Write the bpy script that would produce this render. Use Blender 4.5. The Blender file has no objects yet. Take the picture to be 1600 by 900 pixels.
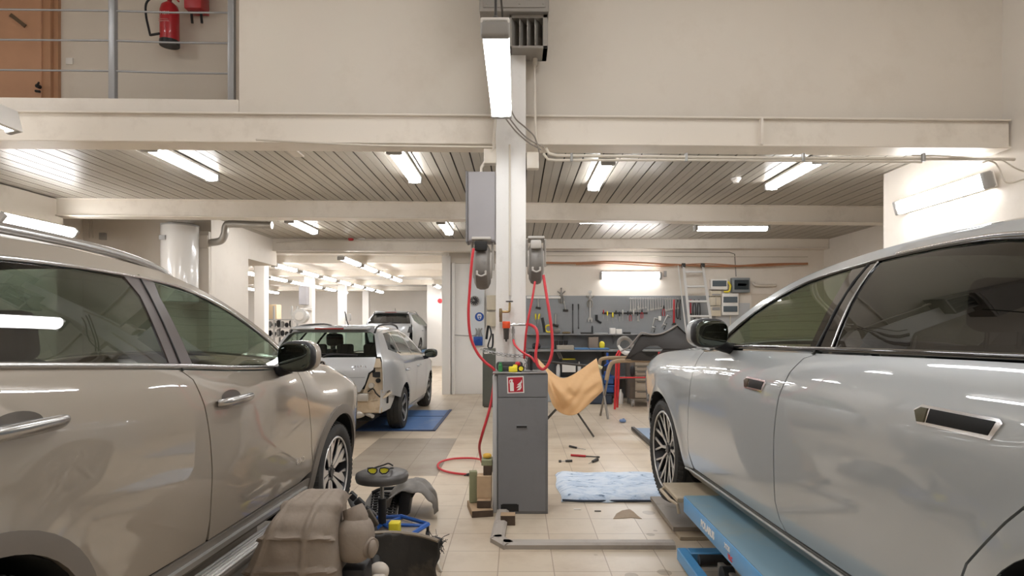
import bpy, bmesh, math, random
from mathutils import Vector, Matrix, geometry
random.seed(7)
PI = math.pi
R = math.radians
sc = bpy.context.scene
col = sc.collection
# ---------------------------------------------------------------- camera, world, exposure
cam_d = bpy.data.cameras.new('camera')
cam = bpy.data.objects.new('camera', cam_d)
col.objects.link(cam)
sc.camera = cam
cam.location = (0, 0, 1.45)
cam.rotation_euler = (R(90), 0, 0)
cam_d.sensor_width = 36
cam_d.lens = 21.6
cam_d.shift_x = -0.005
cam_d.shift_y = 0.0375
cam_d.clip_start = 0.05
world = bpy.data.worlds.new('world')
sc.world = world
world.use_nodes = True
world.node_tree.nodes['Background'].inputs[0].default_value = (1, .95, .88, 1)
world.node_tree.nodes['Background'].inputs[1].default_value = 0.0
sc.view_settings.view_transform = 'Standard'
sc.view_settings.look = 'None'
sc.view_settings.gamma = 1
sc.view_settings.use_curve_mapping = False
sc.view_settings.exposure = 1.2
LAMP = 17.0          # radiance of the fluorescent lenses
FX = 960.0
def at(px, py, Y):   # a point of the place, from its direction and its distance
    return Vector(((px-808)/FX*Y, Y, 1.45-(py-510)/FX*Y))

# ---------------------------------------------------------------- materials
def srgb(h):
    if isinstance(h, str):
        h = h.lstrip('#'); v = [int(h[i:i+2], 16)/255 for i in (0, 2, 4)]
    else: v = h
    return tuple((x/12.92 if x <= .04045 else ((x+.055)/1.055)**2.4) for x in v)+(1,)
MATS = {}
def mat(name, c, rough=.5, metal=0, coat=0, bump=0, bscale=40, var=0, vscale=6, emit=0, spec=.5, dirt=None, dscale=3, damt=.5, trans=0):
    if name in MATS: return MATS[name]
    m = bpy.data.materials.new(name); m.use_nodes = True
    nt = m.node_tree; N = nt.nodes; L = nt.links
    b = N['Principled BSDF']
    b.inputs['Base Color'].default_value = srgb(c)
    b.inputs['Roughness'].default_value = rough
    b.inputs['Metallic'].default_value = metal
    b.inputs['Specular IOR Level'].default_value = spec
    if coat:
        b.inputs['Coat Weight'].default_value = coat
        b.inputs['Coat Roughness'].default_value = .03
    if trans: b.inputs['Transmission Weight'].default_value = trans
    if emit:
        b.inputs['Emission Color'].default_value = srgb(c)
        b.inputs['Emission Strength'].default_value = emit
    tc = None
    if bump or var or dirt:
        tc = N.new('ShaderNodeTexCoord')
    out = None
    if var:
        n = N.new('ShaderNodeTexNoise'); n.inputs['Scale'].default_value = vscale; n.inputs['Detail'].default_value = 4
        L.new(tc.outputs['Object'], n.inputs['Vector'])
        r = N.new('ShaderNodeMapRange'); r.inputs[1].default_value = .3; r.inputs[2].default_value = .7
        r.inputs[3].default_value = 1-var; r.inputs[4].default_value = 1+var
        L.new(n.outputs[0], r.inputs[0])
        h = N.new('ShaderNodeHueSaturation'); h.inputs['Color'].default_value = srgb(c)
        L.new(r.outputs[0], h.inputs['Value'])
        L.new(h.outputs[0], b.inputs['Base Color']); out = h.outputs[0]
    if dirt:
        n = N.new('ShaderNodeTexNoise'); n.inputs['Scale'].default_value = dscale; n.inputs['Detail'].default_value = 8
        n.inputs['Roughness'].default_value = .7
        L.new(tc.outputs['Object'], n.inputs['Vector'])
        r = N.new('ShaderNodeMapRange'); r.inputs[1].default_value = .52; r.inputs[2].default_value = .75
        r.inputs[3].default_value = 0; r.inputs[4].default_value = damt
        L.new(n.outputs[0], r.inputs[0])
        x = N.new('ShaderNodeMix'); x.data_type = 'RGBA'
        x.inputs[6].default_value = srgb(c); x.inputs[7].default_value = srgb(dirt)
        if out: L.new(out, x.inputs[6])
        L.new(r.outputs[0], x.inputs[0]); L.new(x.outputs[2], b.inputs['Base Color'])
    if bump:
        n = N.new('ShaderNodeTexNoise'); n.inputs['Scale'].default_value = bscale; n.inputs['Detail'].default_value = 5
        L.new(tc.outputs['Object'], n.inputs['Vector'])
        bp = N.new('ShaderNodeBump'); bp.inputs['Strength'].default_value = bump; bp.inputs['Distance'].default_value = .01
        L.new(n.outputs[0], bp.inputs['Height']); L.new(bp.outputs[0], b.inputs['Normal'])
    MATS[name] = m
    return m
def glassmat(name, tint, ior=1.6, rough=0.0):
    if name in MATS: return MATS[name]
    m = bpy.data.materials.new(name); m.use_nodes = True
    nt = m.node_tree; N = nt.nodes; L = nt.links
    N.remove(N['Principled BSDF']); o = N['Material Output']
    t = N.new('ShaderNodeBsdfTransparent'); t.inputs[0].default_value = tint+(1,)
    g = N.new('ShaderNodeBsdfGlossy'); g.inputs['Roughness'].default_value = rough
    f = N.new('ShaderNodeFresnel')
    ge = N.new('ShaderNodeNewGeometry'); mr = N.new('ShaderNodeMapRange')     # one pane stands for both faces: same reflectance from inside
    mr.inputs[3].default_value = ior; mr.inputs[4].default_value = 1/ior
    L.new(ge.outputs['Backfacing'], mr.inputs[0]); L.new(mr.outputs[0], f.inputs[0])
    x = N.new('ShaderNodeMixShader')
    L.new(f.outputs[0], x.inputs[0]); L.new(t.outputs[0], x.inputs[1]); L.new(g.outputs[0], x.inputs[2])
    L.new(x.outputs[0], o.inputs[0])
    MATS[name] = m
    return m

# ---------------------------------------------------------------- mesh helpers
def BM(): return bmesh.new()
def wm(o):
    m = Matrix.Identity(4)
    while o is not None:
        m = o.matrix_basis @ m; o = o.parent
    return m
def tag(o, label=None, cat=None, group=None, kind=None):
    if label: o['label'] = label
    if cat: o['category'] = cat
    if group: o['group'] = group
    if kind: o['kind'] = kind
    return o
def thing(name, label, cat, loc=(0, 0, 0), rotz=0, group=None):
    o = bpy.data.objects.new(name, None); col.objects.link(o)
    o.empty_display_size = .1
    o.location = loc; o.rotation_euler = (0, 0, rotz)
    return tag(o, label, cat, group)
def obj(name, bm, m, parent=None, smooth=None, local=False, mods=None):
    """link a bmesh (world coordinates, or the parent's with local=True) as one mesh object"""
    me = bpy.data.meshes.new(name)
    bmesh.ops.recalc_face_normals(bm, faces=bm.faces[:])
    o = bpy.data.objects.new(name, me); col.objects.link(o)
    if parent is not None:
        o.parent = parent
        if not local: bm.transform(wm(parent).inverted())
    elif not local and bm.verts:
        xs = [v.co.x for v in bm.verts]; ys = [v.co.y for v in bm.verts]; zs = [v.co.z for v in bm.verts]
        c = Vector(((min(xs)+max(xs))/2, (min(ys)+max(ys))/2, min(zs)))
        bm.transform(Matrix.Translation(-c)); o.location = c
    if smooth is not None:
        for f in bm.faces: f.smooth = True
        for e in bm.edges:
            if len(e.link_faces) == 2 and e.calc_face_angle(0) > R(smooth): e.smooth = False
    bm.to_mesh(me); bm.free()
    if isinstance(m, (list, tuple)):
        for k in m: me.materials.append(k)
    else: me.materials.append(m)
    return o
def struct(name, bm, m, parent=None, smooth=None):
    o = obj(name, bm, m, parent, smooth)
    o['kind'] = 'structure'
    return o
def box(bm, x0, x1, y0, y1, z0, z1, bev=0, seg=2, M=None):
    if x0 > x1: x0, x1 = x1, x0
    if y0 > y1: y0, y1 = y1, y0
    if z0 > z1: z0, z1 = z1, z0
    vs = [bm.verts.new((x, y, z)) for x in (x0, x1) for y in (y0, y1) for z in (z0, z1)]
    fs = [(0, 1, 3, 2), (4, 6, 7, 5), (0, 4, 5, 1), (2, 3, 7, 6), (0, 2, 6, 4), (1, 5, 7, 3)]
    F = [bm.faces.new([vs[i] for i in f]) for f in fs]
    allv = list(vs)
    if bev:
        es = list({e for f in F for e in f.edges})
        r = bmesh.ops.bevel(bm, geom=es, offset=bev, segments=seg, affect='EDGES', profile=.5)
        allv = list({v for f in r['faces'] for v in f.verts} | {v for v in vs if v.is_valid})
    if M is not None: bmesh.ops.transform(bm, matrix=M, verts=allv)
    return allv
def obox(bm, c, sx, sy, sz, rz=0, rx=0, ry=0, bev=0, seg=2):
    M = Matrix.Translation(Vector(c)) @ Matrix.Rotation(rz, 4, 'Z') @ Matrix.Rotation(rx, 4, 'X') @ Matrix.Rotation(ry, 4, 'Y')
    return box(bm, -sx/2, sx/2, -sy/2, sy/2, -sz/2, sz/2, bev, seg, M)
def frame_to(a, b):
    d = (Vector(b)-Vector(a)).normalized()
    return d.to_track_quat('Z', 'Y').to_matrix()
def cyl(bm, a, b, r, r2=None, n=16, cap=True):
    a, b = Vector(a), Vector(b)
    r2 = r if r2 is None else r2
    M = frame_to(a, b)
    A = []; B = []
    for i in range(n):
        t = 2*PI*i/n; d = M @ Vector((math.cos(t), math.sin(t), 0))
        A.append(bm.verts.new(a+d*r)); B.append(bm.verts.new(b+d*r2))
    for i in range(n):
        j = (i+1) % n; bm.faces.new((A[i], A[j], B[j], B[i]))
    if cap: bm.faces.new(A[::-1]); bm.faces.new(B)
    return A+B
def catmull(pts, sub=8, closed=False):
    P = [Vector(p) for p in pts]; n = len(P); out = []
    rng = range(n if closed else n-1)
    for i in rng:
        if closed: p0, p1, p2, p3 = P[i-1], P[i], P[(i+1) % n], P[(i+2) % n]
        else: p0, p1, p2, p3 = P[max(i-1, 0)], P[i], P[i+1], P[min(i+2, n-1)]
        for k in range(sub):
            t = k/sub
            out.append(.5*((2*p1)+(p2-p0)*t+(2*p0-5*p1+4*p2-p3)*t*t+(3*p1-p0-3*p2+p3)*t*t*t))
    if not closed: out.append(P[-1])
    return out
def tube(bm, pts, r, n=8, smooth=0, closed=False, cap=True, flat=None):
    P = [Vector(p) for p in pts]
    if smooth:
        if isinstance(r, (list, tuple)):
            n_ = len(r); r = [r[min(int(i/smooth), n_-1)]*(1-(i % smooth)/smooth)+r[min(int(i/smooth)+1, n_-1)]*((i % smooth)/smooth) for i in range((n_-1)*smooth+1)]
        P = catmull(P, smooth, closed)
    m = len(P); rings = []
    up = None
    for i, p in enumerate(P):
        if closed: d = P[(i+1) % m]-P[i-1]
        else: d = P[min(i+1, m-1)]-P[max(i-1, 0)]
        if d.length < 1e-9: d = Vector((0, 0, 1))
        d.normalize()
        if up is None:
            up = d.orthogonal().normalized()
        up = (up-d*up.dot(d))
        if up.length < 1e-6: up = d.orthogonal()
        up.normalize(); s = d.cross(up)
        rr = r[i] if isinstance(r, (list, tuple)) else r
        fl = flat or 1
        rings.append([bm.verts.new(p+(up*math.cos(2*PI*k/n)+s*math.sin(2*PI*k/n)*fl)*rr) for k in range(n)])
    for i in range(m if closed else m-1):
        a, b = rings[i], rings[(i+1) % m]
        for k in range(n):
            j = (k+1) % n; bm.faces.new((a[k], a[j], b[j], b[k]))
    if not closed and cap:
        bm.faces.new(rings[0][::-1]); bm.faces.new(rings[-1])
def lathe(bm, prof, n=24, M=None, closed=False, arc=None):
    """profile of (r, z), spun about local z"""
    rings = []
    for r, z in prof:
        rings.append([bm.verts.new((r*math.cos(2*PI*k/n), r*math.sin(2*PI*k/n), z)) for k in range(n)] if r > 1e-6 else [bm.verts.new((0, 0, z))])
    seq = list(zip(rings, rings[1:]+([rings[0]] if closed else [])))
    if not closed: seq = list(zip(rings[:-1], rings[1:]))
    for a, b in seq:
        for k in range(n):
            j = (k+1) % n
            if len(a) == 1 and len(b) == 1: continue
            if len(a) == 1: bm.faces.new((a[0], b[k], b[j]))
            elif len(b) == 1: bm.faces.new((a[k], b[0], a[j]))
            else: bm.faces.new((a[k], b[k], b[j], a[j]))
    vs = [v for g in rings for v in g]
    if not closed:
        for g in (rings[0], rings[-1]):
            if len(g) > 1:
                try: bm.faces.new(g)
                except ValueError: pass
    if M is not None: bmesh.ops.transform(bm, matrix=M, verts=vs)
    return vs
def sph(bm, c, rx, ry=None, rz=None, e=1.0, nu=20, nv=12, M=None):
    """superellipsoid; e<1 is boxier"""
    ry = rx if ry is None else ry; rz = rx if rz is None else rz
    f = lambda w: math.copysign(abs(w)**e, w)
    rows = []
    for i in range(nv+1):
        ph = -PI/2+PI*i/nv
        if i in (0, nv): rows.append([bm.verts.new((0, 0, rz*f(math.sin(ph))))]); continue
        rows.append([bm.verts.new((rx*f(math.cos(ph))*f(math.cos(2*PI*k/nu)), ry*f(math.cos(ph))*f(math.sin(2*PI*k/nu)), rz*f(math.sin(ph)))) for k in range(nu)])
    for a, b in zip(rows[:-1], rows[1:]):
        for k in range(nu):
            j = (k+1) % nu
            if len(a) == 1: bm.faces.new((a[0], b[k], b[j]))
            elif len(b) == 1: bm.faces.new((a[k], b[0], a[j]))
            else: bm.faces.new((a[k], b[k], b[j], a[j]))
    vs = [v for g in rows for v in g]
    T = Matrix.Translation(Vector(c))
    if M is not None: T = T @ M
    bmesh.ops.transform(bm, matrix=T, verts=vs)
    return vs
def prism(bm, poly, depth, M):
    """poly in local xy, extruded by depth along local z, placed by matrix M"""
    a = [bm.verts.new((p[0], p[1], 0)) for p in poly]; b = [bm.verts.new((p[0], p[1], depth)) for p in poly]
    n = len(poly)
    bm.faces.new(a[::-1]); bm.faces.new(b)
    for i in range(n):
        j = (i+1) % n; bm.faces.new((a[i], a[j], b[j], b[i]))
    bmesh.ops.transform(bm, matrix=M, verts=a+b)
    return a+b
def T(x, y, z, rz=0, rx=0, ry=0):
    return Matrix.Translation((x, y, z)) @ Matrix.Rotation(rz, 4, 'Z') @ Matrix.Rotation(rx, 4, 'X') @ Matrix.Rotation(ry, 4, 'Y')
FACE = Matrix(((1, 0, 0, 0), (0, 0, -1, 0), (0, 1, 0, 0), (0, 0, 0, 1)))     # local xy -> world xz, local z -> -Y (towards the viewer's side)
def copy_tree(o, parent=None, loc=None, rotz=None, label=None, group=None):
    c = o.copy(); col.objects.link(c); c.parent = parent
    if loc is not None: c.location = loc
    if rotz is not None: c.rotation_euler = (0, 0, rotz)
    if label: c['label'] = label
    if group: c['group'] = group
    for ch in list(o.children): copy_tree(ch, c)
    return c
def text(bm_name, s, size, M, m, parent=None, extrude=.0008, label=None, spacing=1, bold=0, align='CENTER'):
    cu = bpy.data.curves.new(bm_name, 'FONT'); cu.body = s; cu.size = size; cu.extrude = extrude
    cu.align_x = align; cu.align_y = 'CENTER'; cu.space_character = spacing; cu.offset = bold
    o = bpy.data.objects.new(bm_name, cu); col.objects.link(o)
    dg = bpy.context.evaluated_depsgraph_get()
    me = bpy.data.meshes.new_from_object(o.evaluated_get(dg))
    bpy.data.objects.remove(o); bpy.data.curves.remove(cu)
    bm = BM(); bm.from_mesh(me); bpy.data.meshes.remove(me)
    bm.transform(M)
    ob = obj(bm_name, bm, m, parent)
    return ob
# ================================================================ the room
white = mat('warm_white_wall', '#d9d0c4', .6, bump=.08, bscale=12, var=.02, vscale=1.2, dirt='#b3a593', dscale=2.2, damt=.25)
cream = mat('cream_plaster', '#d3cabd', .65, bump=.06, bscale=20, var=.03, vscale=.8, dirt='#a8967f', dscale=1.5, damt=.2)
steelw = mat('painted_steel_beam', '#ddd4c7', .42, bump=.03, bscale=6, dirt='#9c8b75', dscale=2.5, damt=.3)
slatm = mat('ceiling_slat', '#a19a8e', .36, metal=.25, bump=.03, bscale=3, var=.07, vscale=1.3)
darkm = mat('dark_gap', '#1c1a17', .8)
ceil2 = mat('ceiling_paint', '#b7aea2', .7, bump=.05, bscale=9)
farw = mat('far_room_wall', '#f0ece7', .65, var=.02, vscale=2)
whitep = mat('white_enamel', '#e6e2dc', .35)
greyp = mat('grey_plastic', '#9d9a95', .45)
lens = mat('lamp_lens', '#fcfdff', .4, emit=LAMP)
pipew = mat('painted_pipe', '#cfc6b8', .4)
black = mat('black_plastic', '#17171a', .45)
chrome = mat('chrome', '#e8e8ea', .12, metal=1)
steel = mat('bare_steel', '#a9a9a8', .35, metal=.9)
redhose = mat('red_hose', '#c5323a', .4)

def floor_material():
    m = bpy.data.materials.new('floor_tiles'); m.use_nodes = True
    nt = m.node_tree; N = nt.nodes; L = nt.links; b = N['Principled BSDF']
    tc = N.new('ShaderNodeTexCoord'); mp = N.new('ShaderNodeMapping')
    geo = N.new('ShaderNodeNewGeometry')
    mp.inputs['Location'].default_value = (-.2185+33.3, -4.964+33.3, 0)
    L.new(geo.outputs['Position'], mp.inputs[0])
    br = N.new('ShaderNodeTexBrick'); br.offset = 0; br.squash = 1
    for k, v in (('Scale', 1), ('Mortar Size', .0035), ('Brick Width', .333), ('Row Height', .333), ('Mortar Smooth', .1), ('Bias', 0)):
        br.inputs[k].default_value = v
    br.inputs['Color1'].default_value = srgb('#c6b7a2'); br.inputs['Color2'].default_value = srgb('#beae98')
    br.inputs['Mortar'].default_value = srgb('#9b8975')
    L.new(mp.outputs[0], br.inputs['Vector'])
    # grey tiled patch and worn stains
    sep = N.new('ShaderNodeSeparateXYZ'); L.new(geo.outputs['Position'], sep.inputs[0])
    def band(o, a, c):
        x = N.new('ShaderNodeMath'); x.operation = 'GREATER_THAN'; x.inputs[1].default_value = a; L.new(o, x.inputs[0])
        y = N.new('ShaderNodeMath'); y.operation = 'LESS_THAN'; y.inputs[1].default_value = c; L.new(o, y.inputs[0])
        z = N.new('ShaderNodeMath'); z.operation = 'MULTIPLY'; L.new(x.outputs[0], z.inputs[0]); L.new(y.outputs[0], z.inputs[1])
        return z.outputs[0]
    def mul(a, c, k=None):
        z = N.new('ShaderNodeMath'); z.operation = 'MULTIPLY'; L.new(a, z.inputs[0])
        if k is None: L.new(c, z.inputs[1])
        else: z.inputs[1].default_value = k
        return z.outputs[0]
    patch = mul(band(sep.outputs[0], .2185-.333*6, .2185-.333*3), band(sep.outputs[1], 4.964+.333*3, 4.964+.333*8.98))
    mx = N.new('ShaderNodeMix'); mx.data_type = 'RGBA'; mx.blend_type = 'MULTIPLY'
    mx.inputs[7].default_value = (.52, .53, .55, 1)
    L.new(mul(patch, None, .95), mx.inputs[0]); L.new(br.outputs[0], mx.inputs[6])
    n1 = N.new('ShaderNodeTexNoise'); n1.inputs['Scale'].default_value = 1.6; n1.inputs['Detail'].default_value = 10; n1.inputs['Roughness'].default_value = .65
    L.new(geo.outputs['Position'], n1.inputs['Vector'])
    r1 = N.new('ShaderNodeMapRange'); r1.inputs[1].default_value = .48; r1.inputs[2].default_value = .8; r1.inputs[3].default_value = 0; r1.inputs[4].default_value = .5
    L.new(n1.outputs[0], r1.inputs[0])
    m2 = N.new('ShaderNodeMix'); m2.data_type = 'RGBA'; m2.blend_type = 'MULTIPLY'; m2.inputs[7].default_value = srgb('#b59b80')
    L.new(r1.outputs[0], m2.inputs[0]); L.new(mx.outputs[2], m2.inputs[6])
    n2 = N.new('ShaderNodeTexNoise'); n2.inputs['Scale'].default_value = 5; n2.inputs['Detail'].default_value = 6; n2.inputs['Roughness'].default_value = .6
    L.new(geo.outputs['Position'], n2.inputs['Vector'])
    r2 = N.new('ShaderNodeMapRange'); r2.inputs[1].default_value = .69; r2.inputs[2].default_value = .74; r2.inputs[3].default_value = 0; r2.inputs[4].default_value = .55
    L.new(n2.outputs[0], r2.inputs[0])
    m3 = N.new('ShaderNodeMix'); m3.data_type = 'RGBA'; m3.blend_type = 'MULTIPLY'; m3.inputs[7].default_value = srgb('#7d6a58')
    L.new(r2.outputs[0], m3.inputs[0]); L.new(m2.outputs[2], m3.inputs[6])
    # round worn spots in front of the kerb, and a broken tile edge
    last = m3.outputs[2]
    for (sx, sy, ra, amt) in ((.665, 3.58, .04, .35), (.87, 3.62, .045, .4), (.93, 4.28, .03, .4), (.79, 4.13, .022, .3), (.98, 4.36, .02, .35), (.5, 3.9, .02, .2), (1.02, 4.78, .05, .3)):
        vd = N.new('ShaderNodeVectorMath'); vd.operation = 'DISTANCE'; vd.inputs[1].default_value = (sx, sy, 0)
        L.new(geo.outputs['Position'], vd.inputs[0])
        add = N.new('ShaderNodeMath'); add.operation = 'MULTIPLY_ADD'; add.inputs[1].default_value = .06; L.new(n2.outputs[0], add.inputs[0]); L.new(vd.outputs['Value'], add.inputs[2])
        lt = N.new('ShaderNodeMath'); lt.operation = 'LESS_THAN'; lt.inputs[1].default_value = ra+.03; L.new(add.outputs[0], lt.inputs[0])
        mm = N.new('ShaderNodeMix'); mm.data_type = 'RGBA'; mm.blend_type = 'MULTIPLY'; mm.inputs[7].default_value = (.42, .38, .33, 1)
        L.new(mul(lt.outputs[0], None, amt+.2), mm.inputs[0]); L.new(last, mm.inputs[6]); last = mm.outputs[2]
    L.new(last, b.inputs['Base Color'])
    rr = N.new('ShaderNodeMapRange'); rr.inputs[3].default_value = .28; rr.inputs[4].default_value = .5
    L.new(n1.outputs[0], rr.inputs[0]); L.new(rr.outputs[0], b.inputs['Roughness'])
    bp = N.new('ShaderNodeBump'); bp.inputs['Strength'].default_value = .25; bp.inputs['Distance'].default_value = .003; bp.invert = True
    L.new(br.outputs['Fac'], bp.inputs['Height']); L.new(bp.outputs[0], b.inputs['Normal'])
    return m
bm = BM(); box(bm, -14.5, 6.6, -4.6, 28.2, -.12, 0)
struct('floor', bm, floor_material())

# ceiling of the low bay: aluminium slats running into the depth
bm = BM()
x = .3-.196*35
while x < 6.5:
    w = .196
    for a, b_ in ((.008, .096), (.099, .188)):
        box(bm, x+a, x+b_, 5.3, 12.55, 3.215, 3.225)
    x += w
struct('ceiling', bm, slatm)
bm = BM(); box(bm, -6.6, 6.6, 5.3, 12.6, 3.226, 3.24)
struct('ceiling_backing', bm, darkm)
# upper floor slab / high hall
bm = BM(); box(bm, -6.6, 4.5, -4.6, 8.0, 5.2, 5.3)
struct('ceiling_high', bm, ceil2)
def skewbox(bm, x0, x1, y0, y1, z0, z1, k):
    M = Matrix.Identity(4); M[1][0] = k
    box(bm, x0, x1, y0, y1, z0, z1, .004, 1, M)
bm = BM()
skewbox(bm, -2.36, 4.3, 5.27, 5.47, 3.2, 5.2, .026)
struct('wall_upper_front', bm, cream)
bm = BM(); skewbox(bm, -6.5, -2.36, 5.26, 5.47, 3.2, 3.37, .026)
struct('wall_mezzanine_edge', bm, white)
bm = BM(); box(bm, -6.5, 4.3, 6.3, 6.4, 3.24, 5.2)
struct('wall_mezzanine_back', bm, cream)
bm = BM(); box(bm, -6.5, -2.3, 5.4, 6.3, 3.24, 3.3)
struct('floor_mezzanine', bm, ceil2)
bm = BM(); box(bm, -2.3, -2.2, 5.45, 6.35, 3.2, 5.2)
struct('wall_mezzanine_end', bm, cream)

def beam(name, y0, k, x0, x1, zb=2.97, zt=3.22, d=.25):
    bm = BM()
    skewbox(bm, x0, x1, y0+.03, y0+d-.03, zb+.012, zt, k)
    skewbox(bm, x0, x1, y0, y0+d, zb, zb+.016, k)
    skewbox(bm, x0, x1, y0, y0+d, zt-.016, zt, k)
    o = struct(name, bm, steelw, smooth=30)
    return o
beam('trim_1', 5.18-.05, .026, -6.4, 4.22)
beam('trim_2', 8.75, .05, -6.4, 6.35)
beam('trim_3', 12.38, 0, -6.4, .0)
beam('trim_4', 12.38, 0, .0, 6.3, 3.02)
# bolt plate and stiffener on the first beam
bm = BM(); box(bm, 2.05, 2.07, 5.16, 5.26, 2.98, 3.2); struct('trim_5', bm, steelw)

# side walls
bm = BM(); box(bm, -6.55, -6.4, -4.6, 8.55, 0, 5.2); struct('wall_left', bm, white)
bm = BM(); box(bm, -7.15, -7.0, 8.4, 10.0, 0, 3.22); box(bm, -7.15, -6.55, 8.4, 8.55, 0, 3.22); struct('wall_left_niche', bm, white)
bm = BM(); box(bm, -7.15, -6.6, 8.4, 10, 3.22, 3.24); struct('ceiling_niche', bm, ceil2)
bm = BM(); box(bm, -7.0, -4.93, 9.9, 10.02, 0, 3.22); struct('wall_left_rear', bm, white)
bm = BM(); box(bm, -5.05, -4.93, 10.02, 11.27, 0, 3.22)
struct('wall_left_return', bm, white)
bm = BM(); box(bm, -5.9, -4.93, 11.27, 12.6, 2.69, 3.214); struct('trim_6', bm, white)
bm = BM(); box(bm, -6.4, -6.28, 5.4, 8.5, 2.86, 2.95); box(bm, -6.4, -6.34, 5.4, 8.5, 2.95, 3.2); struct('trim_7', bm, steelw)
bm = BM(); box(bm, 4.25, 4.4, -4.6, 5.6, 0, 5.2); struct('wall_right', bm, white)
bm = BM(); box(bm, 4.252, 6.3, 5.3, 7.13, 0, 3.214); struct('wall_right_pier', bm, white)
bm = BM(); box(bm, 6.3, 6.45, 7.13, 12.75, 0, 3.22); struct('wall_right_rear', bm, white)
bm = BM(); box(bm, -6.5, 4.3, -4.6, -4.45, 0, 5.2); struct('wall_behind', bm, white)
bm = BM(); box(bm, .1, 6.3, 12.62, 12.75, 0, 3.22); struct('wall_back', bm, white)
# partition left of the column
bm = BM(); box(bm, -1.6, .1, 13.2, 13.3, 0, 3.1); box(bm, .1, .2, 12.7, 13.3, 0, 3.1)
struct('wall_partition', bm, farw)
bm = BM(); box(bm, -1.6, -1.42, 13.08, 13.2, 0, 2.95); box(bm, -1.39, -1.33, 13.1, 13.2, 0, 2.8); struct('trim_8', bm, whitep)
bm = BM(); box(bm, -1.45, .1, 13.14, 13.2, 2.8, 3.1); struct('trim_9', bm, white)
bm = BM(); box(bm, -1.6, -1.5, 13.3, 28, 0, 3.1); struct('wall_far_right', bm, farw)
# far hall
bm = BM(); box(bm, -14.4, -1.5, 27.8, 28, 0, 3.1); struct('wall_far', bm, farw)
bm = BM(); box(bm, -14.5, -14.3, 12.6, 28, 0, 3.1); struct('wall_far_left', bm, farw)
bm = BM(); box(bm, -14.4, -5.8, 12.62, 12.75, 0, 3.1); struct('wall_far_front', bm, farw)
bm = BM(); box(bm, -14.5, -1.5, 12.6, 28.1, 3.1, 3.2); struct('ceiling_far', bm, mat('far_ceiling_paint', '#dcd7d0', .7))
bm = BM()
for y in (14.3, 18.0, 21.7, 25.4): box(bm, -14.3, -1.6, y, y+.2, 2.93, 3.1)
struct('trim_10', bm, steelw)
bm = BM(); box(bm, -3.3, -1.6, 22.5, 22.7, 0, 3.1); struct('wall_far_screen', bm, farw)
for i, y in enumerate((15.4, 19.0, 22.6, 26.2)):
    bm = BM(); box(bm, -6.6, -6.33, y, y+.26, 0, 3.1, .01, 1)
    struct('column_%d' % (i+1), bm, whitep)

# main column
bm = BM()
X0, X1 = -.176, .072
box(bm, X0, X1, 5.08, 5.094, 0, 5.19, .002, 1)            # flange towards the hall
box(bm, X0, X1, 5.29, 5.304, 0, 3.2, .002, 1)
box(bm, -.058, -.046, 5.094, 5.29, 0, 3.2)
struct('column_main', bm, mat('column_paint', '#e6e3de', .35, bump=.05, bscale=5, dirt='#9d9488', dscale=4, damt=.3))

# ---------------------------------------------------------------- lamps
def make_lamp():
    t = thing('ceiling_lamp', 'x', 'lamp')
    L_ = 1.27
    bm = BM(); box(bm, -.075, .075, -L_/2, L_/2, -.03, 0, .006, 2)
    obj('housing', bm, whitep, t, 40, True)
    bm = BM()
    prof = [(-.072, -.028)]+[(.072*math.cos(PI+PI*k/12), -.032-.06*abs(math.sin(PI*k/12))**.7) for k in range(13)]+[(.072, -.028)]
    prism(bm, prof, L_-.1, T(0, L_/2-.05, 0, 0, R(90)))
    obj('lens', bm, lens, t, 50, True)
    for s in (-1, 1):
        bm = BM(); box(bm, -.077, .077, s*(L_/2-.055), s*L_/2, -.095, -.001, .014, 3)
        obj('end_cap', bm, greyp, t, 40, True)
    return t
lamp0 = make_lamp(); lamp_used = False
def lamp(x, y, z, label, group=None, rz=0, sy=1, roll=0):
    global lamp_used
    o = lamp0 if not lamp_used else copy_tree(lamp0)
    lamp_used = True
    o.location = (x, y, z); o.rotation_euler = (0, roll, rz); o.scale = (1, sy, 1); o['label'] = label
    o['category'] = 'lamp'
    if group: o['group'] = group
    elif 'group' in o: del o['group']
    return o
G = 'lit tube lamps on the slatted ceiling'
lamp(-3.5, 6.45, 3.205, 'lit tube lamp on the slatted ceiling, nearest to the left wall', G)
lamp(-1.19, 6.55, 3.205, 'lit tube lamp on the slatted ceiling, first one left of the white column', G)
lamp(.94, 6.95, 3.205, 'lit tube lamp on the slatted ceiling, first one right of the white column', G)
lamp(3.1, 6.9, 3.205, 'lit tube lamp on the slatted ceiling above the grey car roof, nearest right wall', G)
lamp(-3.67, 10.5, 3.205, 'small distant tube lamp on the rear slats, behind the second beam at left', G)
lamp(-1.24, 10.62, 3.205, 'small distant tube lamp on the rear slats beside the grey cabinet', G)
lamp(3.63, 10.4, 3.16, 'lit tube lamp crosswise under the rear slats, right end of the pair', G, R(90))
lamp(1.6, 9.9, 3.2, 'crosswise tube lamp half hidden behind the second beam, above the wall tools', G, R(90))
lamp(2.32, 12.605, 2.50, 'bright tube lamp on the white back wall above the pegboard', 'wall lamps', R(90), 1, 0).rotation_euler = (0, R(72), R(90))
bpy.context.view_layer.update()
o = lamp(-5.6, 5.75, 3.205, 'tube lamp behind the front beam near the left wall, only its glow shows', G)
def wall_lamp(x, y, z, rz, label, sy=1, nx=0):
    o = lamp(x, y, z, label, 'wall lamps', rz, sy)
    o.rotation_euler = (0, nx, rz)
    return o
wall_lamp(-6.2, 7.93, 2.77, 0, 'slim tube lamp on the left wall above the beige car', 1, R(-50))
wall_lamp(4.22, 6.08, 2.76, 0, 'big bright tube lamp on the white pier above the grey car', 1.05, R(75))
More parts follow.
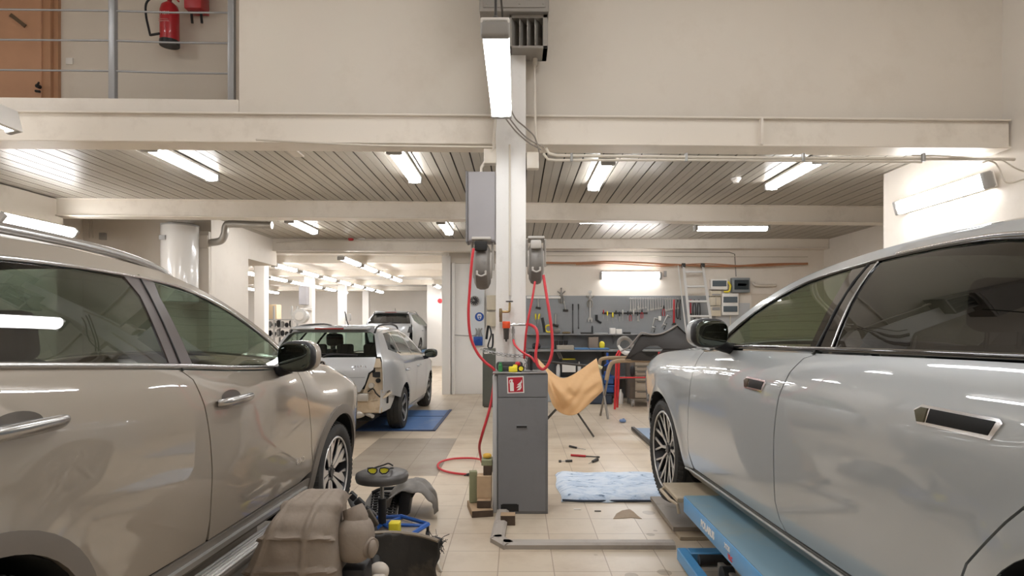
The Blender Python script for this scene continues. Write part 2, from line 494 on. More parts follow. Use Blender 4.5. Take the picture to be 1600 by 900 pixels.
lamp(-.115, 3.85, 3.06, 'bright tube lamp hanging level in front of the white column', 'lamps of the high hall', 0, 1.03)
lamp(-3.42, 3.6, 2.86, 'grey lamp housing at upper left in front of the white beam', 'lamps of the high hall').rotation_euler = (0, R(75), 0)
# lamps of the hall the photograph is taken from (they light the cars and show in their paint); the last four are added unseen to brighten the hall
for (x_, y_, w_) in ((-2.3, .5, 'straight above the rear of the beige car'), (2.3, .5, 'straight above the rear of the grey car'), (0, -1.5, 'in the middle between the cars'), (-4.4, -1.8, 'behind and left of the beige car'), (3.2, -2.6, 'behind the grey car'), (-2.2, -3.3, 'behind the beige car'), (-4.8, 3.2, 'added fill light in front of the mezzanine railing'), (-1.7, 3.3, 'added fill light above the bonnet of the beige car'), (1.5, 3.3, 'added fill light above the bonnet of the grey car'), (3.5, 2.6, 'added fill light beside the right wall, above the grey car roof')):
    lamp(x_, y_, 4.3 if y_ < 2 else 4.95, 'tube lamp of the high hall overhead, '+w_, 'lamps of the high hall', 0, 1.1)
ords = ['first', 'second', 'third', 'fourth', 'fifth', 'sixth', 'seventh']
for k, y in enumerate((13.25, 14.85, 16.5, 18.15)):
    lamp(-3.6, y, 2.9, ords[k]+' far hall lamp from the near end of the row nearest the partition', 'tube lamp rows in the far hall', 0, 1.12)
for k in range(7):
    lamp(-5.55, 14.7+1.65*k, 2.9, ords[k]+' far hall lamp from the near end of the middle row', 'tube lamp rows in the far hall', 0, 1.05)
for k in range(6):
    lamp(-7.1, 16.5+1.68*k, 2.9, ords[k]+' far hall lamp from the near end of the row left of the middle row', 'tube lamp rows in the far hall', 0, 1.05)
for k in range(2):
    lamp(-10, 23.3+1.7*k, 2.9, ords[k]+' far hall lamp of the short row at far left', 'tube lamp rows in the far hall', 0, 1.05)
lamp(-2.8, 21.4, 2.9, 'far hall lamp just left of the white partition edge', 'tube lamp rows in the far hall')
# ================================================================ cars
def lin(pts):
    P = sorted(pts)
    def f(x):
        if x <= P[0][0]: return P[0][1]
        for (a, b), (c, d) in zip(P[:-1], P[1:]):
            if x <= c: return b+(d-b)*(x-a)/(c-a)
        return P[-1][1]
    return f
def smooth(pts, n=241):
    """monotone-ish smooth curve through control points, tabulated"""
    P = sorted(pts); xs = [p[0] for p in P]; ys = [p[1] for p in P]; k = len(P)
    d = [(ys[i+1]-ys[i])/(xs[i+1]-xs[i]) for i in range(k-1)]
    m = [d[0]]+[0 if d[i-1]*d[i] <= 0 else 2*d[i-1]*d[i]/(d[i-1]+d[i]) for i in range(1, k-1)]+[d[-1]]
    def f(x):
        if x <= xs[0]: return ys[0]+(x-xs[0])*m[0]*0
        if x >= xs[-1]: return ys[-1]
        lo, hi = 0, k-1
        while hi-lo > 1:
            q = (lo+hi)//2
            if xs[q] <= x: lo = q
            else: hi = q
        h = xs[hi]-xs[lo]; t = (x-xs[lo])/h
        return ((2*t**3-3*t*t+1)*ys[lo]+(t**3-2*t*t+t)*h*m[lo]+(-2*t**3+3*t*t)*ys[hi]+(t**3-t*t)*h*m[hi])
    return f
def inpoly(x, y, P):
    c = False; n = len(P); j = n-1
    for i in range(n):
        xi, yi = P[i]; xj, yj = P[j]
        if (yi > y) != (yj > y) and x < (xj-xi)*(y-yi)/(yj-yi)+xi: c = not c
        j = i
    return c
def segdist(x, y, P):
    best = 9; n = len(P)
    for i in range(n):
        ax, ay = P[i]; bx, by = P[(i+1) % n]
        dx, dy = bx-ax, by-ay; l = dx*dx+dy*dy
        t = 0 if l == 0 else max(0, min(1, ((x-ax)*dx+(y-ay)*dy)/l))
        best = min(best, math.hypot(x-ax-t*dx, y-ay-t*dy))
    return best
class PM:
    """panels cut as outlines out of a parametric body surface"""
    def __init__(s): s.v = []; s.f = []; s.n = []
    def panel(s, poly, S, step=.05, off=0, thick=.012, flip=False, sx=1, grid=True, dens=None):
        dens = dens or step
        B = []
        n = len(poly)
        for i in range(n):
            a = poly[i]; b = poly[(i+1) % n]
            l = math.hypot(b[0]-a[0], b[1]-a[1]); k = max(1, int(l/dens+.5))
            for q in range(k): B.append((a[0]+(b[0]-a[0])*q/k, a[1]+(b[1]-a[1])*q/k))
        pts = [Vector(p) for p in B]; nb = len(B)
        if grid:
            x0 = min(p[0] for p in B); x1 = max(p[0] for p in B); y0 = min(p[1] for p in B); y1 = max(p[1] for p in B)
            gx = math.floor(x0/step)*step
            while gx < x1:
                gy = math.floor(y0/step)*step
                while gy < y1:
                    if inpoly(gx, gy, B) and segdist(gx, gy, B) > step*.45: pts.append(Vector((gx, gy)))
                    gy += step
                gx += step
        r = geometry.delaunay_2d_cdt(pts, [(i, (i+1) % nb) for i in range(nb)], [], 1, 1e-6)
        V2, F2 = r[0], r[2]
        e = .004; base = len(s.v)
        def nrm(p):
            a = Vector(S(p[0]+e, p[1]))-Vector(S(p[0]-e, p[1])); b = Vector(S(p[0], p[1]+e))-Vector(S(p[0], p[1]-e))
            v = a.cross(b)
            if v.length < 1e-12: return Vector((0, 0, 1))
            v.normalize(); return -v if flip else v
        N = []
        for p in V2:
            v = nrm(p); q = Vector(S(p[0], p[1]))+v*off
            q.x *= sx; v = Vector((v.x*sx, v.y, v.z))
            s.v.append(q); s.n.append(v); N.append(v)
        ecount = {}
        for f in F2:
            if len(f) < 3: continue
            cx = sum(V2[i][0] for i in f)/len(f); cy = sum(V2[i][1] for i in f)/len(f)
            if not inpoly(cx, cy, B): continue
            a, b, c = [s.v[base+i] for i in f[:3]]
            g = (b-a).cross(c-a)
            if g.length < 1e-12: continue
            if g.dot(N[f[0]]) < 0: f = list(f)[::-1]
            s.f.append(tuple(base+i for i in f))
            for i in range(len(f)):
                u, w = f[i], f[(i+1) % len(f)]
                ecount[(u, w)] = 1
        if thick:
            for (u, w) in list(ecount):
                if (w, u) in ecount: continue
                a, b = s.v[base+u], s.v[base+w]
                d = (b-a)
                fn = N[u].cross(d)*-1
                if fn.length < 1e-12: continue
                fn.normalize()
                k = len(s.v)
                s.v += [a.copy(), b.copy(), b-N[w]*thick, a-N[u]*thick]
                s.n += [fn]*4
                s.f.append((k+1, k, k+3, k+2))
    def add_bm(s, bm, ang=35):
        bm.normal_update()
        for f in bm.faces:
            k = len(s.v)
            for v in f.verts: s.v.append(v.co.copy()); s.n.append(f.normal.copy())
            s.f.append(tuple(range(k, k+len(f.verts))))
        bm.free()
    def build(s, name, m, parent):
        me = bpy.data.meshes.new(name)
        me.from_pydata([tuple(v) for v in s.v], [], s.f)
        me.polygons.foreach_set('use_smooth', [True]*len(me.polygons))
        me.normals_split_custom_set_from_vertices([tuple(n) for n in s.n])
        me.materials.append(m); me.update()
        o = bpy.data.objects.new(name, me); col.objects.link(o); o.parent = parent
        return o
def circ(cx, cy, r, a0, a1, n=24):
    return [(cx+r*math.cos(R(a0+(a1-a0)*i/n)), cy+r*math.sin(R(a0+(a1-a0)*i/n))) for i in range(n+1)]
def ring_poly(cx, cy, r0, r1, a0, a1): return circ(cx, cy, r1, a0, a1)+circ(cx, cy, r0, a1, a0)

class Body:
    def __init__(s, w0, plan, belt, cant, front, rear, bf, brr, crown, flare=None, fi=0):
        s.w0 = smooth(w0); s.plan = smooth(plan); s.belt = smooth(belt); s.cant = smooth(cant)
        s.front = smooth(front); s.rear = smooth(rear); s.bf = bf; s.brr = brr; s.crown = smooth(crown); s.flare = flare; s.fi = fi
    def W(s, t, z):
        b = s.belt(t)
        if z < .8: zz = z
        elif z < b: zz = .8+(z-.8)*.3/max(b-.8, .02)
        else: zz = 1.1+(z-b)
        w = s.w0(zz)*s.plan(t)
        if s.fi and t > -.75 and zz > .72: w -= s.fi*min(1, (t+.75)/.5)**2*min(1.2, (zz-.72)/.38)**2
        if s.flare:
            for (cy, cz, r, amt) in s.flare:
                d = math.hypot(t-cy, z-cz)
                if z > cz-.25: w += amt*math.exp(-((d-r)/.07)**2) if d > r else amt*math.exp(-((d-r)/.2)**2)
        return w
    def side(s, t, z):
        x = s.W(t, z)
        return (x, t, z)
    def top(s, t, u):
        zc = s.cant(t); ye = s.W(t, zc)
        c = s.crown(t)
        tF = s.front(zc); tR = s.rear(zc); k = 1-u*u; tt = t
        if t > tF-.6: tt += s.bf*k*max(0, (t-(tF-.6))/.6)**2
        if t < tR+.5: tt -= s.brr*k*max(0, ((tR+.5)-t)/.5)**2
        return (u*ye, tt, zc+c*(1-abs(u)**2.6))
    def back(s, u, z):
        T_ = s.rear(z); return (u*s.W(T_, z), T_-s.brr*(1-u*u), z)
    def nose(s, u, z):
        T_ = s.front(z); return (u*s.W(T_, z), T_+s.bf*(1-u*u), z)

def sides(body, poly, name, m, parent, both=True, off=0, thick=.012, step=.05, right=True, left=True, dens=None, one=True):
    """a panel on the right flank and its mirror image on the left flank"""
    out = []
    for sx in ((1,) if not left else (1, -1) if right else (-1,)):
        p = PM(); p.panel(poly, body.side, step, off, thick, False, sx, True, dens)
        out.append(p.build(name, m, parent))
    return out
def flipcheck(): pass

tyrem = mat('tyre_rubber', '#2b2a28', .75, bump=.15, bscale=120, dirt='#5e554a', dscale=9, damt=.35)
discm = mat('brake_disc', '#77726b', .35, metal=.9)
rimdark = mat('rim_dark', '#2a2a2c', .35, metal=.5)
rimlight = mat('rim_machined', '#d2cfca', .3, metal=.6)
rimsil = mat('rim_silver', '#a9aaab', .35, metal=.7)
wellm = mat('wheel_well', '#0e0e0e', .9)

def tyre_mesh(r, w, rim_r, steps=72, lugs=True):
    """tyre about the x axis, outer face towards +x"""
    bm = BM()
    h = w/2; sh = .018
    prof = [(rim_r-.004, h-.028), (rim_r+.006, h-.008), (rim_r+.02, h), (r-.045, h+.004), (r-.018, h-.006), (r-.004, h-.026)]
    g = []
    for k in (.5, 0, -.5):
        c = k*w*.5
        g += [(r, c+.022) if k != .5 else (r-.0005, c+.018), (r, c+.006), (r-.008, c+.005), (r-.008, c-.005), (r, c-.006)]
    full = prof+g+[(a, -b) for a, b in prof[::-1]]
    P = [(a, b) for a, b in full]
    Mx = Matrix.Rotation(R(90), 4, 'Y')
    lathe(bm, P, steps, Mx, closed=True)
    if lugs:
        n = 66
        for i in range(n):
            a = 2*PI*i/n
            for sgn in (1, -1):
                M = Matrix.Rotation(a, 4, 'X') @ Matrix.Translation((sgn*(h-.022), 0, r-.006)) @ Matrix.Rotation(sgn*R(28), 4, 'Y')
                box(bm, -.018, .018, -.0085, .0085, -.012, .0045, 0, 1, M)
    return bm
def rim_barrel(rr, w):
    bm = BM(); h = w/2
    prof = [(rr+.004, h-.03), (rr+.002, h-.012), (rr-.006, h-.008), (rr-.012, h-.02), (rr-.03, h-.05), (rr-.045, -h+.03), (rr+.004, -h+.02), (rr+.004, -h+.01), (rr-.05, -h+.02), (rr-.035, h-.06)]
    lathe(bm, prof[:7]+[(rr+.001, -h+.03), (rr+.001, h-.03)], 60, Matrix.Rotation(R(90), 4, 'Y'), closed=True)
    return bm
def spoke_polys(kind, rr):
    """outlines (a, r) in the wheel plane, in radians about the hub and metres"""
    P = []
    def tp(pts, rot): return [(p[0]*math.cos(rot)-p[1]*math.sin(rot), p[0]*math.sin(rot)+p[1]*math.cos(rot)) for p in pts]
    if kind == 'star':      # five wide split spokes
        for k in range(5):
            a = 2*PI*k/5+.3
            for s in (1, -1):
                P.append(tp([(rr-.012, s*.016), (rr-.014, s*.05), (rr*.66, s*.07), (rr*.5, s*.045), (.06, s*.03), (.05, s*.004), (rr*.55, s*.008)], a))
                P.append(tp([(rr*.62, s*.066), (rr*.5, s*.045), (rr-.03, s*.125), (rr-.02, s*.10)], a))
    elif kind == 'ytwin':
        for k in range(5):
            a = 2*PI*k/5+.25
            for s in (1, -1):
                P.append(tp([(.045, s*.004), (.05, s*.022), (rr*.45, s*.050), (rr-.012, s*.046), (rr-.012, s*.028), (rr*.45, s*.03)], a))
                P.append(tp([(rr*.43, s*.045), (rr*.5, s*.044), (rr-.02, s*.13), (rr-.028, s*.142)], a))
    else:
        for k in range(5):
            a = 2*PI*k/5+.1
            P.append(tp([(.04, -.03), (.04, .03), (rr*.5, .024), (rr-.01, .045), (rr-.01, -.045), (rr*.5, -.024)], a))
    return P
def wheel(parent, x, y, z, r, w, rr, kind, side, lugs=True, name='wheel', m1=None, m2=None, rot=0, simple=False):
    """side=+1: outer face towards +x"""
    root = obj('wheel', tyre_mesh(r, w, rr, 72 if not simple else 40, lugs), tyrem, parent, 30, True)
    root.location = (x, y, z)
    if side < 0: root.rotation_euler = (0, 0, PI)
    m1 = m1 or rimdark; m2 = m2 or rimlight
    obj('rim', rim_barrel(rr, w), m1, root, 30, True)
    bm = BM(); lathe(bm, [(.0, .0), (.15, .0), (.15, .022), (.07, .026), (.065, .06), (0, .06)], 30, Matrix.Translation((w/2-.14, 0, 0)) @ Matrix.Rotation(R(90), 4, 'Y'))
    obj('brake_disc', bm, discm, root, 30, True)
    bm = BM()
    h = w/2
    for poly in spoke_polys(kind, rr):
        # dished: hub deeper than the rim edge
        a = []; b = []
        for (u, v) in poly:
            d = math.hypot(u, v); ox = h-.02-.03*(1-d/rr)
            a.append(bm.verts.new((ox, u, v))); b.append(bm.verts.new((ox-.03, u, v)))
        n = len(a); bm.faces.new(a); bm.faces.new(b[::-1])
        for i in range(n): j = (i+1) % n; bm.faces.new((a[j], a[i], b[i], b[j]))
    bmesh.ops.triangulate(bm, faces=[f for f in bm.faces if len(f.verts) > 4])
    bmesh.ops.rotate(bm, verts=bm.verts, cent=(0, 0, 0), matrix=Matrix.Rotation(rot, 3, 'X'))
    obj('spokes', bm, m2, root, None, True)
    bm = BM()
    # dark pockets behind the machined faces, and the hub with its bolts
    for poly in spoke_polys(kind, rr):
        a = []; b = []
        cx = sum(p[0] for p in poly)/len(poly); cy = sum(p[1] for p in poly)/len(poly)
        for (u, v) in poly:
            d = math.hypot(u, v); ox = h-.026-.03*(1-d/rr); k = 1.0
            l = math.hypot(u-cx, v-cy) or 1; uu = u+(u-cx)/l*.006; vv = v+(v-cy)/l*.006
            a.append(bm.verts.new((ox, uu, vv))); b.append(bm.verts.new((ox-.045, uu, vv)))
        n = len(a); bm.faces.new(a); bm.faces.new(b[::-1])
        for i in range(n): j = (i+1) % n; bm.faces.new((a[j], a[i], b[i], b[j]))
    bmesh.ops.triangulate(bm, faces=[f for f in bm.faces if len(f.verts) > 4])
    bmesh.ops.rotate(bm, verts=bm.verts, cent=(0, 0, 0), matrix=Matrix.Rotation(rot, 3, 'X'))
    cyl(bm, (h-.1, 0, 0), (h-.046, 0, 0), .075, .06, 24)
    obj('spoke_backing', bm, m1, root, None, True)
    bm = BM(); tube(bm, [(h-.012, (rr-.008)*math.cos(2*PI*k/60), (rr-.008)*math.sin(2*PI*k/60)) for k in range(60)], .007, 8, closed=True); obj('rim_lip', bm, m2, root, 60, True)
    bm = BM(); cyl(bm, (h-.05, 0, 0), (h-.036, 0, 0), .032, .028, 20)
    obj('hub_cap', bm, m1, root, 40, True)
    if not simple:
        bm = BM()
        for k in range(5):
            a = 2*PI*k/5+rot+.9; cyl(bm, (h-.06, .052*math.cos(a), .052*math.sin(a)), (h-.04, .052*math.cos(a), .052*math.sin(a)), .009, .008, 6)
        obj('wheel_bolts', bm, steel, root, None, True)
    return root

def strip(body, pts, r, name, m, parent, off=.004, right=True, left=True, smoothn=4, flat=.5, n=8):
    for sx in (1, -1):
        if sx == 1 and not right: continue
        if sx == -1 and not left: continue
        bm = BM(); q = catmull([(t, z, 0) for t, z in pts], smoothn)
        tube(bm, [Vector(((body.W(t, z)+off)*sx, t, z)) for t, z, _ in q], r, 10)
        obj(name, bm, m, parent, 80, True)
def seat(parent, x, y, m, w=.5):
    t = obj('car_seat', (lambda b: (box(b, x-w/2, x+w/2, y-.25, y+.28, .42, .58, .05, 3), b)[1])(BM()), m, parent, 50, True)
    bm = BM(); box(bm, -w/2+.02, w/2-.02, -.07, .07, 0, .6, .055, 3, T(x, y-.24, .52, 0, R(16)))
    obj('seat_back', bm, m, t, 50, True)
    bm = BM(); box(bm, -.13, .13, -.05, .05, 0, .19, .045, 3, T(x, y-.43, 1.15, 0, R(8)))
    for s in (-.06, .06): cyl(bm, (x+s, y-.42, 1.08), (x+s, y-.43, 1.2), .007)
    obj('headrest', bm, m, t, 50, True)
    return t
def mirror(parent, c, side, mc, m_glass, tilt=0, sx=.125, sz=.085):
    """door mirror; its glass faces rearwards (-y)"""
    cx, cy, cz = c
    t = obj('door_mirror', (lambda b: (sph(b, (cx, cy+.02, cz), sx, .075, sz, .72, 28, 16), b)[1])(BM()), mc, parent, 60, True)
    bm = BM(); sph(bm, (cx, cy-.035, cz), sx*.985, .04, sz*.985, .7, 28, 12)
    obj('mirror_housing', bm, black, t, 60, True)
    bm = BM(); sph(bm, (cx, cy-.072, cz), sx*.86, .008, sz*.84, .62, 28, 10)
    obj('mirror_glass', bm, m_glass, t, 60, True)
    bm = BM(); tube(bm, [(cx-side*.06, cy, cz-sz*.7), (cx-side*sx*1.1, cy+.0, cz-sz*1.0), (cx-side*(sx+.08), cy+.02, cz-sz*1.15)], [.04, .03, .035], 12, 4)
    obj('mirror_arm', bm, black, t, 60, True)
    return t
mirrorglass = mat('mirror_glass', '#5e645f', .02, metal=1)

def common_inside(body, P, root, seatm, rear_t, front_t, floor_z=.36, wheel_side=-1, well=((0, .33, .4),)):
    bm = BM(); box(bm, -.68, .68, rear_t, front_t, floor_z-.02, floor_z+.02, .01, 1)
    obj('cabin_floor', bm, wellm, root, None, True)

# ----------------------------------------------------------------- beige SUV, left
def door_gap_pts(*p): return list(p)
beige = mat('beige_metallic_paint', '#9d9386', .42, metal=.25, coat=1)
greypaint = mat('light_grey_paint', '#a8acad', .42, metal=.25, coat=1)
for m_ in (beige, greypaint):
    m_.node_tree.nodes['Principled BSDF'].inputs['Coat IOR'].default_value = 1.85
    m_.node_tree.nodes['Principled BSDF'].inputs['Coat Roughness'].default_value = .015
gunclad = mat('grey_cladding', '#6e675f', .5)
pillarm = mat('pillar_trim', '#5b5350', .3)
gloss_black = mat('gloss_black', '#0c0c0d', .08, coat=1)
glass_l = glassmat('green_tinted_glass', (.44, .52, .46), 1.8)
glass_d = glassmat('dark_privacy_glass', (.05, .05, .05), 1.9)
glass_l2 = glassmat('ceiling_dimmed_glass', (.30, .345, .31), 1.85)  # tint darkened to stand for the dark ceiling mirrored in the rear pane
glass_r = glassmat('light_green_glass', (.52, .60, .47), 1.8)
seatm = mat('dark_seat_fabric', '#26272a', .8, bump=.1, bscale=60)
headl = mat('headliner', '#8c8880', .9)
rubber = mat('rubber_seal', '#151515', .6)
satin = mat('satin_silver', '#b9b8b6', .25, metal=.9)

car1 = thing('suv', 'beige metallic SUV filling the left of the picture, seen along its side', 'car', (-2.14, 4.25, .17), R(-3))
B1 = Body(
 w0=[(.12, .80), (.25, .868), (.4, .90), (.55, .915), (.7, .925), (.85, .922), (.95, .912), (1.03, .895), (1.1, .865), (1.2, .82), (1.3, .772), (1.4, .718), (1.5, .655), (1.56, .60), (1.62, .52)],
 plan=[(1.0, .70), (.85, .83), (.6, .93), (.3, .985), (0, 1.0), (-1.5, 1.0), (-2.67, .99), (-3.1, .955), (-3.45, .87), (-3.6, .8)],
 belt=[(1.0, .84), (.85, .88), (.6, .94), (.3, .99), (0, 1.02), (-.3, 1.04), (-.5, 1.045), (-.87, 1.055), (-1.3, 1.08), (-1.77, 1.12), (-2.58, 1.18), (-3.0, 1.2), (-3.6, 1.2)],
 cant=[(1.0, .85), (.85, .885), (.6, .945), (.3, .995), (0, 1.03), (-.3, 1.045), (-.48, 1.055), (-.62, 1.13), (-.75, 1.225), (-.9, 1.315), (-1.1, 1.41), (-1.3, 1.48), (-1.5, 1.525), (-1.8, 1.548), (-2.1, 1.558), (-2.5, 1.552), (-3.0, 1.52), (-3.3, 1.47), (-3.6, 1.4)],
 front=[(.1, .78), (.3, .86), (.55, .9), (.8, .88), (.95, .8), (1.1, .7)],
 rear=[(.1, -3.45), (.4, -3.55), (.7, -3.55), (1.0, -3.5), (1.25, -3.4), (1.5, -3.15), (1.6, -3.0)],
 bf=.12, brr=.08, crown=[(1.0, .04), (.5, .07), (-.2, .08), (-.7, .06), (-1.2, .09), (-1.6, .085), (-2.5, .08), (-3.3, .05)], fi=.12,
 flare=[(0, .31, .40, .012), (-2.67, .31, .40, .012)])
def edge_pts(f, z0, z1, n=10): return [(f(z0+(z1-z0)*i/n), z0+(z1-z0)*i/n) for i in range(n+1)]
def top_pts(f, t0, t1, n=14, d=0): return [(t0+(t1-t0)*i/n, f(t0+(t1-t0)*i/n)+d) for i in range(n+1)]
zw = .28; Ra = .405; tR = -2.67
gF = [(-.585, 1.035), (-.565, .95), (-.535, .83), (-.51, .71), (-.47, .55), (-.43, .42)]
gB = [(-1.715, 1.10), (-1.66, 1.06), (-1.62, .95), (-1.595, .8), (-1.575, .62), (-1.565, .45), (-1.575, .36)]
gC = [(-2.93, 1.15), (-2.92, 1.0), (-2.86, .86), (-2.74, .74)]
def belt_line(b, t0, t1, n=10, d=-.012): return [(t0+(t1-t0)*i/n, b.belt(t0+(t1-t0)*i/n)+d) for i in range(n+1)]
fend = edge_pts(B1.front, .3, .86, 8)[::-1]
front_fender = top_pts(B1.cant, .78, -.5, 16, -.004)+[(-.578, 1.035)]+[(g[0]+.008, g[1]) for g in gF[1:]]+[(p[0], p[1]) for p in circ(0, zw, Ra+.055, 165, 12, 26)]+[(.47, .3), (B1.front(.3), .3)]+edge_pts(B1.front, .36, .86, 8)
sides(B1, front_fender, 'front_fender', beige, car1, dens=.03)
fd = [(g[0]-.0, g[1]) for g in gF]+[(-.43, .40)]+[(-.6, .365), (-1.56, .36)]+gB[::-1][1:]+belt_line(B1, -1.7, -.6, 10)
sides(B1, fd, 'front_door', beige, car1, dens=.03)
rd = [(g[0]-.008, g[1]) for g in gB]+[(-1.6, .36), (-2.16, .37)]+[(p[0], p[1]) for p in circ(tR, zw, Ra+.06, 8, 82, 14)]+[(g[0]+.004, g[1]) for g in gC[::-1]]+belt_line(B1, -2.92, -1.72, 10)
sides(B1, rd, 'rear_door', beige, car1, dens=.03)
qp = [(g[0]-.006, g[1]) for g in gC]+[(p[0], p[1]) for p in circ(tR, zw, Ra+.06, 84, 172, 14)]+[(-3.2, .32)]+edge_pts(B1.rear, .32, 1.42, 12)+[(-3.16, 1.44), (-3.05, 1.42), (-2.98, 1.2)]
sides(B1, qp, 'rear_quarter', beige, car1, dens=.03)
# lower cladding, sill and wheel arch trims
sill = [(-.43, .355), (-.47, .26), (-2.2, .27), (-2.24, .36), (-1.6, .352)]
sides(B1, sill, 'sill', gunclad, car1, off=.004, dens=.04)
for cy in (0, tR):
    sides(B1, ring_poly(cy, zw, Ra, Ra+.06, -8 if cy == 0 else -2, 186 if cy == 0 else 184), 'arch_trim', gunclad, car1, off=.012, thick=.05, dens=.03, step=.04)
sides(B1, [(.395, .26), (.395, .16), (.78, .18), (.86, .32), (.46, .32)], 'bumper_corner', gunclad, car1, off=.004)
sides(B1, [(-.5, .292), (-.5, .318), (-2.2, .318), (-2.2, .292)], 'sill_band', mat('brushed_alloy', '#d8d6d2', .3, metal=.8), car1, off=.02, thick=.02, dens=.06)
for s_ in (1, -1):
    bm = BM(); box(bm, s_*.78, s_*.90, -2.25, -.75, .13, .165, .008, 2)
    st = obj('side_step', bm, gunclad, car1, 50, True)
    bm = BM()
    for i in range(5): box(bm, s_*(.785+.022*i), s_*(.80+.022*i), -2.24, -.76, .164, .175, .003, 1)
    obj('step_ribs', bm, whitep, st, None, True)
# glazing
wtop1 = [(-1.80, 1.463), (-2.07, 1.478), (-2.34, 1.478), (-2.6, 1.462), (-2.85, 1.43)]
g1 = [(-1.79, 1.135), (-1.755, 1.40)]+wtop1+[(-2.93, 1.30), (-2.93, 1.19), (-2.5, 1.172)]
g2 = [(-.60, 1.065), (-.74, 1.155), (-.875, 1.24), (-1.085, 1.35), (-1.32, 1.425), (-1.60, 1.462), (-1.625, 1.40), (-1.615, 1.125), (-1.2, 1.085), (-.87, 1.068)]
sides(B1, g1, 'rear_door_glass', glass_l2, car1, thick=.004)
sides(B1, g2, 'front_door_glass', glass_l, car1, thick=.004)
g3 = [(-2.99, 1.2), (-2.99, 1.42), (-3.1, 1.39), (-3.22, 1.22)]
sides(B1, g3, 'quarter_glass', glass_d, car1, thick=.004)
# pillars and window surrounds
pB = [(-1.625, 1.105), (-1.632, 1.40), (-1.608, 1.478), (-1.80, 1.478), (-1.765, 1.40), (-1.783, 1.12)]
sides(B1, pB, 'centre_pillar_trim', pillarm, car1, off=.003, dens=.03)
strip(B1, [(-1.70, 1.49), (-1.716, 1.1)], .004, 'pillar_gap', rubber, car1, off=.006)
cantpoly = top_pts(B1.cant, -.5, -3.3, 36, .001)+[(-3.1, 1.42), (-2.86, 1.452)]+[(p[0], p[1]+.012) for p in wtop1[::-1]]+[(-1.6, 1.478), (-1.32, 1.44), (-1.085, 1.365), (-.875, 1.255), (-.74, 1.17), (-.6, 1.075), (-.52, 1.045)]
sides(B1, cantpoly, 'roof_side', beige, car1, dens=.03, step=.04)
strip(B1, [(-.62, 1.09), (-.74, 1.168), (-.875, 1.252), (-1.085, 1.362), (-1.32, 1.437), (-1.6, 1.474), (-2.07, 1.49), (-2.5, 1.482), (-2.85, 1.442)], .009, 'window_chrome', chrome, car1, off=.003)
strip(B1, [(-.5, 1.052), (-.87, 1.060), (-1.3, 1.084), (-1.77, 1.122), (-2.58, 1.176), (-3.0, 1.195)], .011, 'belt_chrome', satin, car1, off=.004)
# inner shell seen through gaps
inner = [(-.5, 1.02), (-.4, .5), (-.48, .28), (-2.2, .28), (-2.28, .5), (-2.5, .7), (-2.9, .76), (-3.4, .5), (-3.45, 1.15), (-2.6, 1.165), (-1.77, 1.105), (-.87, 1.045)]
sides(B1, inner, 'door_lining', wellm, car1, off=-.03, thick=0, step=.1)
# upper surfaces
p = PM(); p.panel([(.78, -.995), (.78, .995), (-.46, .995), (-.40, 0), (-.46, -.995)], B1.top, .06, 0, .01, True); p.build('bonnet', beige, car1)
p = PM(); p.panel([(-.50, -.93), (-.42, 0), (-.50, .93), (-1.25, .90), (-1.32, 0), (-1.25, -.90)], B1.top, .06, 0, .004, True); p.build('windscreen', glass_l, car1)
p = PM()
for s_ in (1, -1):
    p.panel([(-.47, s_*.94), (-.47, s_*1), (-1.3, s_*1), (-1.3, s_*.91)], B1.top, .05, 0.001, 0, True)
p.build('windscreen_pillar', beige, car1)
p = PM(); p.panel([(-1.33, 0), (-1.26, -1), (-3.2, -1), (-3.25, 0), (-3.2, 1), (-1.26, 1)], B1.top, .07, 0, .01, True); p.build('roof', beige, car1)
p = PM(); p.panel([(-1.4, -.9), (-3.1, -.9), (-3.1, .9), (-1.4, .9)], B1.top, .1, -.05, 0, True); p.build('headliner', headl, car1)
p = PM(); p.panel([(-.98, .3), (.98, .3), (.98, .87), (-.98, .87)], B1.nose, .08, 0, .01, True, 1); p.build('front_bumper', beige, car1)
p = PM(); p.panel([(-.98, .3), (.98, .3), (.98, 1.1), (-.98, 1.1)], B1.back, .08, 0, .01, False); p.build('tailgate', beige, car1)
p = PM(); p.panel([(-.95, 1.11), (.95, 1.11), (.93, 1.46), (-.93, 1.46)], B1.back, .08, 0, .01, False); p.build('rear_glass', glass_d, car1)
# roof rails
for s_ in (1, -1):
    bm = BM(); P = []
    for t, dz in ((-1.36, -.015), (-1.46, .01), (-1.8, .022), (-2.4, .025), (-2.9, .02), (-3.05, -.01)):
        zc = B1.cant(t); P.append(Vector((s_*(B1.W(t, zc)-.045), t, zc+.015+dz)))
    tube(bm, P, .017, 10, 5, flat=1.3)
    obj('roof_rail', bm, satin, car1, 50, True)
# front door handle and rear door handle
def handle(parent, body, t0, t1, z, m, right=True, left=True):
    for s_ in (1, -1):
        if s_ == 1 and not right or s_ == -1 and not left: continue
        tm = (t0+t1)/2; w = body.W(tm, z)
        p = PM(); p.panel([(tm+.085*math.cos(a*.2618), z+.012+.034*math.sin(a*.2618)) for a in range(24)], body.side, .03, .0015, 0, False, s_)  # flat dark disc, painted as the shade inside the grip cup
        h = p.build('handle_recess_shade', mat('recess_shade', '#4a443d', .35, metal=.4, coat=.6), parent)
        bm = BM(); L_ = abs(t1-t0)/2
        tube(bm, [(s_*(w+.006), tm+L_, z), (s_*(w+.034), tm+L_*.75, z+.002), (s_*(w+.044), tm, z+.002), (s_*(w+.036), tm-L_*.75, z), (s_*(w+.006), tm-L_, z-.002)], [.02, .026, .027, .026, .02], 12, 5, flat=.7)
        obj('door_handle', bm, m, parent, 60, True)
handle(car1, B1, -1.27, -1.53, .945, satin)
handle(car1, B1, -2.38, -2.66, 1.0, satin)
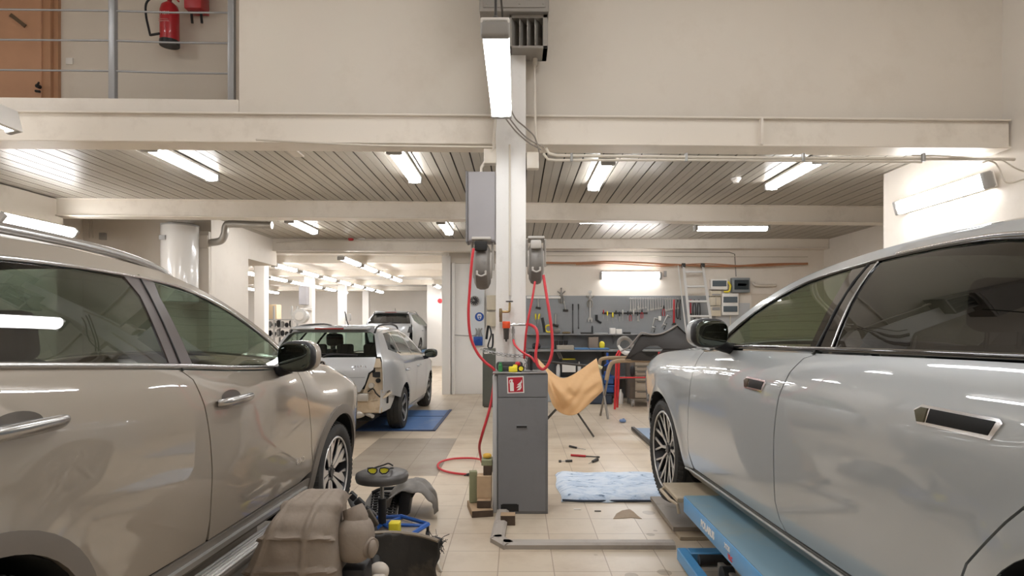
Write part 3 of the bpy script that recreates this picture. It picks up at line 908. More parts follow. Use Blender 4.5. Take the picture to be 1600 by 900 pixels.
# 'AWD' lettering at the foot of the front door
tz = B1.W(-.62, .47)
text('badge_lettering', 'AWD', .045, car1.matrix_basis @ Matrix.Translation((B1.W(-.62, .5)+.004, -.63, .5)) @ Matrix.Rotation(R(90), 4, 'Z') @ Matrix.Rotation(R(90), 4, 'X'), chrome, car1, .002)
for (y_, side_) in ((0, 1), (0, -1), (tR, 1), (tR, -1)):
    wheel(car1, side_*.80, y_, zw, .345, .225, .247, 'star', side_, True, rot=.35)
# wheel wells
for y_ in (0, tR):
    for s_ in (1, -1):
        p = PM(); n = 20; bm = BM()
        ring = circ(y_, zw, Ra-.002, -35, 215, n)
        A = [bm.verts.new((s_*(B1.W(a, b)-.004), a, b)) for a, b in ring]; C_ = [bm.verts.new((s_*.52, a, b)) for a, b in ring]
        for i in range(n): bm.faces.new((A[i], A[i+1], C_[i+1], C_[i]))
        bm.faces.new(C_)
        obj('wheel_arch_liner', bm, wellm, car1, 40, True)
# underbody
bm = BM(); box(bm, -.62, .62, -3.35, .75, .22, .34, .02, 1); obj('underbody', bm, wellm, car1, None, True)
# cabin
for sx_ in (.36, -.36): seat(car1, sx_, -1.55, seatm)
bm = BM(); box(bm, -.62, .62, -2.62, -2.2, .42, .6, .06, 3); box(bm, -.62, .62, -.07, .07, 0, .6, .05, 3, T(0, -2.55, .56, 0, R(18)))
obj('rear_bench', bm, seatm, car1, 50, True)
bm = BM(); box(bm, -.76, .76, -1.02, -.6, .62, 1.03, .07, 4); box(bm, -.72, .72, -.75, -.45, .9, 1.035, .02, 2)
obj('dashboard', bm, seatm, car1, 50, True)
bm = BM(); Ms = T(-.37, -1.1, .93, 0, R(65))
vs = []
tube(bm, [Ms @ Vector((.185*math.cos(2*PI*k/28), .185*math.sin(2*PI*k/28), 0)) for k in range(28)], .015, 8, closed=True)
sph(bm, Ms @ Vector((0, 0, -.01)), .06, .05, .03)
for a in (0, PI, -PI/2): tube(bm, [Ms @ Vector((0, 0, -.01)), Ms @ Vector((.18*math.cos(a), .18*math.sin(a), 0))], .013, 6)
obj('steering_wheel', bm, black, car1, 50, True)
mirror(car1, (1.0, -.85, 1.118), 1, beige, mirrorglass, sx=.105, sz=.085)
mirror(car1, (-1.0, -.85, 1.118), -1, beige, mirrorglass, sx=.105, sz=.085)
common_inside(B1, None, car1, seatm, -3.3, -.45)

# ----------------------------------------------------------------- light grey saloon, right
car2 = thing('saloon_car', 'light grey saloon filling the right of the picture, raised on a blue scissor lift', 'car', (1.99, 4.4475, .28), R(2.9))
B2 = Body(
 w0=[(.12, .82), (.22, .893), (.3, .925), (.4, .945), (.55, .962), (.7, .972), (.8, .974), (.9, .968), (1.0, .948), (1.06, .925), (1.1, .90), (1.2, .845), (1.3, .785), (1.38, .725), (1.45, .66), (1.52, .57)],
 plan=[(1.0, .74), (.85, .85), (.6, .94), (.3, .985), (0, 1.0), (-1.5, 1.0), (-3.2, .99), (-3.8, .95), (-4.2, .87), (-4.35, .8)],
 belt=[(1.0, .82), (.85, .86), (.6, .91), (.3, .955), (0, .985), (-.4, 1.01), (-.7, 1.025), (-1.2, 1.055), (-2.1, 1.075), (-3.0, 1.09), (-3.4, 1.09), (-4.4, 1.05)],
 cant=[(1.0, .83), (.85, .865), (.6, .915), (.3, .96), (0, .99), (-.4, 1.015), (-.66, 1.035), (-.8, 1.11), (-.95, 1.20), (-1.15, 1.305), (-1.35, 1.39), (-1.6, 1.455), (-1.9, 1.492), (-2.3, 1.505), (-2.7, 1.49), (-3.1, 1.43), (-3.5, 1.30), (-3.8, 1.16), (-4.0, 1.08), (-4.4, 1.05)],
 front=[(.1, .80), (.3, .88), (.55, .9), (.8, .88), (.95, .8), (1.1, .7)],
 rear=[(.1, -4.1), (.4, -4.25), (.7, -4.3), (1.0, -4.28), (1.1, -4.2)],
 bf=.12, brr=.1, crown=[(1.0, .03), (.5, .05), (-.2, .06), (-.9, .07), (-1.3, .07), (-1.8, .065), (-3, .05), (-3.9, .02), (-4.3, .03)],
 flare=[(0, .29, .42, .012), (-3.215, .29, .42, .012)])
zw2 = .29; Ra2 = .415; tR2 = -3.215
gF = [(-.72, 1.02), (-.695, .9), (-.66, .78), (-.61, .6), (-.565, .47), (-.545, .38), (-.6, .29)]
gB = [(-1.955, 1.055), (-1.90, 1.04), (-1.84, .98), (-1.785, .87), (-1.745, .7), (-1.72, .53), (-1.70, .4), (-1.715, .33), (-1.75, .285)]
gC = [(-3.14, 1.07), (-3.12, .95), (-3.05, .82), (-2.93, .70), (-2.80, .55), (-2.74, .42), (-2.72, .29)]
ff = top_pts(B2.cant, .78, -.64, 18, -.004)+[(-.71, 1.02)]+[(g[0]+.006, g[1]) for g in gF[1:-1]]+[(-.56, .28), (-.42, .265)]+circ(0, zw2, Ra2, 183, -3, 30)+[(.5, .25), (B2.front(.25), .25)]+edge_pts(B2.front, .3, .84, 8)
sides(B2, ff, 'front_fender', greypaint, car2, dens=.03)
fd = gF+[(-1.745, .283)]+gB[::-1][1:]+belt_line(B2, -1.93, -.73, 10, -.01)
sides(B2, fd, 'front_door', greypaint, car2, dens=.03)
rd = [(g[0]-.008, g[1]) for g in gB]+[(g[0]+.006, g[1]) for g in gC[::-1]]+belt_line(B2, -3.12, -1.97, 10, -.01)
sides(B2, rd, 'rear_door', greypaint, car2, dens=.03)
qp = [(g[0]-.004, g[1]) for g in gC]+[(-2.8, .27)]+circ(tR2, zw2, Ra2, 0, 178, 24)+[(-3.75, .25)]+edge_pts(B2.rear, .25, 1.0, 10)+top_pts(B2.cant, -4.24, -3.3, 10, -.004)+[(-3.25, 1.3), (-3.22, 1.09)]
sides(B2, qp, 'rear_quarter', greypaint, car2, dens=.03)
sl = [(-.44, .26), (-.56, .272), (-.62, .278), (-1.75, .275), (-2.72, .28), (-2.79, .262), (-2.72, .215), (-1.6, .21), (-.5, .215)]
sides(B2, sl, 'sill', mat('sill_grey', '#83807b', .35, metal=.5), car2, dens=.04, thick=.05)
strip(B2, [(-.45, .262), (-.9, .262), (-1.8, .26), (-2.76, .262)], .007, 'sill_edge', mat('satin_edge', '#a9a8a5', .45, metal=.5), car2, off=.008)
w2 = [(-1.86, 1.405), (-2.05, 1.425), (-2.35, 1.432), (-2.6, 1.42), (-2.9, 1.37), (-3.2, 1.26)]
a2 = [(-.93, 1.055), (-1.0, 1.12), (-1.13, 1.20), (-1.3, 1.285), (-1.5, 1.355), (-1.7, 1.39), (-1.835, 1.404)]
g1 = a2+[(-1.88, 1.30), (-1.905, 1.08), (-1.4, 1.068)]
sides(B2, g1, 'front_door_glass', glass_r, car2, thick=.004)
g2 = [(-2.06, 1.088), (-2.03, 1.2), (-1.975, 1.415)]+w2[1:]+[(-3.2, 1.10), (-2.6, 1.095)]
sides(B2, g2, 'rear_door_glass', glass_d, car2, thick=.004)
pB = [(-1.90, 1.075), (-1.875, 1.3), (-1.83, 1.415), (-1.985, 1.43), (-2.035, 1.2), (-2.068, 1.08)]
sides(B2, pB, 'centre_pillar_trim', gloss_black, car2, off=.003, dens=.03)
strip(B2, [(-1.93, 1.42), (-1.965, 1.06)], .005, 'pillar_gap', rubber, car2, off=.006)
strip(B2, [(-1.985, 1.425), (-2.03, 1.22), (-2.062, 1.09)], .004, 'pillar_edge', satin, car2, off=.006)
cp = top_pts(B2.cant, -.66, -3.5, 38, .001)+[(-3.3, 1.25), (-3.2, 1.275)]+[(q[0], q[1]+.014) for q in w2[::-1][1:]]+[(q[0]+.01, q[1]+.016) for q in a2[::-1]]+[(-.78, 1.03)]
sides(B2, cp, 'roof_side', greypaint, car2, dens=.03, step=.04)
strip(B2, [(q[0]+.01, q[1]+.012) for q in a2]+[(q[0], q[1]+.011) for q in w2[1:]], .008, 'window_seal', gloss_black, car2, off=.003)
strip(B2, [(q[0], q[1]+.026) for q in w2[1:]], .006, 'window_chrome', chrome, car2, off=.003)
strip(B2, [(-.8, 1.045), (-1.2, 1.064), (-2.1, 1.082), (-3.0, 1.096), (-3.2, 1.097)], .011, 'belt_trim', gloss_black, car2, off=.003)
strip(B2, [(-.95, 1.055), (-1.2, 1.068), (-2.1, 1.088)], .004, 'belt_chrome', chrome, car2, off=.012)
# dark triangle in front of the front door glass
sides(B2, [(-.8, 1.048), (-.97, 1.13), (-1.12, 1.215), (-.99, 1.11), (-.935, 1.05)], 'mirror_triangle', gloss_black, car2, off=.002)
inner = [(-.6, 1.0), (-.5, .5), (-.56, .28), (-2.72, .28), (-2.8, .5), (-3.0, .76), (-3.4, .76), (-3.7, .5), (-4.1, .5), (-4.1, 1.0), (-3.0, 1.07), (-2.1, 1.06), (-1.2, 1.04)]
sides(B2, inner, 'door_lining', wellm, car2, off=-.03, thick=0, step=.1)
p = PM(); p.panel([(.78, -.995), (.78, .995), (-.62, .995), (-.55, 0), (-.62, -.995)], B2.top, .06, 0, .01, True); p.build('bonnet', greypaint, car2)
p = PM(); p.panel([(-.66, -.93), (-.58, 0), (-.66, .93), (-1.55, .90), (-1.62, 0), (-1.55, -.90)], B2.top, .06, 0, .004, True); p.build('windscreen', glass_r, car2)
p = PM()
for s_ in (1, -1): p.panel([(-.63, s_*.94), (-.63, s_*1), (-1.6, s_*1), (-1.6, s_*.91)], B2.top, .05, 0.001, 0, True)
p.build('windscreen_pillar', greypaint, car2)
p = PM(); p.panel([(-1.63, 0), (-1.56, -1), (-3.0, -1), (-2.95, 0), (-3.0, 1), (-1.56, 1)], B2.top, .07, 0, .01, True); p.build('roof', greypaint, car2)
p = PM(); p.panel([(-2.96, 0), (-3.01, -1), (-3.85, -1), (-3.85, 1), (-3.01, 1)], B2.top, .07, 0, .004, True); p.build('rear_glass', glass_d, car2)
p = PM(); p.panel([(-3.87, -1), (-4.24, -1), (-4.24, 1), (-3.87, 1)], B2.top, .07, 0, .004, True); p.build('boot_lid', greypaint, car2)
p = PM(); p.panel([(-1.7, -.9), (-3.0, -.9), (-3.0, .9), (-1.7, .9)], B2.top, .1, -.05, 0, True); p.build('headliner', headl, car2)
p = PM(); p.panel([(-.98, .25), (.98, .25), (.98, .85), (-.98, .85)], B2.nose, .08, 0, .01, True); p.build('front_bumper', greypaint, car2)
p = PM(); p.panel([(-.98, .25), (.98, .25), (.98, 1.04), (-.98, 1.04)], B2.back, .08, 0, .01, False); p.build('rear_bumper', greypaint, car2)
# flush door handles: chrome frame round a dark well
def flush_handle(t0, t1, z):
    for s_ in (1, -1):
        a, b = t0, t1
        p = PM(); p.panel([(a, z+.012), (a-.03, z+.03), (b+.01, z+.028), (b, z+.018), (b+.03, z-.028), (a-.02, z-.026)], B2.side, .03, .004, .004, False, s_)
        h = p.build('door_handle', chrome, car2)
        p = PM(); p.panel([(a-.065, z+.022), (b+.02, z+.020), (b+.038, z-.017), (a-.055, z-.018)], B2.side, .03, .0055, .003, False, s_)
        p.build('handle_well', mat('handle_black', '#050505', .3, spec=.2), h)
        p = PM(); p.panel([(a-.006, z+.010), (a-.03, z+.022), (a-.055, z+.022), (a-.046, z-.019), (a-.02, z-.02)], B2.side, .03, .007, .004, False, s_)
        p.build('handle_grip', mat('dark_chrome', '#6b6a5e', .15, metal=1), h)
flush_handle(-1.43, -1.66, .90)
flush_handle(-2.605, -2.91, .915)
bm = BM(); box(bm, -.62, .62, -4.0, .75, .20, .32, .02, 1); obj('underbody', bm, wellm, car2, None, True)
for (y_, side_) in ((0, 1), (0, -1), (tR2, 1), (tR2, -1)):
    wheel(car2, side_*.835, y_, zw2, .362, .235, .275, 'ytwin', side_, True, rot=.1)
for y_ in (0, tR2):
    for s_ in (1, -1):
        n = 20; bm = BM(); ring = circ(y_, zw2, Ra2+.001, -35, 215, n)
        A = [bm.verts.new((s_*(B2.W(a, b)-.004), a, b)) for a, b in ring]; C_ = [bm.verts.new((s_*.52, a, b)) for a, b in ring]
        for i in range(n): bm.faces.new((A[i], A[i+1], C_[i+1], C_[i]))
        bm.faces.new(C_)
        obj('wheel_arch_liner', bm, wellm, car2, 40, True)
for sx_ in (.4, -.4): seat(car2, sx_, -1.85, seatm, .52)
bm = BM(); box(bm, -.65, .65, -3.0, -2.5, .42, .6, .06, 3); box(bm, -.65, .65, -.07, .07, 0, .6, .05, 3, T(0, -3.0, .56, 0, R(20)))
obj('rear_bench', bm, seatm, car2, 50, True)
bm = BM(); box(bm, -.8, .8, -1.25, -.8, .6, .97, .07, 4); box(bm, -.75, .75, -.95, -.6, .9, .98, .02, 2)
obj('dashboard', bm, seatm, car2, 50, True)
bm = BM(); Ms = T(-.4, -1.38, .93, 0, R(65))
tube(bm, [Ms @ Vector((.185*math.cos(2*PI*k/28), .185*math.sin(2*PI*k/28), 0)) for k in range(28)], .016, 8, closed=True)
sph(bm, Ms @ Vector((0, 0, -.01)), .06, .05, .03)
for a in (0, PI, -PI/2): tube(bm, [Ms @ Vector((0, 0, -.01)), Ms @ Vector((.18*math.cos(a), .18*math.sin(a), 0))], .014, 6)
obj('steering_wheel', bm, black, car2, 50, True)
mirror(car2, (-1.04, -1.13, 1.135), -1, greypaint, mirrorglass, sx=.10, sz=.078)
mirror(car2, (1.04, -1.13, 1.135), 1, greypaint, mirrorglass, sx=.10, sz=.078)
common_inside(B2, None, car2, seatm, -3.9, -.6)
# ----------------------------------------------------------------- estate car with its rear bumper off
silver = mat('silver_paint', '#b9bbbd', .33, metal=.4, coat=1)
silverd = mat('dusty_silver_paint', '#8f9193', .45, metal=.4, coat=.5)
bareb = mat('dirty_bare_body', '#b7a58c', .6, dirt='#5d4c3b', dscale=7, damt=.8, bump=.3, bscale=25)
barem = mat('bare_body_metal', '#b0aba3', .4, metal=.5, dirt='#6c5d4c', dscale=6, damt=.7)
redlens = mat('red_lamp_lens', '#7b2a25', .25, coat=.5)
def estate(name, label, cat, loc, rz, paint, L_, wb, wid, hh, damaged):
    root = thing(name, label, cat, loc, rz)
    k = wid/.866; q = hh/1.467
    F = .83; Rr = -(L_-F)
    B = Body(
     w0=[(.12, .76*k), (.25, .82*k), (.4, .848*k), (.55, .86*k), (.7, .866*k), (.85, .862*k), (.95, .85*k), (1.03, .832*k), (1.1, .80*k), (1.2, .745*k), (1.3, .685*k), (1.4, .62*k), (1.47, .55*k)],
     plan=[(F, .78), (F-.25, .93), (.3, .985), (0, 1), (-wb*.6, 1), (-wb, .99), (Rr+.5, .965), (Rr+.25, .93), (Rr, .87)],
     belt=[(F, .78*q), (.5, .86*q), (0, .94*q), (-.5, .97*q), (-1.2, 1.0*q), (-2.2, 1.04*q), (Rr, 1.08*q)],
     cant=[(F, .79*q), (.5, .87*q), (0, .95*q), (-.42, .985*q), (-.6, 1.08*q), (-.85, 1.23*q), (-1.1, 1.34*q), (-1.4, 1.405*q), (-1.8, 1.42*q), (-2.4, 1.41*q), (Rr+.5, 1.37*q), (Rr, 1.3*q)],
     front=[(.1, F-.1), (.4, F), (.7, F-.02), (.9, F-.2)],
     rear=[(.1, Rr+.06), (.5, Rr), (.85, Rr), (1.05, Rr+.05), (1.2, Rr+.16), (1.4, Rr+.40), (1.5, Rr+.52)],
     bf=.1, brr=.09, crown=[(F, .03), (0, .05), (-.7, .05), (-1.2, .065), (-2, .06), (Rr, .045)], flare=[(0, .3, .37, .012), (-wb, .3, .37, .012)])
    zw = .30; Ra = .355
    gF = [(-.55, .955*q), (-.52, .7), (-.44, .45), (-.42, .27)]; gB = [(-1.52, 1.0*q), (-1.5, .7), (-1.5, .27)]
    gC = [(-wb-.08, 1.05*q), (-wb-.02, .85), (-wb+.18, .66)]
    sides(B, top_pts(B.cant, F-.12, -.45, 12, -.004)+gF+circ(0, zw, Ra, 183, -3, 18)+[(B.front(.25), .25)]+edge_pts(B.front, .3, .76*q, 6), 'front_fender', paint, root, dens=.06, step=.1)
    sides(B, [(g[0]-.006, g[1]) for g in gF]+gB[::-1]+belt_line(B, -1.5, -.56, 6), 'front_door', paint, root, dens=.06, step=.1)
    sides(B, [(g[0]-.006, g[1]) for g in gB]+[(-wb+.36, .27)]+circ(-wb, zw, Ra, 4, 60, 8)+gC[::-1]+belt_line(B, -wb-.07, -1.53, 6), 'rear_door', paint, root, dens=.06, step=.1)
    rr = edge_pts(B.rear, .62, 1.42*q, 12)
    low = [(Rr+.22, .56), (Rr+.2, .62)] if damaged else [(-wb-.42, .28), (B.rear(.28), .28)]+edge_pts(B.rear, .32, .6, 4)
    arc = circ(-wb, zw, Ra, 62, 150 if damaged else 176, 14)
    topq = [(Rr+.45, 1.37*q), (-wb-.35, 1.36*q), (-wb-.55, 1.14*q), (-wb-.08, 1.06*q)]
    q1 = [(g[0]-.004, g[1]) for g in gC]+arc+low+rr+topq
    sides(B, q1, 'rear_quarter', paint, root, dens=.05, step=.08)
    sides(B, [(-.4, .26), (-wb+.37, .26), (-wb+.36, .2), (-.42, .19)], 'sill', paint, root, dens=.08, thick=.04)
    wt = [(-1.45, 1.36*q), (-1.9, 1.375*q), (-2.4, 1.365*q)]
    sides(B, [(-.62, 1.0*q), (-.78, 1.10*q), (-.98, 1.22*q), (-1.2, 1.31*q), (-1.46, 1.355*q), (-1.5, 1.03*q)], 'front_door_glass', glass_far, root, thick=.004, step=.1)
    sides(B, [(-1.58, 1.035*q), (-1.56, 1.36*q), (-2.0, 1.37*q), (-2.3, 1.362*q), (-2.42, 1.1*q), (-2.38, 1.07*q)], 'rear_door_glass', glass_far, root, thick=.004, step=.1)
    sides(B, [(-2.49, 1.09*q), (-2.38, 1.36*q), (-wb-.36, 1.345*q), (-wb-.52, 1.16*q), (-wb-.45, 1.1*q)], 'quarter_glass', glass_far, root, thick=.004, step=.1)
    sides(B, [(-1.5, 1.03*q), (-1.47, 1.36*q), (-1.55, 1.365*q), (-1.575, 1.03*q)], 'pillar_trim', gloss_black, root, step=.1)
    sides(B, [(-2.385, 1.07*q), (-2.43, 1.1*q), (-2.31, 1.365*q), (-2.37, 1.368*q), (-2.485, 1.09*q)], 'pillar_trim', gloss_black, root, step=.1)
    cp = top_pts(B.cant, -.44, Rr+.5, 24, 0)+[(-wb-.36, 1.35*q), (-2.4, 1.37*q), (-2, 1.378*q), (-1.46, 1.365*q), (-1.2, 1.32*q), (-.98, 1.23*q), (-.78, 1.11*q), (-.6, 1.0*q)]
    sides(B, cp, 'roof_side', paint, root, dens=.05, step=.06)
    inner = [(-.45, .95*q), (-.4, .3), (-wb+.4, .3), (-wb+.36, .5), (-wb, .68), (-wb-.36, .6), (-wb-.42, .5), (Rr+.15, .5), (Rr+.2, 1.0*q), (-wb, 1.04*q), (-1.5, .99*q)]
    sides(B, inner, 'door_lining', wellm, root, off=-.04, thick=0, step=.15)
    def tp(poly, n, m, off=0, th=.01):
        p = PM(); p.panel(poly, B.top, .08, off, th, True); p.build(n, m, root)
    tp([(F-.12, -.99), (F-.12, .99), (-.42, .99), (-.36, 0), (-.42, -.99)], 'bonnet', paint)
    tp([(-.46, -.92), (-.38, 0), (-.46, .92), (-1.15, .9), (-1.22, 0), (-1.15, -.9)], 'windscreen', glass_far, 0, .003)
    p = PM()
    for s_ in (1, -1): p.panel([(-.43, s_*.93), (-.43, s_), (-1.2, s_), (-1.2, s_*.9)], B.top, .06, .001, 0, True)
    p.build('windscreen_pillar', paint, root)
    tp([(-1.23, 0), (-1.16, -1), (Rr+.42, -1), (Rr+.42, 1), (-1.16, 1)], 'roof', paint)
    p = PM(); p.panel([(-.98, .25), (.98, .25), (.98, .78*q), (-.98, .78*q)], B.nose, .08, 0, .01, True); p.build('front_bumper', paint, root)
    # rear end
    zg0, zg1 = 1.06*q, 1.36*q
    p = PM(); p.panel([(-.92, zg0), (.92, zg0), (.93, zg1-.02), (.86, zg1+.01), (-.86, zg1+.01), (-.93, zg1-.02)], B.back, .06, .004, .006, False); p.build('rear_glass', glass_far if damaged else glass_d, root)
    p = PM()
    p.panel([(-1, zg0-.0), (-.925, zg0), (-.935, zg1-.02), (-.87, zg1+.016), (.87, zg1+.016), (.935, zg1-.02), (.925, zg0), (1, zg0), (1, zg1+.10), (-1, zg1+.10)], B.back, .05, 0, .01, False)
    p.build('rear_window_surround', paint, root)
    if damaged:
        tg = [(-.66, .62), (.62, .62), (.70, .72), (.76, .86), (.84, .9), (.9, 1.055), (-.9, 1.055), (-.84, .9), (-.78, .86), (-.72, .72)]
    else:
        tg = [(-.8, .5), (.8, .5), (.86, .7), (.95, 1.055), (-.95, 1.055), (-.86, .7)]
    tg = [(a, b*q if b > 1 else b) for a, b in tg]
    p = PM(); p.panel(tg, B.back, .06, .006, .03, False); tail = p.build('tailgate', paint, root)
    p = PM(); p.panel([(-.7, .80), (.7, .80), (.705, .808), (-.705, .808)], B.back, .06, .009, .004, False); p.build('tailgate_crease', silverd, tail)
    # spoiler and third brake lamp
    bm = BM(); T0 = B.rear(zg1+.04)
    box(bm, -.50*k, .50*k, T0-.20, T0+.12, zg1+.045, zg1+.085, .018, 3)
    obj('roof_spoiler', bm, paint, root, 50, True)
    bm = BM(); box(bm, -.19, .19, T0-.212, T0-.18, zg1+.048, zg1+.072, .008, 2); obj('brake_lamp', bm, redlens, root, 50, True)
    # wiper
    bm = BM(); tt = B.rear(zg0+.03)-.1; tube(bm, [(0, tt-.02, zg0+.0), (.1, tt-.02, zg0+.035), (.42, tt+.02, zg0+.025)], .011, 8, 4); tube(bm, [(-.18, tt-.005, zg0+.05), (.42, tt+.02, zg0+.03)], .008, 6)
    obj('rear_wiper', bm, black, root, 50, True)
    for s_ in (1, -1):
        bm = BM(); P = []
        for t, dz in ((-1.25, -.01), (-1.35, .03), (-1.8, .045), (-2.6, .045), (-wb-.5, .035), (-wb-.62, -.01)):
            zc = B.cant(t); P.append(Vector((s_*(B.W(t, zc)-.04), t, zc+.02+dz)))
        tube(bm, P, .015, 8, 4); obj('roof_rail', bm, black if damaged else satin, root, 50, True)
        w_ = B.W(-1.3, .83)
        for t in (-1.35, -2.3):
            bm = BM(); w_ = B.W(t, .83*q); tube(bm, [(s_*w_, t+.08, .83*q), (s_*(w_+.035), t+.04, .83*q), (s_*(w_+.035), t-.06, .83*q), (s_*w_, t-.09, .83*q)], .014, 8, 3)
            obj('door_handle', bm, paint, root, 50, True)
    bm = BM(); tube(bm, [(0, -2.3, 1.47*q), (0, -2.38, 1.53*q), (0, -2.48, 1.66*q)] if damaged else [(0, -2.5, 1.45*q), (0, -2.6, 1.56*q)], .008, 6); obj('aerial', bm, black, root, None, True)
    for (y_, s_) in ((0, 1), (0, -1), (-wb, 1), (-wb, -1)):
        wheel(root, s_*(wid-.12), y_, zw-.0, .30, .205, .20, 'plain', s_, not damaged and False, simple=True, m1=rimdark, m2=rimsil, rot=.4)
    for y_ in (0, -wb):
        for s_ in (1, -1):
            n = 14; bm = BM(); ring = circ(y_, zw, Ra+.001, -20, 200 if y_ == 0 or not damaged else 150, n)
            A = [bm.verts.new((s_*(B.W(a, b)-.004), a, b)) for a, b in ring]; C_ = [bm.verts.new((s_*.5, a, b)) for a, b in ring]
            for i in range(n): bm.faces.new((A[i], A[i+1], C_[i+1], C_[i]))
            bm.faces.new(C_); obj('wheel_arch_liner', bm, wellm, root, 40, True)
    bm = BM(); box(bm, -.55, .55, Rr+.3, F-.1, .2, .3, .02, 1); obj('underbody', bm, wellm, root, None, True)
    for sx_ in (.36, -.36): seat(root, sx_, -1.3, seatm, .48)
    bm = BM(); box(bm, -.6, .6, -.07, .07, 0, .56, .05, 3, T(0, -2.3, .52, 0, R(14)))
    for hx in (-.38, 0, .38): box(bm, hx-.12, hx+.12, -2.50, -2.42, 1.04, 1.2, .035, 3)
    obj('rear_bench', bm, seatm, root, 50, True)
    bm = BM(); box(bm, -.68, .68, -.9, -.5, .6, .94, .06, 3); obj('dashboard', bm, seatm, root, 50, True)
    mirror(root, (wid+.1, -.62, .99*q), 1, paint, mirrorglass, sx=.11, sz=.075)
    mirror(root, (-wid-.1, -.62, .99*q), -1, paint, mirrorglass, sx=.11, sz=.075)
    return root, B, Rr
glass_far = glassmat('pale_green_glass', (.62, .72, .66), 1.6)
car3, B3, R3 = estate('estate_car', 'silver estate car on a blue floor lift with its rear bumper and lamp removed', 'car', (-2.45, 11.22, 0), 0, silver, 4.24, 2.45, .866, 1.467, True)
# plate, emblem, model lettering
tzr = R3-.085
bm = BM(); box(bm, -.26, .26, R3-.115, R3-.105, .735, .85, .006, 2); pl = obj('number_plate', bm, whitep, car3, 50, True)
bm = BM(); box(bm, -.27, .27, R3-.108, R3-.09, .72, .86, .006, 2); obj('plate_holder', bm, black, car3, 50, True)
Mt = car3.matrix_basis @ Matrix.Translation((.0, R3-.117, .793)) @ Matrix.Rotation(R(90), 4, 'X')
text('plate_lettering', 'DXY', .095, Mt @ Matrix.Translation((.12, 0, 0)), black, pl, .001, bold=.002)
text('badge_lettering', 'FABIA', .045, car3.matrix_basis @ Matrix.Translation((.48, R3-.078, .94)) @ Matrix.Rotation(R(90), 4, 'X'), chrome, car3, .002, spacing=1.4)
bm = BM(); cyl(bm, (0, R3-.10, .975), (0, R3-.088, .975), .045, n=24)
em = obj('emblem', bm, chrome, car3, 40, True)
bm = BM(); cyl(bm, (0, R3-.104, .975), (0, R3-.099, .975), .037, n=24); obj('emblem_field', bm, black, em, 40, True)
bm = BM(); prism(bm, [(-.028, -.006), (-.005, -.004), (.006, -.022), (.012, -.006), (.03, -.002), (.012, .004), (.004, .026), (-.004, .006), (-.026, .008)], .004, T(0, R3-.103, .975, 0, R(90))); obj('emblem_arrow', bm, chrome, em, None, True)
# opened rear corner: lamp bay, bare panel, brackets, exposed crash beam
for s_ in (1, -1):
    p = PM(); p.panel([(.66, .60), (.80, .60), (1, .60), (1, 1.0), (.93, 1.05), (.86, .9), (.78, .84), (.71, .70)], B3.back, .04, -.05, .02, False, s_); p.build('lamp_bay', bareb, car3)
    p = PM(); p.panel([(.72, .93), (.97, .93), (.97, 1.05), (.88, 1.05)], B3.back, .04, -.02, .03, False, s_); p.build('lamp_bay_lip', bareb, car3)
    bm = BM(); box(bm, s_*.60, s_*.70, R3+.02, R3+.06, .80, .87, .006, 1); o = obj('lamp_socket', bm, black, car3, None, True)
    bm = BM(); cyl(bm, (s_*.60, R3-.03, .70), (s_*.60, R3+.05, .70), .035, .03, 16); obj('vent_pipe', bm, barem, car3, 50, True)
    p = PM(); p.panel([(R3+.02, .34), (R3+.34, .36), (R3+.5, .52), (R3+.56, .60), (R3+.2, .64), (R3+.02, .64)], B3.side, .05, -.03, .02, False, s_); p.build('bare_quarter_skirt', silver, car3)
    bm = BM(); box(bm, s_*.735, s_*.775, R3+.18, R3+.20, .45, .60, .003, 1); obj('bumper_bracket', bm, black, car3, None, True)
    bm = BM(); tube(bm, [(s_*.5, R3+.1, .50), (s_*.62, R3+.04, .52), (s_*.74, R3+.10, .55), (s_*.78, R3+.25, .60)], .03, 8, 4, flat=.4); sph(bm, (s_*.58, R3+.08, .44), .07, .06, .09, .8, 12, 8); obj('crumpled_panel', bm, bareb, car3, 40, True)
for s_ in (1, -1):
    for (u_, z_, r_) in ((.83, .88, .022), (.9, .76, .03), (.80, .68, .02)):
        q_ = Vector(B3.back(u_, z_)); bm = BM(); cyl(bm, (s_*q_.x, q_.y+.03, z_), (s_*q_.x, q_.y+.06, z_), r_, n=12); obj('panel_hole', bm, wellm, car3, 40, True)
    bm = BM(); tube(bm, [(s_*.56, R3-.03, .62), (s_*.62, R3-.02, .66), (s_*.66, R3-.01, .60), (s_*.70, R3+.03, .55)], .009, 6, 4); obj('loose_cable', bm, black, car3, 60, True)
bm = BM(); box(bm, -.56, .56, R3-.04, R3+.02, .50, .60, .012, 2); obj('crash_beam', bm, barem, car3, 50, True)
bm = BM(); box(bm, -.72, .72, R3+.03, R3+.12, .34, .64, .02, 2); obj('rear_panel', bm, bareb, car3, 50, True)
bm = BM(); sph(bm, (.28, R3+.1, .33), .22, .12, .07, .8); tube(bm, [(.5, R3+.1, .33), (.62, R3-.02, .31)], .025, 10, 0); obj('silencer', bm, barem, car3, 50, True)
bm = BM(); box(bm, -.4, .1, R3, R3+.1, .28, .36, .02, 2); obj('tow_bracket', bm, bareb, car3, 50, True)
text('sticker', '', .01, Matrix.Identity(4), black, car3) if False else None

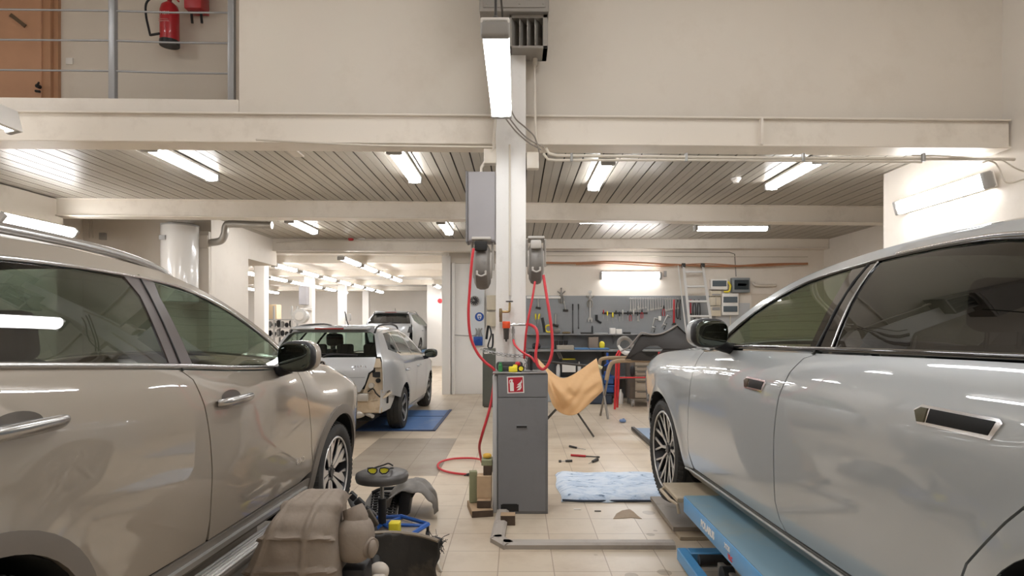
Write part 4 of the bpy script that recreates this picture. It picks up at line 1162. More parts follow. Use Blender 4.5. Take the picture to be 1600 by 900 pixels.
# dark car far behind, raised on a lift
car4, B4, R4 = estate('estate_car', 'dusty dark-silver SUV raised on a lift in the far hall', 'car', (-4.27, 24.1, .42), 0, silverd, 4.5, 2.7, .92, 1.56, False)
for s_ in (1, -1):
    p = PM(); p.panel([(.78, .82), (.97, .82), (.97, 1.02), (.86, 1.02)], B4.back, .05, .012, .02, False, s_); p.build('tail_lamp', redlens if s_ < 0 else black, car4)
lf = thing('scissor_lift', 'small scissor lift holding up the dark car in the far hall', 'lift', (-4.2, 22.6, 0))
for x_ in (-4.9, -3.6):
    bm = BM(); box(bm, x_-.2, x_+.2, 21.2, 24.0, .50, .60, .01, 1); obj('platform', bm, mat('lift_blue', '#3f78ac', .4, coat=.3, dirt='#7b8790', dscale=4, damt=.5), lf)
    for a in (1, -1):
        bm = BM(); tube(bm, [(x_+a*.05, 22.6-a*1.0, .06), (x_+a*.05, 22.6+a*1.0, .5)], .035, 6); obj('scissor_arm', bm, greyp, lf)
    bm = BM(); box(bm, x_-.2, x_+.2, 21.4, 23.8, .0, .06, .01, 1); obj('base_frame', bm, steel, lf)
# ================================================================ column, its equipment, the workshop wall
def one(name, bm, m, label, cat, smooth=40, group=None):
    o = obj(name, bm, m, None, smooth); return tag(o, label, cat, group)
boxgrey = mat('cabinet_grey', '#8d898a', .5, bump=.02, bscale=30, var=.03, vscale=5)
congrey = mat('console_grey', '#757577', .45, var=.03, vscale=3, dirt='#5e5b58', dscale=4, damt=.3)
conlight = mat('console_side', '#b9b8b8', .4)
reelg = mat('dusty_reel_plastic', '#77726c', .55, dirt='#4b4743', dscale=14, damt=.6, bump=.15, bscale=50)
reelf = mat('reel_bracket', '#b0aaa2', .5, dirt='#77706a', dscale=10, damt=.4)
orange = mat('orange_plastic', '#e2552c', .4)
yellow = mat('yellow_plastic', '#e6d332', .45)
green = mat('green_plastic', '#2f7a45', .45)
blue = mat('blue_plastic', '#27509e', .45)
red = mat('red_enamel', '#b3202a', .35, coat=.4)
signred = mat('sign_red', '#b0182f', .4)
wood = mat('old_wood', '#a58a6c', .75, bump=.3, bscale=18, dirt='#4f4030', dscale=6, damt=.7)
woodd = mat('dark_wood_end', '#4a3b2e', .8, bump=.3, bscale=30, var=.2, vscale=14)
paperb = mat('brown_masking_paper', '#d8ae7e', .65, bump=.9, bscale=7)
tan = mat('tan_foam', '#a58f74', .8, bump=.2, bscale=30, var=.1, vscale=8)
copper = mat('copper_cable', '#a5714f', .5)
darkst = mat('dark_steel', '#4b4845', .5, metal=.6)

# grey cabinet on the column
t = thing('wall_cabinet', 'tall grey metal box fixed high on the left of the white column', 'cabinet', tuple(at(750, 377, 5.05)))
a = at(731, 377, 4.99); b = at(773.5, 268, 4.99)
bm = BM(); box(bm, a.x, b.x, 4.99, 5.2, a.z, b.z, .004, 2); obj('cabinet_body', bm, boxgrey, t, 40)
bm = BM(); box(bm, a.x-.018, a.x-.002, 4.985, 5.2, a.z-.005, b.z+.003, .002, 1); obj('cabinet_edge', bm, mat('edge_dark', '#6a6767', .5), t)
bm = BM(); box(bm, a.x+.006, b.x-.004, 4.984, 4.99, a.z+.008, b.z-.008, .003, 1); obj('cabinet_door', bm, boxgrey, t, 40)
# hose reels seen edge on
def reel(cx, cy, Y, w, h, label, face):
    c = at(cx, cy, Y); t = thing('hose_reel', label, 'hose reel', (c.x, Y, c.z-h/2), 0, 'hose reels on the column')
    bm = BM(); lathe(bm, [(0, -w*.42), (h*.36, -w*.42), (h*.46, -w*.30), (h*.49, -w*.12), (h*.49, w*.12), (h*.46, w*.30), (h*.36, w*.42), (0, w*.42)], 36, T(c.x, Y, c.z-.01) @ Matrix.Rotation(R(90), 4, 'Y'))
    obj('drum_cover', bm, reelg, t, 40)
    for s in (-1, 1):
        bm = BM(); cyl(bm, (c.x+s*w*.42, Y, c.z), (c.x+s*(w*.5), Y, c.z), h*.30, h*.27, 30); obj('side_disc', bm, reelf, t, 40)
    bm = BM()
    tube(bm, [(c.x-w*.55, Y+.02, c.z-h*.1), (c.x-w*.55, Y-.02, c.z+h*.52), (c.x+w*.55, Y-.02, c.z+h*.52), (c.x+w*.55, Y+.02, c.z-h*.1)], .014, 8)
    box(bm, c.x-w*.5, c.x+w*.5, Y-h*.5, Y+.1, c.z+h*.49, c.z+h*.55, .008, 2)
    obj('bracket', bm, reelf, t, 40)
    bm = BM(); box(bm, c.x-w*.35, c.x+w*.30, Y-h*.53, Y-h*.40, c.z+h*.26, c.z+h*.46, .012, 2); obj('hose_mouth', bm, darkm if face else reelf, t, 40)
    bm = BM(); tube(bm, [(c.x-w*.25, Y-h*.50, c.z-h*.22), (c.x, Y-h*.53, c.z-h*.27), (c.x+w*.25, Y-h*.50, c.z-h*.22)], .007, 8, 3)
    for s in (-1, 1): box(bm, c.x+s*w*.22-.008, c.x+s*w*.22+.008, Y-h*.52, Y-h*.46, c.z-h*.25, c.z-h*.15, .003, 1)
    obj('latch', bm, reelf, t, 40)
reel(754, 415, 5.08, .155, .385, 'dusty grey hose reel under the grey box, left of the column', True)
reel(837, 410, 5.12, .135, .355, 'dusty grey hose reel on the right side of the white column', False)

# water trap, pipes, valve
t = thing('pressure_regulator', 'orange air regulator with a dark bowl on the front of the column', 'regulator', tuple(at(791, 533, 4.99)))
a = at(785, 513, 4.98); b = at(797, 502, 4.98)
bm = BM(); box(bm, a.x, b.x, 4.96, 5.03, a.z, b.z, .006, 2)
for u in (-.022, .022): cyl(bm, ((a.x+b.x)/2+u, 4.95, b.z-.01), ((a.x+b.x)/2+u, 4.955, b.z-.01), .008)
obj('regulator_head', bm, orange, t, 40)
c = at(791, 513, 4.99); d = at(791, 533, 4.99)
bm = BM(); cyl(bm, (c.x, 4.99, c.z), (c.x, 4.99, d.z+.015), .024, .020, 16); cyl(bm, (c.x, 4.99, d.z+.015), (c.x, 4.99, d.z-.005), .01, .006, 10); obj('bowl', bm, mat('smoked_bowl', '#3f3b38', .25), t, 50)
bm = BM(); cyl(bm, at(797, 508, 4.99), at(813, 507.5, 4.99), .008, n=10); cyl(bm, at(801, 507, 4.99), at(805, 507, 4.99), .013, n=6); cyl(bm, at(810, 507, 4.99), at(826, 507, 4.99), .012, n=10); cyl(bm, at(802, 510, 4.99), at(802, 530, 4.99), .009, n=10); cyl(bm, at(802, 514, 4.99), at(802, 521, 4.99), .014, n=8)
box(bm, c.x-.03, c.x+.03, 5.03, 5.08, c.z+.01, c.z+.05)
obj('couplings', bm, steel, t, 50)
t = thing('air_pipe', 'thin painted air pipe running down the column front with a ring hook', 'pipe', tuple(at(797, 487, 5.05)))
bm = BM(); tube(bm, [at(796.5, 226, 5.05), at(796.5, 462, 5.05)], .009, 8); obj('drop_pipe', bm, pipew, t, 60)
bm = BM(); tube(bm, [at(796.5, 473, 5.04), at(796, 484, 5.03), at(794, 487, 5.03), at(784, 487, 5.03)], .010, 10, 3); obj('elbow_pipe', bm, mat('brass', '#a58d62', .4, metal=.7), t, 60)
bm = BM(); cyl(bm, at(782.5, 484, 5.02), at(782.5, 503, 5.02), .012, n=10); box(bm, at(780, 0, 5.02).x, at(784.5, 0, 5.02).x, 4.99, 5.0, at(0, 496, 5).z, at(0, 482, 5).z, .003, 1); obj('ball_valve', bm, mat('old_brass', '#7c6a4e', .5, metal=.5), t, 50)
bm = BM(); cc = at(796, 471, 5.0); tube(bm, [cc+Vector((.026*math.cos(2*PI*k/20), .026*math.sin(2*PI*k/20), 0)) for k in range(20)], .005, 8, closed=True); cyl(bm, cc+Vector((0, .02, 0)), cc+Vector((0, .08, 0)), .006); obj('ring_hook', bm, darkst, t, 60)
def hose(pts, label, r=.009, m=None, name='air_hose', grp='red air hoses at the column', sm=6):
    bm = BM(); tube(bm, [at(*p) for p in pts], r, 10, sm)
    return one(name, bm, m or redhose, label, 'hose', 80, grp)
hose([(740, 388, 4.86), (737, 410, 4.86), (734, 450, 4.88), (732, 490, 4.9), (735, 525, 4.92), (745, 550, 4.93), (758, 566, 4.93), (772, 578, 4.93), (772, 596, 4.93), (768, 625, 4.93), (762, 650, 4.9), (753, 680, 4.9), (749, 700, 5.0), (753, 722, 5.2)], 'red hose hanging from the left reel in a wide bow down to the floor', .011)
hose([(757, 719, 6.35), (738, 716, 6.65), (710, 716.5, 6.65), (690, 721, 6.5), (684, 728, 6.32), (692, 735, 6.1), (712, 739.5, 6.0), (740, 742, 5.95)], 'red hose loop lying on the tiles left of the grey console', .011)
t = hose([(836, 440, 4.98), (832, 465, 4.95), (826, 495, 4.93), (822, 520, 4.93), (820, 545, 4.95), (819, 560, 4.98)], 'red hose from the right reel, straight left strand')
hose([(849, 430, 4.98), (853, 455, 4.95), (860, 500, 4.9), (863, 530, 4.88), (862, 553, 4.86), (856, 570, 4.85), (848, 577, 4.85), (840, 570, 4.85), (837, 555, 4.86), (840, 530, 4.88), (838, 515, 4.9), (830, 508, 4.95), (822, 507, 4.99)], 'red hose looping from the right reel down and up to the regulator', .012)
hose([(802, 531, 4.99), (804, 538, 4.96), (812, 547, 4.92), (822, 554, 4.9), (830, 558, 4.88), (836, 566, 4.86)], 'short red hose running right from under the orange regulator')
bm = BM(); cyl(bm, at(729, 743.5, 5.95)+Vector((0, 0, .01)), at(741, 741, 5.95)+Vector((0, 0, .012)), .012, .016, 12); cyl(bm, at(725, 744.5, 5.95)+Vector((0, 0, .01)), at(729, 743.5, 5.95)+Vector((0, 0, .01)), .005, n=8)
one('hose_coupling', bm, black, 'black hose coupling on the floor at the end of the red loop', 'coupling')
# chain round the column
bm = BM()
n = 21
for i in range(n):
    u = i/(n-1); px = 754+ (826-754)*u; y = 546+9*math.sin(u*PI*.6)+ (2 if i % 2 else 0)
    c = at(px, y, 5.02); M = T(c.x, c.y, c.z, 0, 0, .12) @ Matrix.Rotation(R(90) if i % 2 else R(25), 4, 'X')
    tube(bm, [M @ Vector(((.010 if abs(math.cos(2*PI*k/12)) > .3 else 0)*math.copysign(1, math.cos(2*PI*k/12))+.006*math.cos(2*PI*k/12), .0095*math.sin(2*PI*k/12), 0)) for k in range(12)], .0032, 6, closed=True)
for i in range(4):
    c = at(821+math.sin(i)*1.2, 556+i*5, 5.0); M = T(c.x, c.y, c.z) @ Matrix.Rotation(R(90)*(i % 2), 4, 'Z') @ Matrix.Rotation(R(90), 4, 'Y')
    tube(bm, [M @ Vector((.02*math.cos(2*PI*k/12), .011*math.sin(2*PI*k/12), 0)) for k in range(12)], .004, 6, closed=True)
one('chain', bm, steel, 'steel link chain slung round the white column behind the console', 'chain', 80)

# lift control console
t = thing('control_console', 'knee-to-chest high grey metal control cabinet standing in front of the white column', 'cabinet', (.045, 4.75, 0))
bm = BM(); box(bm, -.150, .2385, 4.75, 5.05, .0, 1.085, .004, 2); obj('cabinet_body', bm, congrey, t, 40)
bm = BM(); box(bm, -.191, -.152, 4.77, 5.05, 0, 1.07, .012, 3); obj('side_cover', bm, conlight, t, 40)
bm = BM(); box(bm, -.146, .225, 4.743, 4.752, .904, 1.078, .002, 1); obj('upper_panel', bm, congrey, t, 40)
bm = BM(); box(bm, -.146, .222, 4.743, 4.752, .02, .896, .002, 1); dr = obj('front_door', bm, congrey, t, 40)
bm = BM(); box(bm, -.008, .078, 4.738, 4.744, .66, .69, .002, 1); lk = obj('lock_plate', bm, congrey, dr)
bm = BM(); box(bm, -.004, .074, 4.7365, 4.739, .668, .682); obj('lock_slot', bm, darkm, lk)
bm = BM(); box(bm, -.126, .012, 4.741, 4.7435, .022, .075, .0, 1)
prism(bm, [(-.126, 0), (-.126, .045), (-.112, .058), (-.002, .058), (.012, .045), (.012, 0)], .003, T(0, 4.7425, .022, 0, R(90)))
obj('cable_notch', bm, darkm, dr)
bm = BM(); box(bm, -.19, .232, 4.735, 5.05, 1.086, 1.094, .003, 1); obj('top_plate', bm, steel, t, 40)
# extinguisher sign
sg = thing('fire_sign', 'red and white fire extinguisher sign on the grey console', 'sign', (-.01, 4.735, .935))
Ms = T(-.012, 4.7425, 1.0, 0, R(90), 0) @ Matrix.Rotation(R(2), 4, 'Z')
bm = BM(); prism(bm, [(-.065, -.065), (.065, -.065), (.065, .065), (-.065, .065)], .002, Ms); obj('sign_plate', bm, whitep, sg)
bm = BM(); prism(bm, [(-.057, -.057), (.057, -.057), (.057, .057), (-.057, .057)], .001, Ms @ T(0, 0, .0018)); obj('sign_field', bm, signred, sg)
bm = BM(); Mf = Ms @ T(0, 0, .0026)
prism(bm, [(-.044, -.048), (-.014, -.048), (-.014, .012), (-.02, .022), (-.038, .022), (-.044, .012)], .0008, Mf)
prism(bm, [(-.036, .022), (-.022, .022), (-.022, .036), (-.036, .036)], .0008, Mf)
prism(bm, [(-.05, .012), (-.048, .034), (-.036, .044), (-.018, .04), (-.018, .034), (-.034, .036), (-.043, .03), (-.046, .012)], .0008, Mf)
for k, (x_, y_) in enumerate(((.006, -.045), (.004, -.025), (.010, -.005))):
    prism(bm, [(x_, y_), (x_+.028, y_+.004), (x_+.040, y_+.022), (x_+.038, y_+.044), (x_+.030, y_+.026), (x_+.014, y_+.014)], .0008, Mf)
obj('pictogram', bm, whitep, sg)
# things on the console
def ontop(px, z0=1.096, Y=4.83): return at(px, 510, Y).x
bm = BM(); x0 = at(775, 0, 4.9).x; x1 = at(817, 0, 4.9).x
box(bm, x0, x1, 4.93, 4.99, 1.094, 1.165, .02, 3); box(bm, x0+.01, x1-.01, 4.90, 4.93, 1.094, 1.13, .008, 2)
one('tool_pouch', bm, mat('dark_grey_fabric', '#3b3b38', .8, bump=.2, bscale=40), 'dark grey tool pouch lying at the back of the console top', 'pouch')
bm = BM(); c = at(782, 0, 4.85); lathe(bm, [(0, 0), (.017, 0), (.017, .05), (.010, .058), (.010, .072), (0, .072)], 16, T(c.x, 4.85, 1.094)); one('small_can', bm, green, 'small green can on the left of the console top', 'can')
bm = BM(); box(bm, at(795, 0, 4.82).x, at(808.5, 0, 4.82).x, 4.79, 4.85, 1.094, 1.135, .006, 2); cyl(bm, (at(805, 0, 4.83).x, 4.82, 1.135), (at(805, 0, 4.83).x, 4.82, 1.15), .02, .015); one('yellow_box', bm, yellow, 'bright yellow block standing on the console top', 'box')
t = thing('tape_measure', 'yellow and black tape measure on the console top', 'tape measure', (at(814, 0, 4.8).x, 4.8, 1.094))
bm = BM(); c = (at(814, 0, 4.8).x, 4.8); cyl(bm, (c[0], 4.79, 1.121), (c[0], 4.82, 1.121), .027, n=20); obj('case', bm, black, t, 40)
bm = BM(); cyl(bm, (c[0], 4.787, 1.121), (c[0], 4.79, 1.121), .017, n=20); obj('case_label', bm, yellow, t, 40)
bm = BM(); c = at(809, 0, 4.86); sph(bm, (c.x, 4.88, 1.15), .022, .02, .022, .8, 14, 8); one('red_lamp_cap', bm, red, 'round red cap behind the yellow block on the console', 'cap')
bm = BM(); c = at(830, 0, 4.9); cyl(bm, (c.x, 4.9, 1.094), (c.x, 4.9, 1.235), .012, n=14); cyl(bm, (c.x, 4.9, 1.235), (c.x, 4.9, 1.25), .008, n=14); one('black_tube', bm, black, 'upright black tube at the right back of the console top', 'tube')
bm = BM()
for k, (px, l) in enumerate(((817, .05), (822, .04), (828, .06))):
    c = at(px, 0, 4.80+.012*k); tube(bm, [(c.x-.01, 4.79+.012*k, 1.099), (c.x+l, 4.81+.012*k, 1.101)], .005, 6)
one('drill_bits', bm, steel, 'loose steel bits on the right of the console top', 'tool bits')

# timber offcuts left of the console
def block(px0, px1, z0, z1, Y, d, label, m=wood, rz=0):
    a = at(px0, 0, Y).x; b = at(px1, 0, Y).x; bm = BM()
    obox(bm, ((a+b)/2, Y+d/2, (z0+z1)/2), b-a, d, z1-z0, rz, bev=.004)
    ob = one('wood_block', bm, m, label, 'wooden block', None, 'timber offcuts beside the console')
    if m is wood: ob.data.materials.append(woodd); 
    for f in ob.data.polygons:
        if m is wood and f.normal.y < -.8 and z1-z0 < .13: f.material_index = 1
    return ob
block(731, 765, .0, .052, 4.66, .30, 'flat timber offcut at the bottom of the pile by the console', rz=.2)
block(745, 767, .053, .11, 4.72, .22, 'short squared timber lying on the flat offcut, right of the pile')
block(745, 768, .111, .285, 4.78, .10, 'upright pale timber block in the middle of the pile', mat('pale_wood', '#b79c7c', .7, bump=.2, bscale=20, var=.08, vscale=12))
block(755, 768.5, .286, .36, 4.80, .16, 'small dark-ended block near the top of the timber pile')
block(752, 769, .361, .405, 4.80, .14, 'mossy light block topping the timber pile', mat('mossy_wood', '#8f9070', .8, bump=.3, bscale=20, dirt='#5d5a40', dscale=8, damt=.6))
block(733, 745, .054, .30, 4.86, .06, 'narrow upright mossy slat at the left of the timber pile', MATS['mossy_wood'], rz=.15)
block(782, 805, 0, .072, 4.47, .09, 'single timber block on the tiles in front of the console')
bm = BM(); c = at(761, 702, 4.85); sph(bm, (c.x, 4.87, .425), .035, .03, .02, .8, 14, 8); one('sponge', bm, mat('yellow_foam', '#e2b54e', .9), 'little orange-yellow sponge on top of the timber pile', 'sponge')

# kerb strip round the lift recess
kerb = mat('kerb_metal', '#a39a90', .55, dirt='#6d6259', dscale=5, damt=.5)
def P0(px, py): Y = 960*1.45/(py-510); return ((px-808)/960*Y, Y)
bm = BM()
pts = [(at(779, 0, 4.95).x, 4.95), P0(766, 847), P0(786, 858.5), (1.02, 3.99)]
for (x0, y0), (x1, y1) in zip(pts[:-1], pts[1:]):
    d = Vector((x1-x0, y1-y0, 0)); l = d.length; ang = math.atan2(d.y, d.x)
    M = T(x0, y0, 0, ang)
    prism(bm, [(0, 0), (0, .028), (.02, .04), (.075, .04), (.095, .028), (.095, 0)], l+.01, M @ Matrix(((0, 0, 1, 0), (1, 0, 0, 0), (0, 1, 0, 0), (0, 0, 0, 1))))
struct('trim_kerb', bm, kerb)

# conduits under the front beam, wiring at the column head
t = thing('conduit_run', 'pair of painted conduits running along the underside of the front beam to the right wall', 'pipe', (2, 5.12, 2.8))
bm = BM(); tube(bm, [at(853, 232, 5.1), at(858, 240, 5.1), at(870, 243, 5.1), at(1200, 247, 5.1), at(1585, 249, 5.16)], .013, 10); obj('upper_conduit', bm, pipew, t, 60)
bm = BM(); tube(bm, [at(849, 240, 5.1), at(856, 249, 5.1), at(868, 250.5, 5.1), at(1080, 250, 5.1), at(1440, 253, 5.12)], .011, 10); obj('lower_conduit', bm, pipew, t, 60)
for px in (893, 1072, 1255, 1443):
    bm = BM(); c = at(px, 246, 5.1); box(bm, c.x-.012, c.x+.012, 5.085, 5.12, c.z-.035, c.z+.035, .004, 1); obj('conduit_clip', bm, steel, t)
t2 = hose([(1425, 243, 5.12), (1480, 244, 5.12), (1545, 251, 5.12), (1560, 262, 5.14), (1572, 285, 5.12), (1600, 280, 5.1)], 'pale cable drooping from the conduit end at upper right', .007, pipew, 'cable', 'cables of the front beam')
hose([(1535, 254, 5.1), (1560, 248, 5.1), (1585, 262, 5.1), (1600, 268, 5.1)], 'thin pale cable bending to the right edge above the pier lamp', .006, pipew, 'cable', 'cables of the front beam')
hose([(400, 218, 5.0), (560, 226.5, 5.0), (700, 229, 5.0), (770, 230, 5.0)], 'long thin conduit along the lower edge of the front beam, left of the column', .009, pipew, 'cable', 'cables of the front beam')
for k, (pts, lb) in enumerate((([(780, 172, 5.0), (790, 185, 4.98), (806, 205, 4.97), (825, 222, 5.0), (846, 234, 5.04)], 'outermost'), ([(786, 170, 5.0), (800, 190, 4.97), (815, 208, 4.97), (830, 220, 5.0), (850, 230, 5.04)], 'middle'), ([(797, 168, 5.0), (806, 186, 4.97), (822, 200, 4.97), (836, 215, 5.0), (843, 240, 5.04)], 'innermost'))):
    hose(pts, lb+' of the three grey cables bunched where the column meets the beam', .006, mat('cable_grey', '#8d857b', .5), 'cable', 'cables of the front beam')
bm = BM(); tube(bm, [at(835, 100, 5.15), at(836, 170, 5.1), at(838, 226, 5.06)], .011, 10); cyl(bm, at(836, 75, 5.15), at(836, 103, 5.15), .02, n=10); one('drop_pipe', bm, pipew, 'thin vertical pipe under the louvre with a dark fitting at its top', 'pipe')
bm = BM(); tube(bm, [at(776, 160, 5.0), at(771, 232, 5.0), at(752, 262, 5.05), at(752, 270, 5.05)], .012, 10); one('drop_pipe', bm, pipew, 'white conduit left of the column running down to the grey box', 'pipe')
bm = BM(); a = at(756, 255, 5.0); b = at(775, 232, 5.0); box(bm, a.x, b.x, 5.0, 5.08, a.z, b.z, .006, 2); one('junction_box', bm, pipew, 'off-white junction box left of the column under the front beam', 'junction box')
bm = BM(); a = at(823, 262, 5.0); b = at(842, 236, 5.0); box(bm, a.x, b.x, 5.02, 5.09, a.z, b.z, .008, 2); one('junction_box', bm, pipew, 'off-white junction box right of the column under the front beam', 'junction box')
# air duct and louvre above
t = thing('air_duct', 'grey metal duct box with a slanted louvre at the top centre', 'duct', (0, 5.1, 3.7))
ductm = mat('galvanised_duct', '#9a958e', .45, metal=.4, var=.04, vscale=3)
a = at(749, 18, 4.9); b = at(858, 18, 4.9)
bm = BM(); box(bm, a.x, b.x, 4.9, 5.2, a.z, 5.19, .006, 1); obj('duct_body', bm, ductm, t, 40)
bm = BM(); box(bm, a.x+.03, b.x-.03, 4.893, 4.9, a.z+.03, a.z+.9, .002, 1)
for x_ in (a.x+.06, 0.02, b.x-.05):
    for z_ in (a.z+.06, a.z+.3): cyl(bm, (x_, 4.888, z_), (x_, 4.894, z_), .007, n=8)
obj('duct_panel', bm, ductm, t, 40)
a = at(796, 75, 4.95); b = at(856, 22, 4.95)
bm = BM()
for (x0, x1, z0, z1) in ((a.x, b.x, a.z, a.z+.02), (a.x, b.x, b.z-.03, b.z), (a.x, a.x+.02, a.z, b.z), (b.x-.04, b.x, a.z, b.z)): box(bm, x0, x1, 4.95, 5.2, z0, z1, .003, 1)
obj('louvre_frame', bm, ductm, t, 40)
for k in range(4):
    x_ = a.x+.055+k*.062
    bm = BM(); obox(bm, (x_, 5.03, (a.z+b.z)/2), .004, .15, b.z-a.z-.05, R(-28)); obj('louvre_blade', bm, ductm, t)
bm = BM(); box(bm, a.x+.02, b.x-.04, 5.16, 5.19, a.z+.02, b.z-.03); obj('louvre_back', bm, darkm, t)
# hanger of the front lamp
bm = BM(); c = at(773, 0, 3.3); tube(bm, [(-.115, 3.3, 3.06), (-.115, 3.3, 3.55), (-.115, 4.9, 3.9)], .008, 8); sph(bm, (-.115, 3.28, 3.08), .02, .02, .03)
one('lamp_hanger', bm, darkst, 'thin dark hanger holding the near end of the front lamp', 'hanger')

# mezzanine: railing, extinguisher, call box, door, switch
t = thing('railing', 'grey steel railing with two posts and thin bars on the mezzanine', 'railing', (-3.2, 5.3, 3.37))
for px in (175, 361):
    c = at(px, 150, 5.28); bm = BM(); box(bm, c.x-.027, c.x+.027, 5.27, 5.32, 3.365, 4.6, .005, 2); obj('post', bm, mat('rail_steel', '#9b9b9c', .4, metal=.4), t, 40)
for (ya, yb, yc, sag) in ((13, 17, 20, .0), (61, 63.5, 67.5, 0), (108, 111, 115, .01)):
    bm = BM(); tube(bm, [at(-130, ya, 5.3), at(175, yb, 5.3), at(270, (yb+yc)/2+1.2, 5.3), at(361, yc, 5.3)], .0085, 8); obj('bar', bm, MATS['rail_steel'], t, 60)
t = thing('fire_extinguisher', 'red fire extinguisher with a black hose on the mezzanine wall', 'fire extinguisher', tuple(at(265, 72, 6.15)))
c = at(265, 71, 6.12); r_ = .088
bm = BM(); lathe(bm, [(0, .015), (r_*.9, .0), (r_, .02), (r_, .34), (r_*.85, .39), (r_*.4, .425), (.02, .43), (0, .43)], 28, T(c.x, 6.12, c.z)); cyn = obj('cylinder', bm, red, t, 50)
bm = BM(); cyl(bm, (c.x, 6.12, c.z+.42), (c.x, 6.12, c.z+.47), .022); tube(bm, [(c.x-.02, 6.1, c.z+.46), (c.x+.10, 6.06, c.z+.43), (c.x+.13, 6.05, c.z+.40)], .009, 6); obj('valve', bm, red, t, 50)
bm = BM(); tube(bm, [(c.x-.01, 6.1, c.z+.46), (c.x-.10, 6.08, c.z+.48), (c.x-.19, 6.06, c.z+.40), (c.x-.20, 6.06, c.z+.28), (c.x-.17, 6.06, c.z+.13), (c.x-.155, 6.06, c.z+.07)], .011, 8, 5); tube(bm, [(c.x-.155, 6.06, c.z+.075), (c.x-.06, 6.05, c.z+.085)], .012, 8); obj('hose', bm, black, t, 60)
bm = BM(); lathe(bm, [(r_+.0, 0), (r_+.004, .0), (r_+.004, .045), (r_, .045)], 28, T(c.x, 6.12, c.z-.004)); obj('foot_ring', bm, black, t, 50)
text('label_lettering', 'NBK', .045, T(c.x, 6.12-r_-.002, c.z+.28, 0, R(90)), whitep, cyn)
bm = BM(); box(bm, c.x-.06, c.x+.04, 6.12-r_-.002, 6.12-r_+.01, c.z+.20, c.z+.206); box(bm, c.x-.06, c.x+.03, 6.12-r_-.002, 6.12-r_+.01, c.z+.22, c.z+.224); obj('label_lines', bm, mat('faded_print', '#c98f8b', .5), cyn)
t = thing('hose_cabinet', 'red box with two black legs on the mezzanine wall at the top edge', 'box', tuple(at(305, 17, 6.2)))
a = at(292, 17, 6.18); b = at(319, -40, 6.18)
bm = BM(); box(bm, a.x, b.x, 6.12, 6.29, a.z, b.z, .01, 2); obj('cabinet_body', bm, red, t, 40)
for px in (299, 314):
    p_ = at(px, 0, 6.2); q_ = at(px+1.5, 36, 6.2); bm = BM(); tube(bm, [(p_.x, 6.2, a.z), (q_.x, 6.2, q_.z)], .013, 8); obj('handle', bm, black, t, 50)
a = at(102, 100, 6.28); b = at(113, 90, 6.28)
bm = BM(); box(bm, a.x, b.x, 6.28, 6.3, a.z, b.z, .005, 2); one('wall_socket', bm, whitep, 'small white socket on the mezzanine wall right of the brown door', 'socket')
doorwood = mat('door_wood', '#b98d6e', .5, var=.08, vscale=3)
bm = BM(); a = at(-150, 0, 6.2); b = at(64, 0, 6.2); box(bm, a.x, b.x, 6.2, 6.24, 3.3, 5.19, .004, 1)
d1 = struct('door_1', bm, doorwood)
bm = BM(); c = at(60, 135, 6.18); cyl(bm, (c.x, 6.2, c.z), (c.x, 6.16, c.z), .02); tube(bm, [(c.x, 6.16, c.z+.0), (c.x+.03, 6.15, c.z+.03)], .01, 6); tube(bm, [(c.x-.02, 6.17, c.z-.05), (c.x+.03, 6.16, c.z-.06)], .013, 6)
struct('door_handle', bm, black, d1)
bm = BM(); obox(bm, tuple(at(28, 32, 6.19)), .19, .01, .035, 0, 0, R(38)); struct('door_label', bm, mat('label_brown', '#5d4a37', .6), d1)
bm = BM(); a = at(65, 0, 6.25); b = at(82, 0, 6.25); box(bm, a.x, b.x, 6.22, 6.3, 3.3, 5.19, .004, 1); box(bm, b.x+.001, b.x+.05, 6.26, 6.3, 3.3, 5.19); struct('trim_door', bm, mat('frame_wood', '#ad8262', .5))

# left rear: water heater, vent elbow, switch
t = thing('water_heater', 'white cylindrical water heater on the wall behind the beige car roof', 'water heater', tuple(at(281, 430, 9.55)))
c = at(281, 351, 9.55)
bm = BM(); lathe(bm, [(0, -1.25), (.2, -1.24), (.262, -1.2), (.265, -.03), (.255, -.008), (0, .01)], 40, T(c.x, 9.55, c.z)); obj('tank', bm, mat('heater_enamel', '#e4e0da', .22, coat=.4), t, 40)
bm = BM(); lathe(bm, [(.267, -.035), (.268, -.01), (.2, .012), (0, .014)], 40, T(c.x, 9.55, c.z)); obj('top_rim', bm, greyp, t, 40)
for dx in (-.12, -.05): 
    bm = BM(); tube(bm, [(c.x+dx, 9.55, c.z), (c.x+dx, 9.55, 3.2)], .01, 8); obj('pipe', bm, pipew, t, 60)
bm = BM(); tube(bm, [(c.x+.14, 9.5, c.z), (c.x+.18, 9.5, c.z+.08), (c.x+.2, 9.55, 3.2)], .006, 6, 4); obj('cable', bm, pipew, t, 60)
bm = BM(); box(bm, c.x-.17, c.x-.07, 9.28, 9.29, c.z-.27, c.z-.2); box(bm, c.x-.16, c.x-.08, 9.275, 9.285, c.z-.26, c.z-.21); obj('name_plate', bm, greyp, t)
bm = BM(); a = at(309, 388, 9.86); b = at(328, 350, 9.86); box(bm, a.x, b.x, 9.82, 9.9, .8, 2.97, .01, 2); box(bm, a.x+.01, b.x-.01, 9.8, 9.83, a.z, a.z+.2, .005, 1); one('wall_duct', bm, mat('duct_beige', '#c7bdb0', .5), 'narrow beige boxed duct on the wall right of the water heater', 'duct')
bm = BM(); pts_ = [at(425, 352, 9.75), at(392, 351, 9.75), at(360, 350, 9.75), at(353, 354, 9.75), at(351, 366, 9.75), at(345, 376, 9.78), at(330, 379, 9.86)]
tube(bm, pts_, .058, 16, 5)
one('flexible_duct', bm, mat('flex_aluminium', '#a9a49c', .4, metal=.6, bump=.6, bscale=60), 'silver flexible vent elbow under the second beam right of the water heater', 'duct', 60)
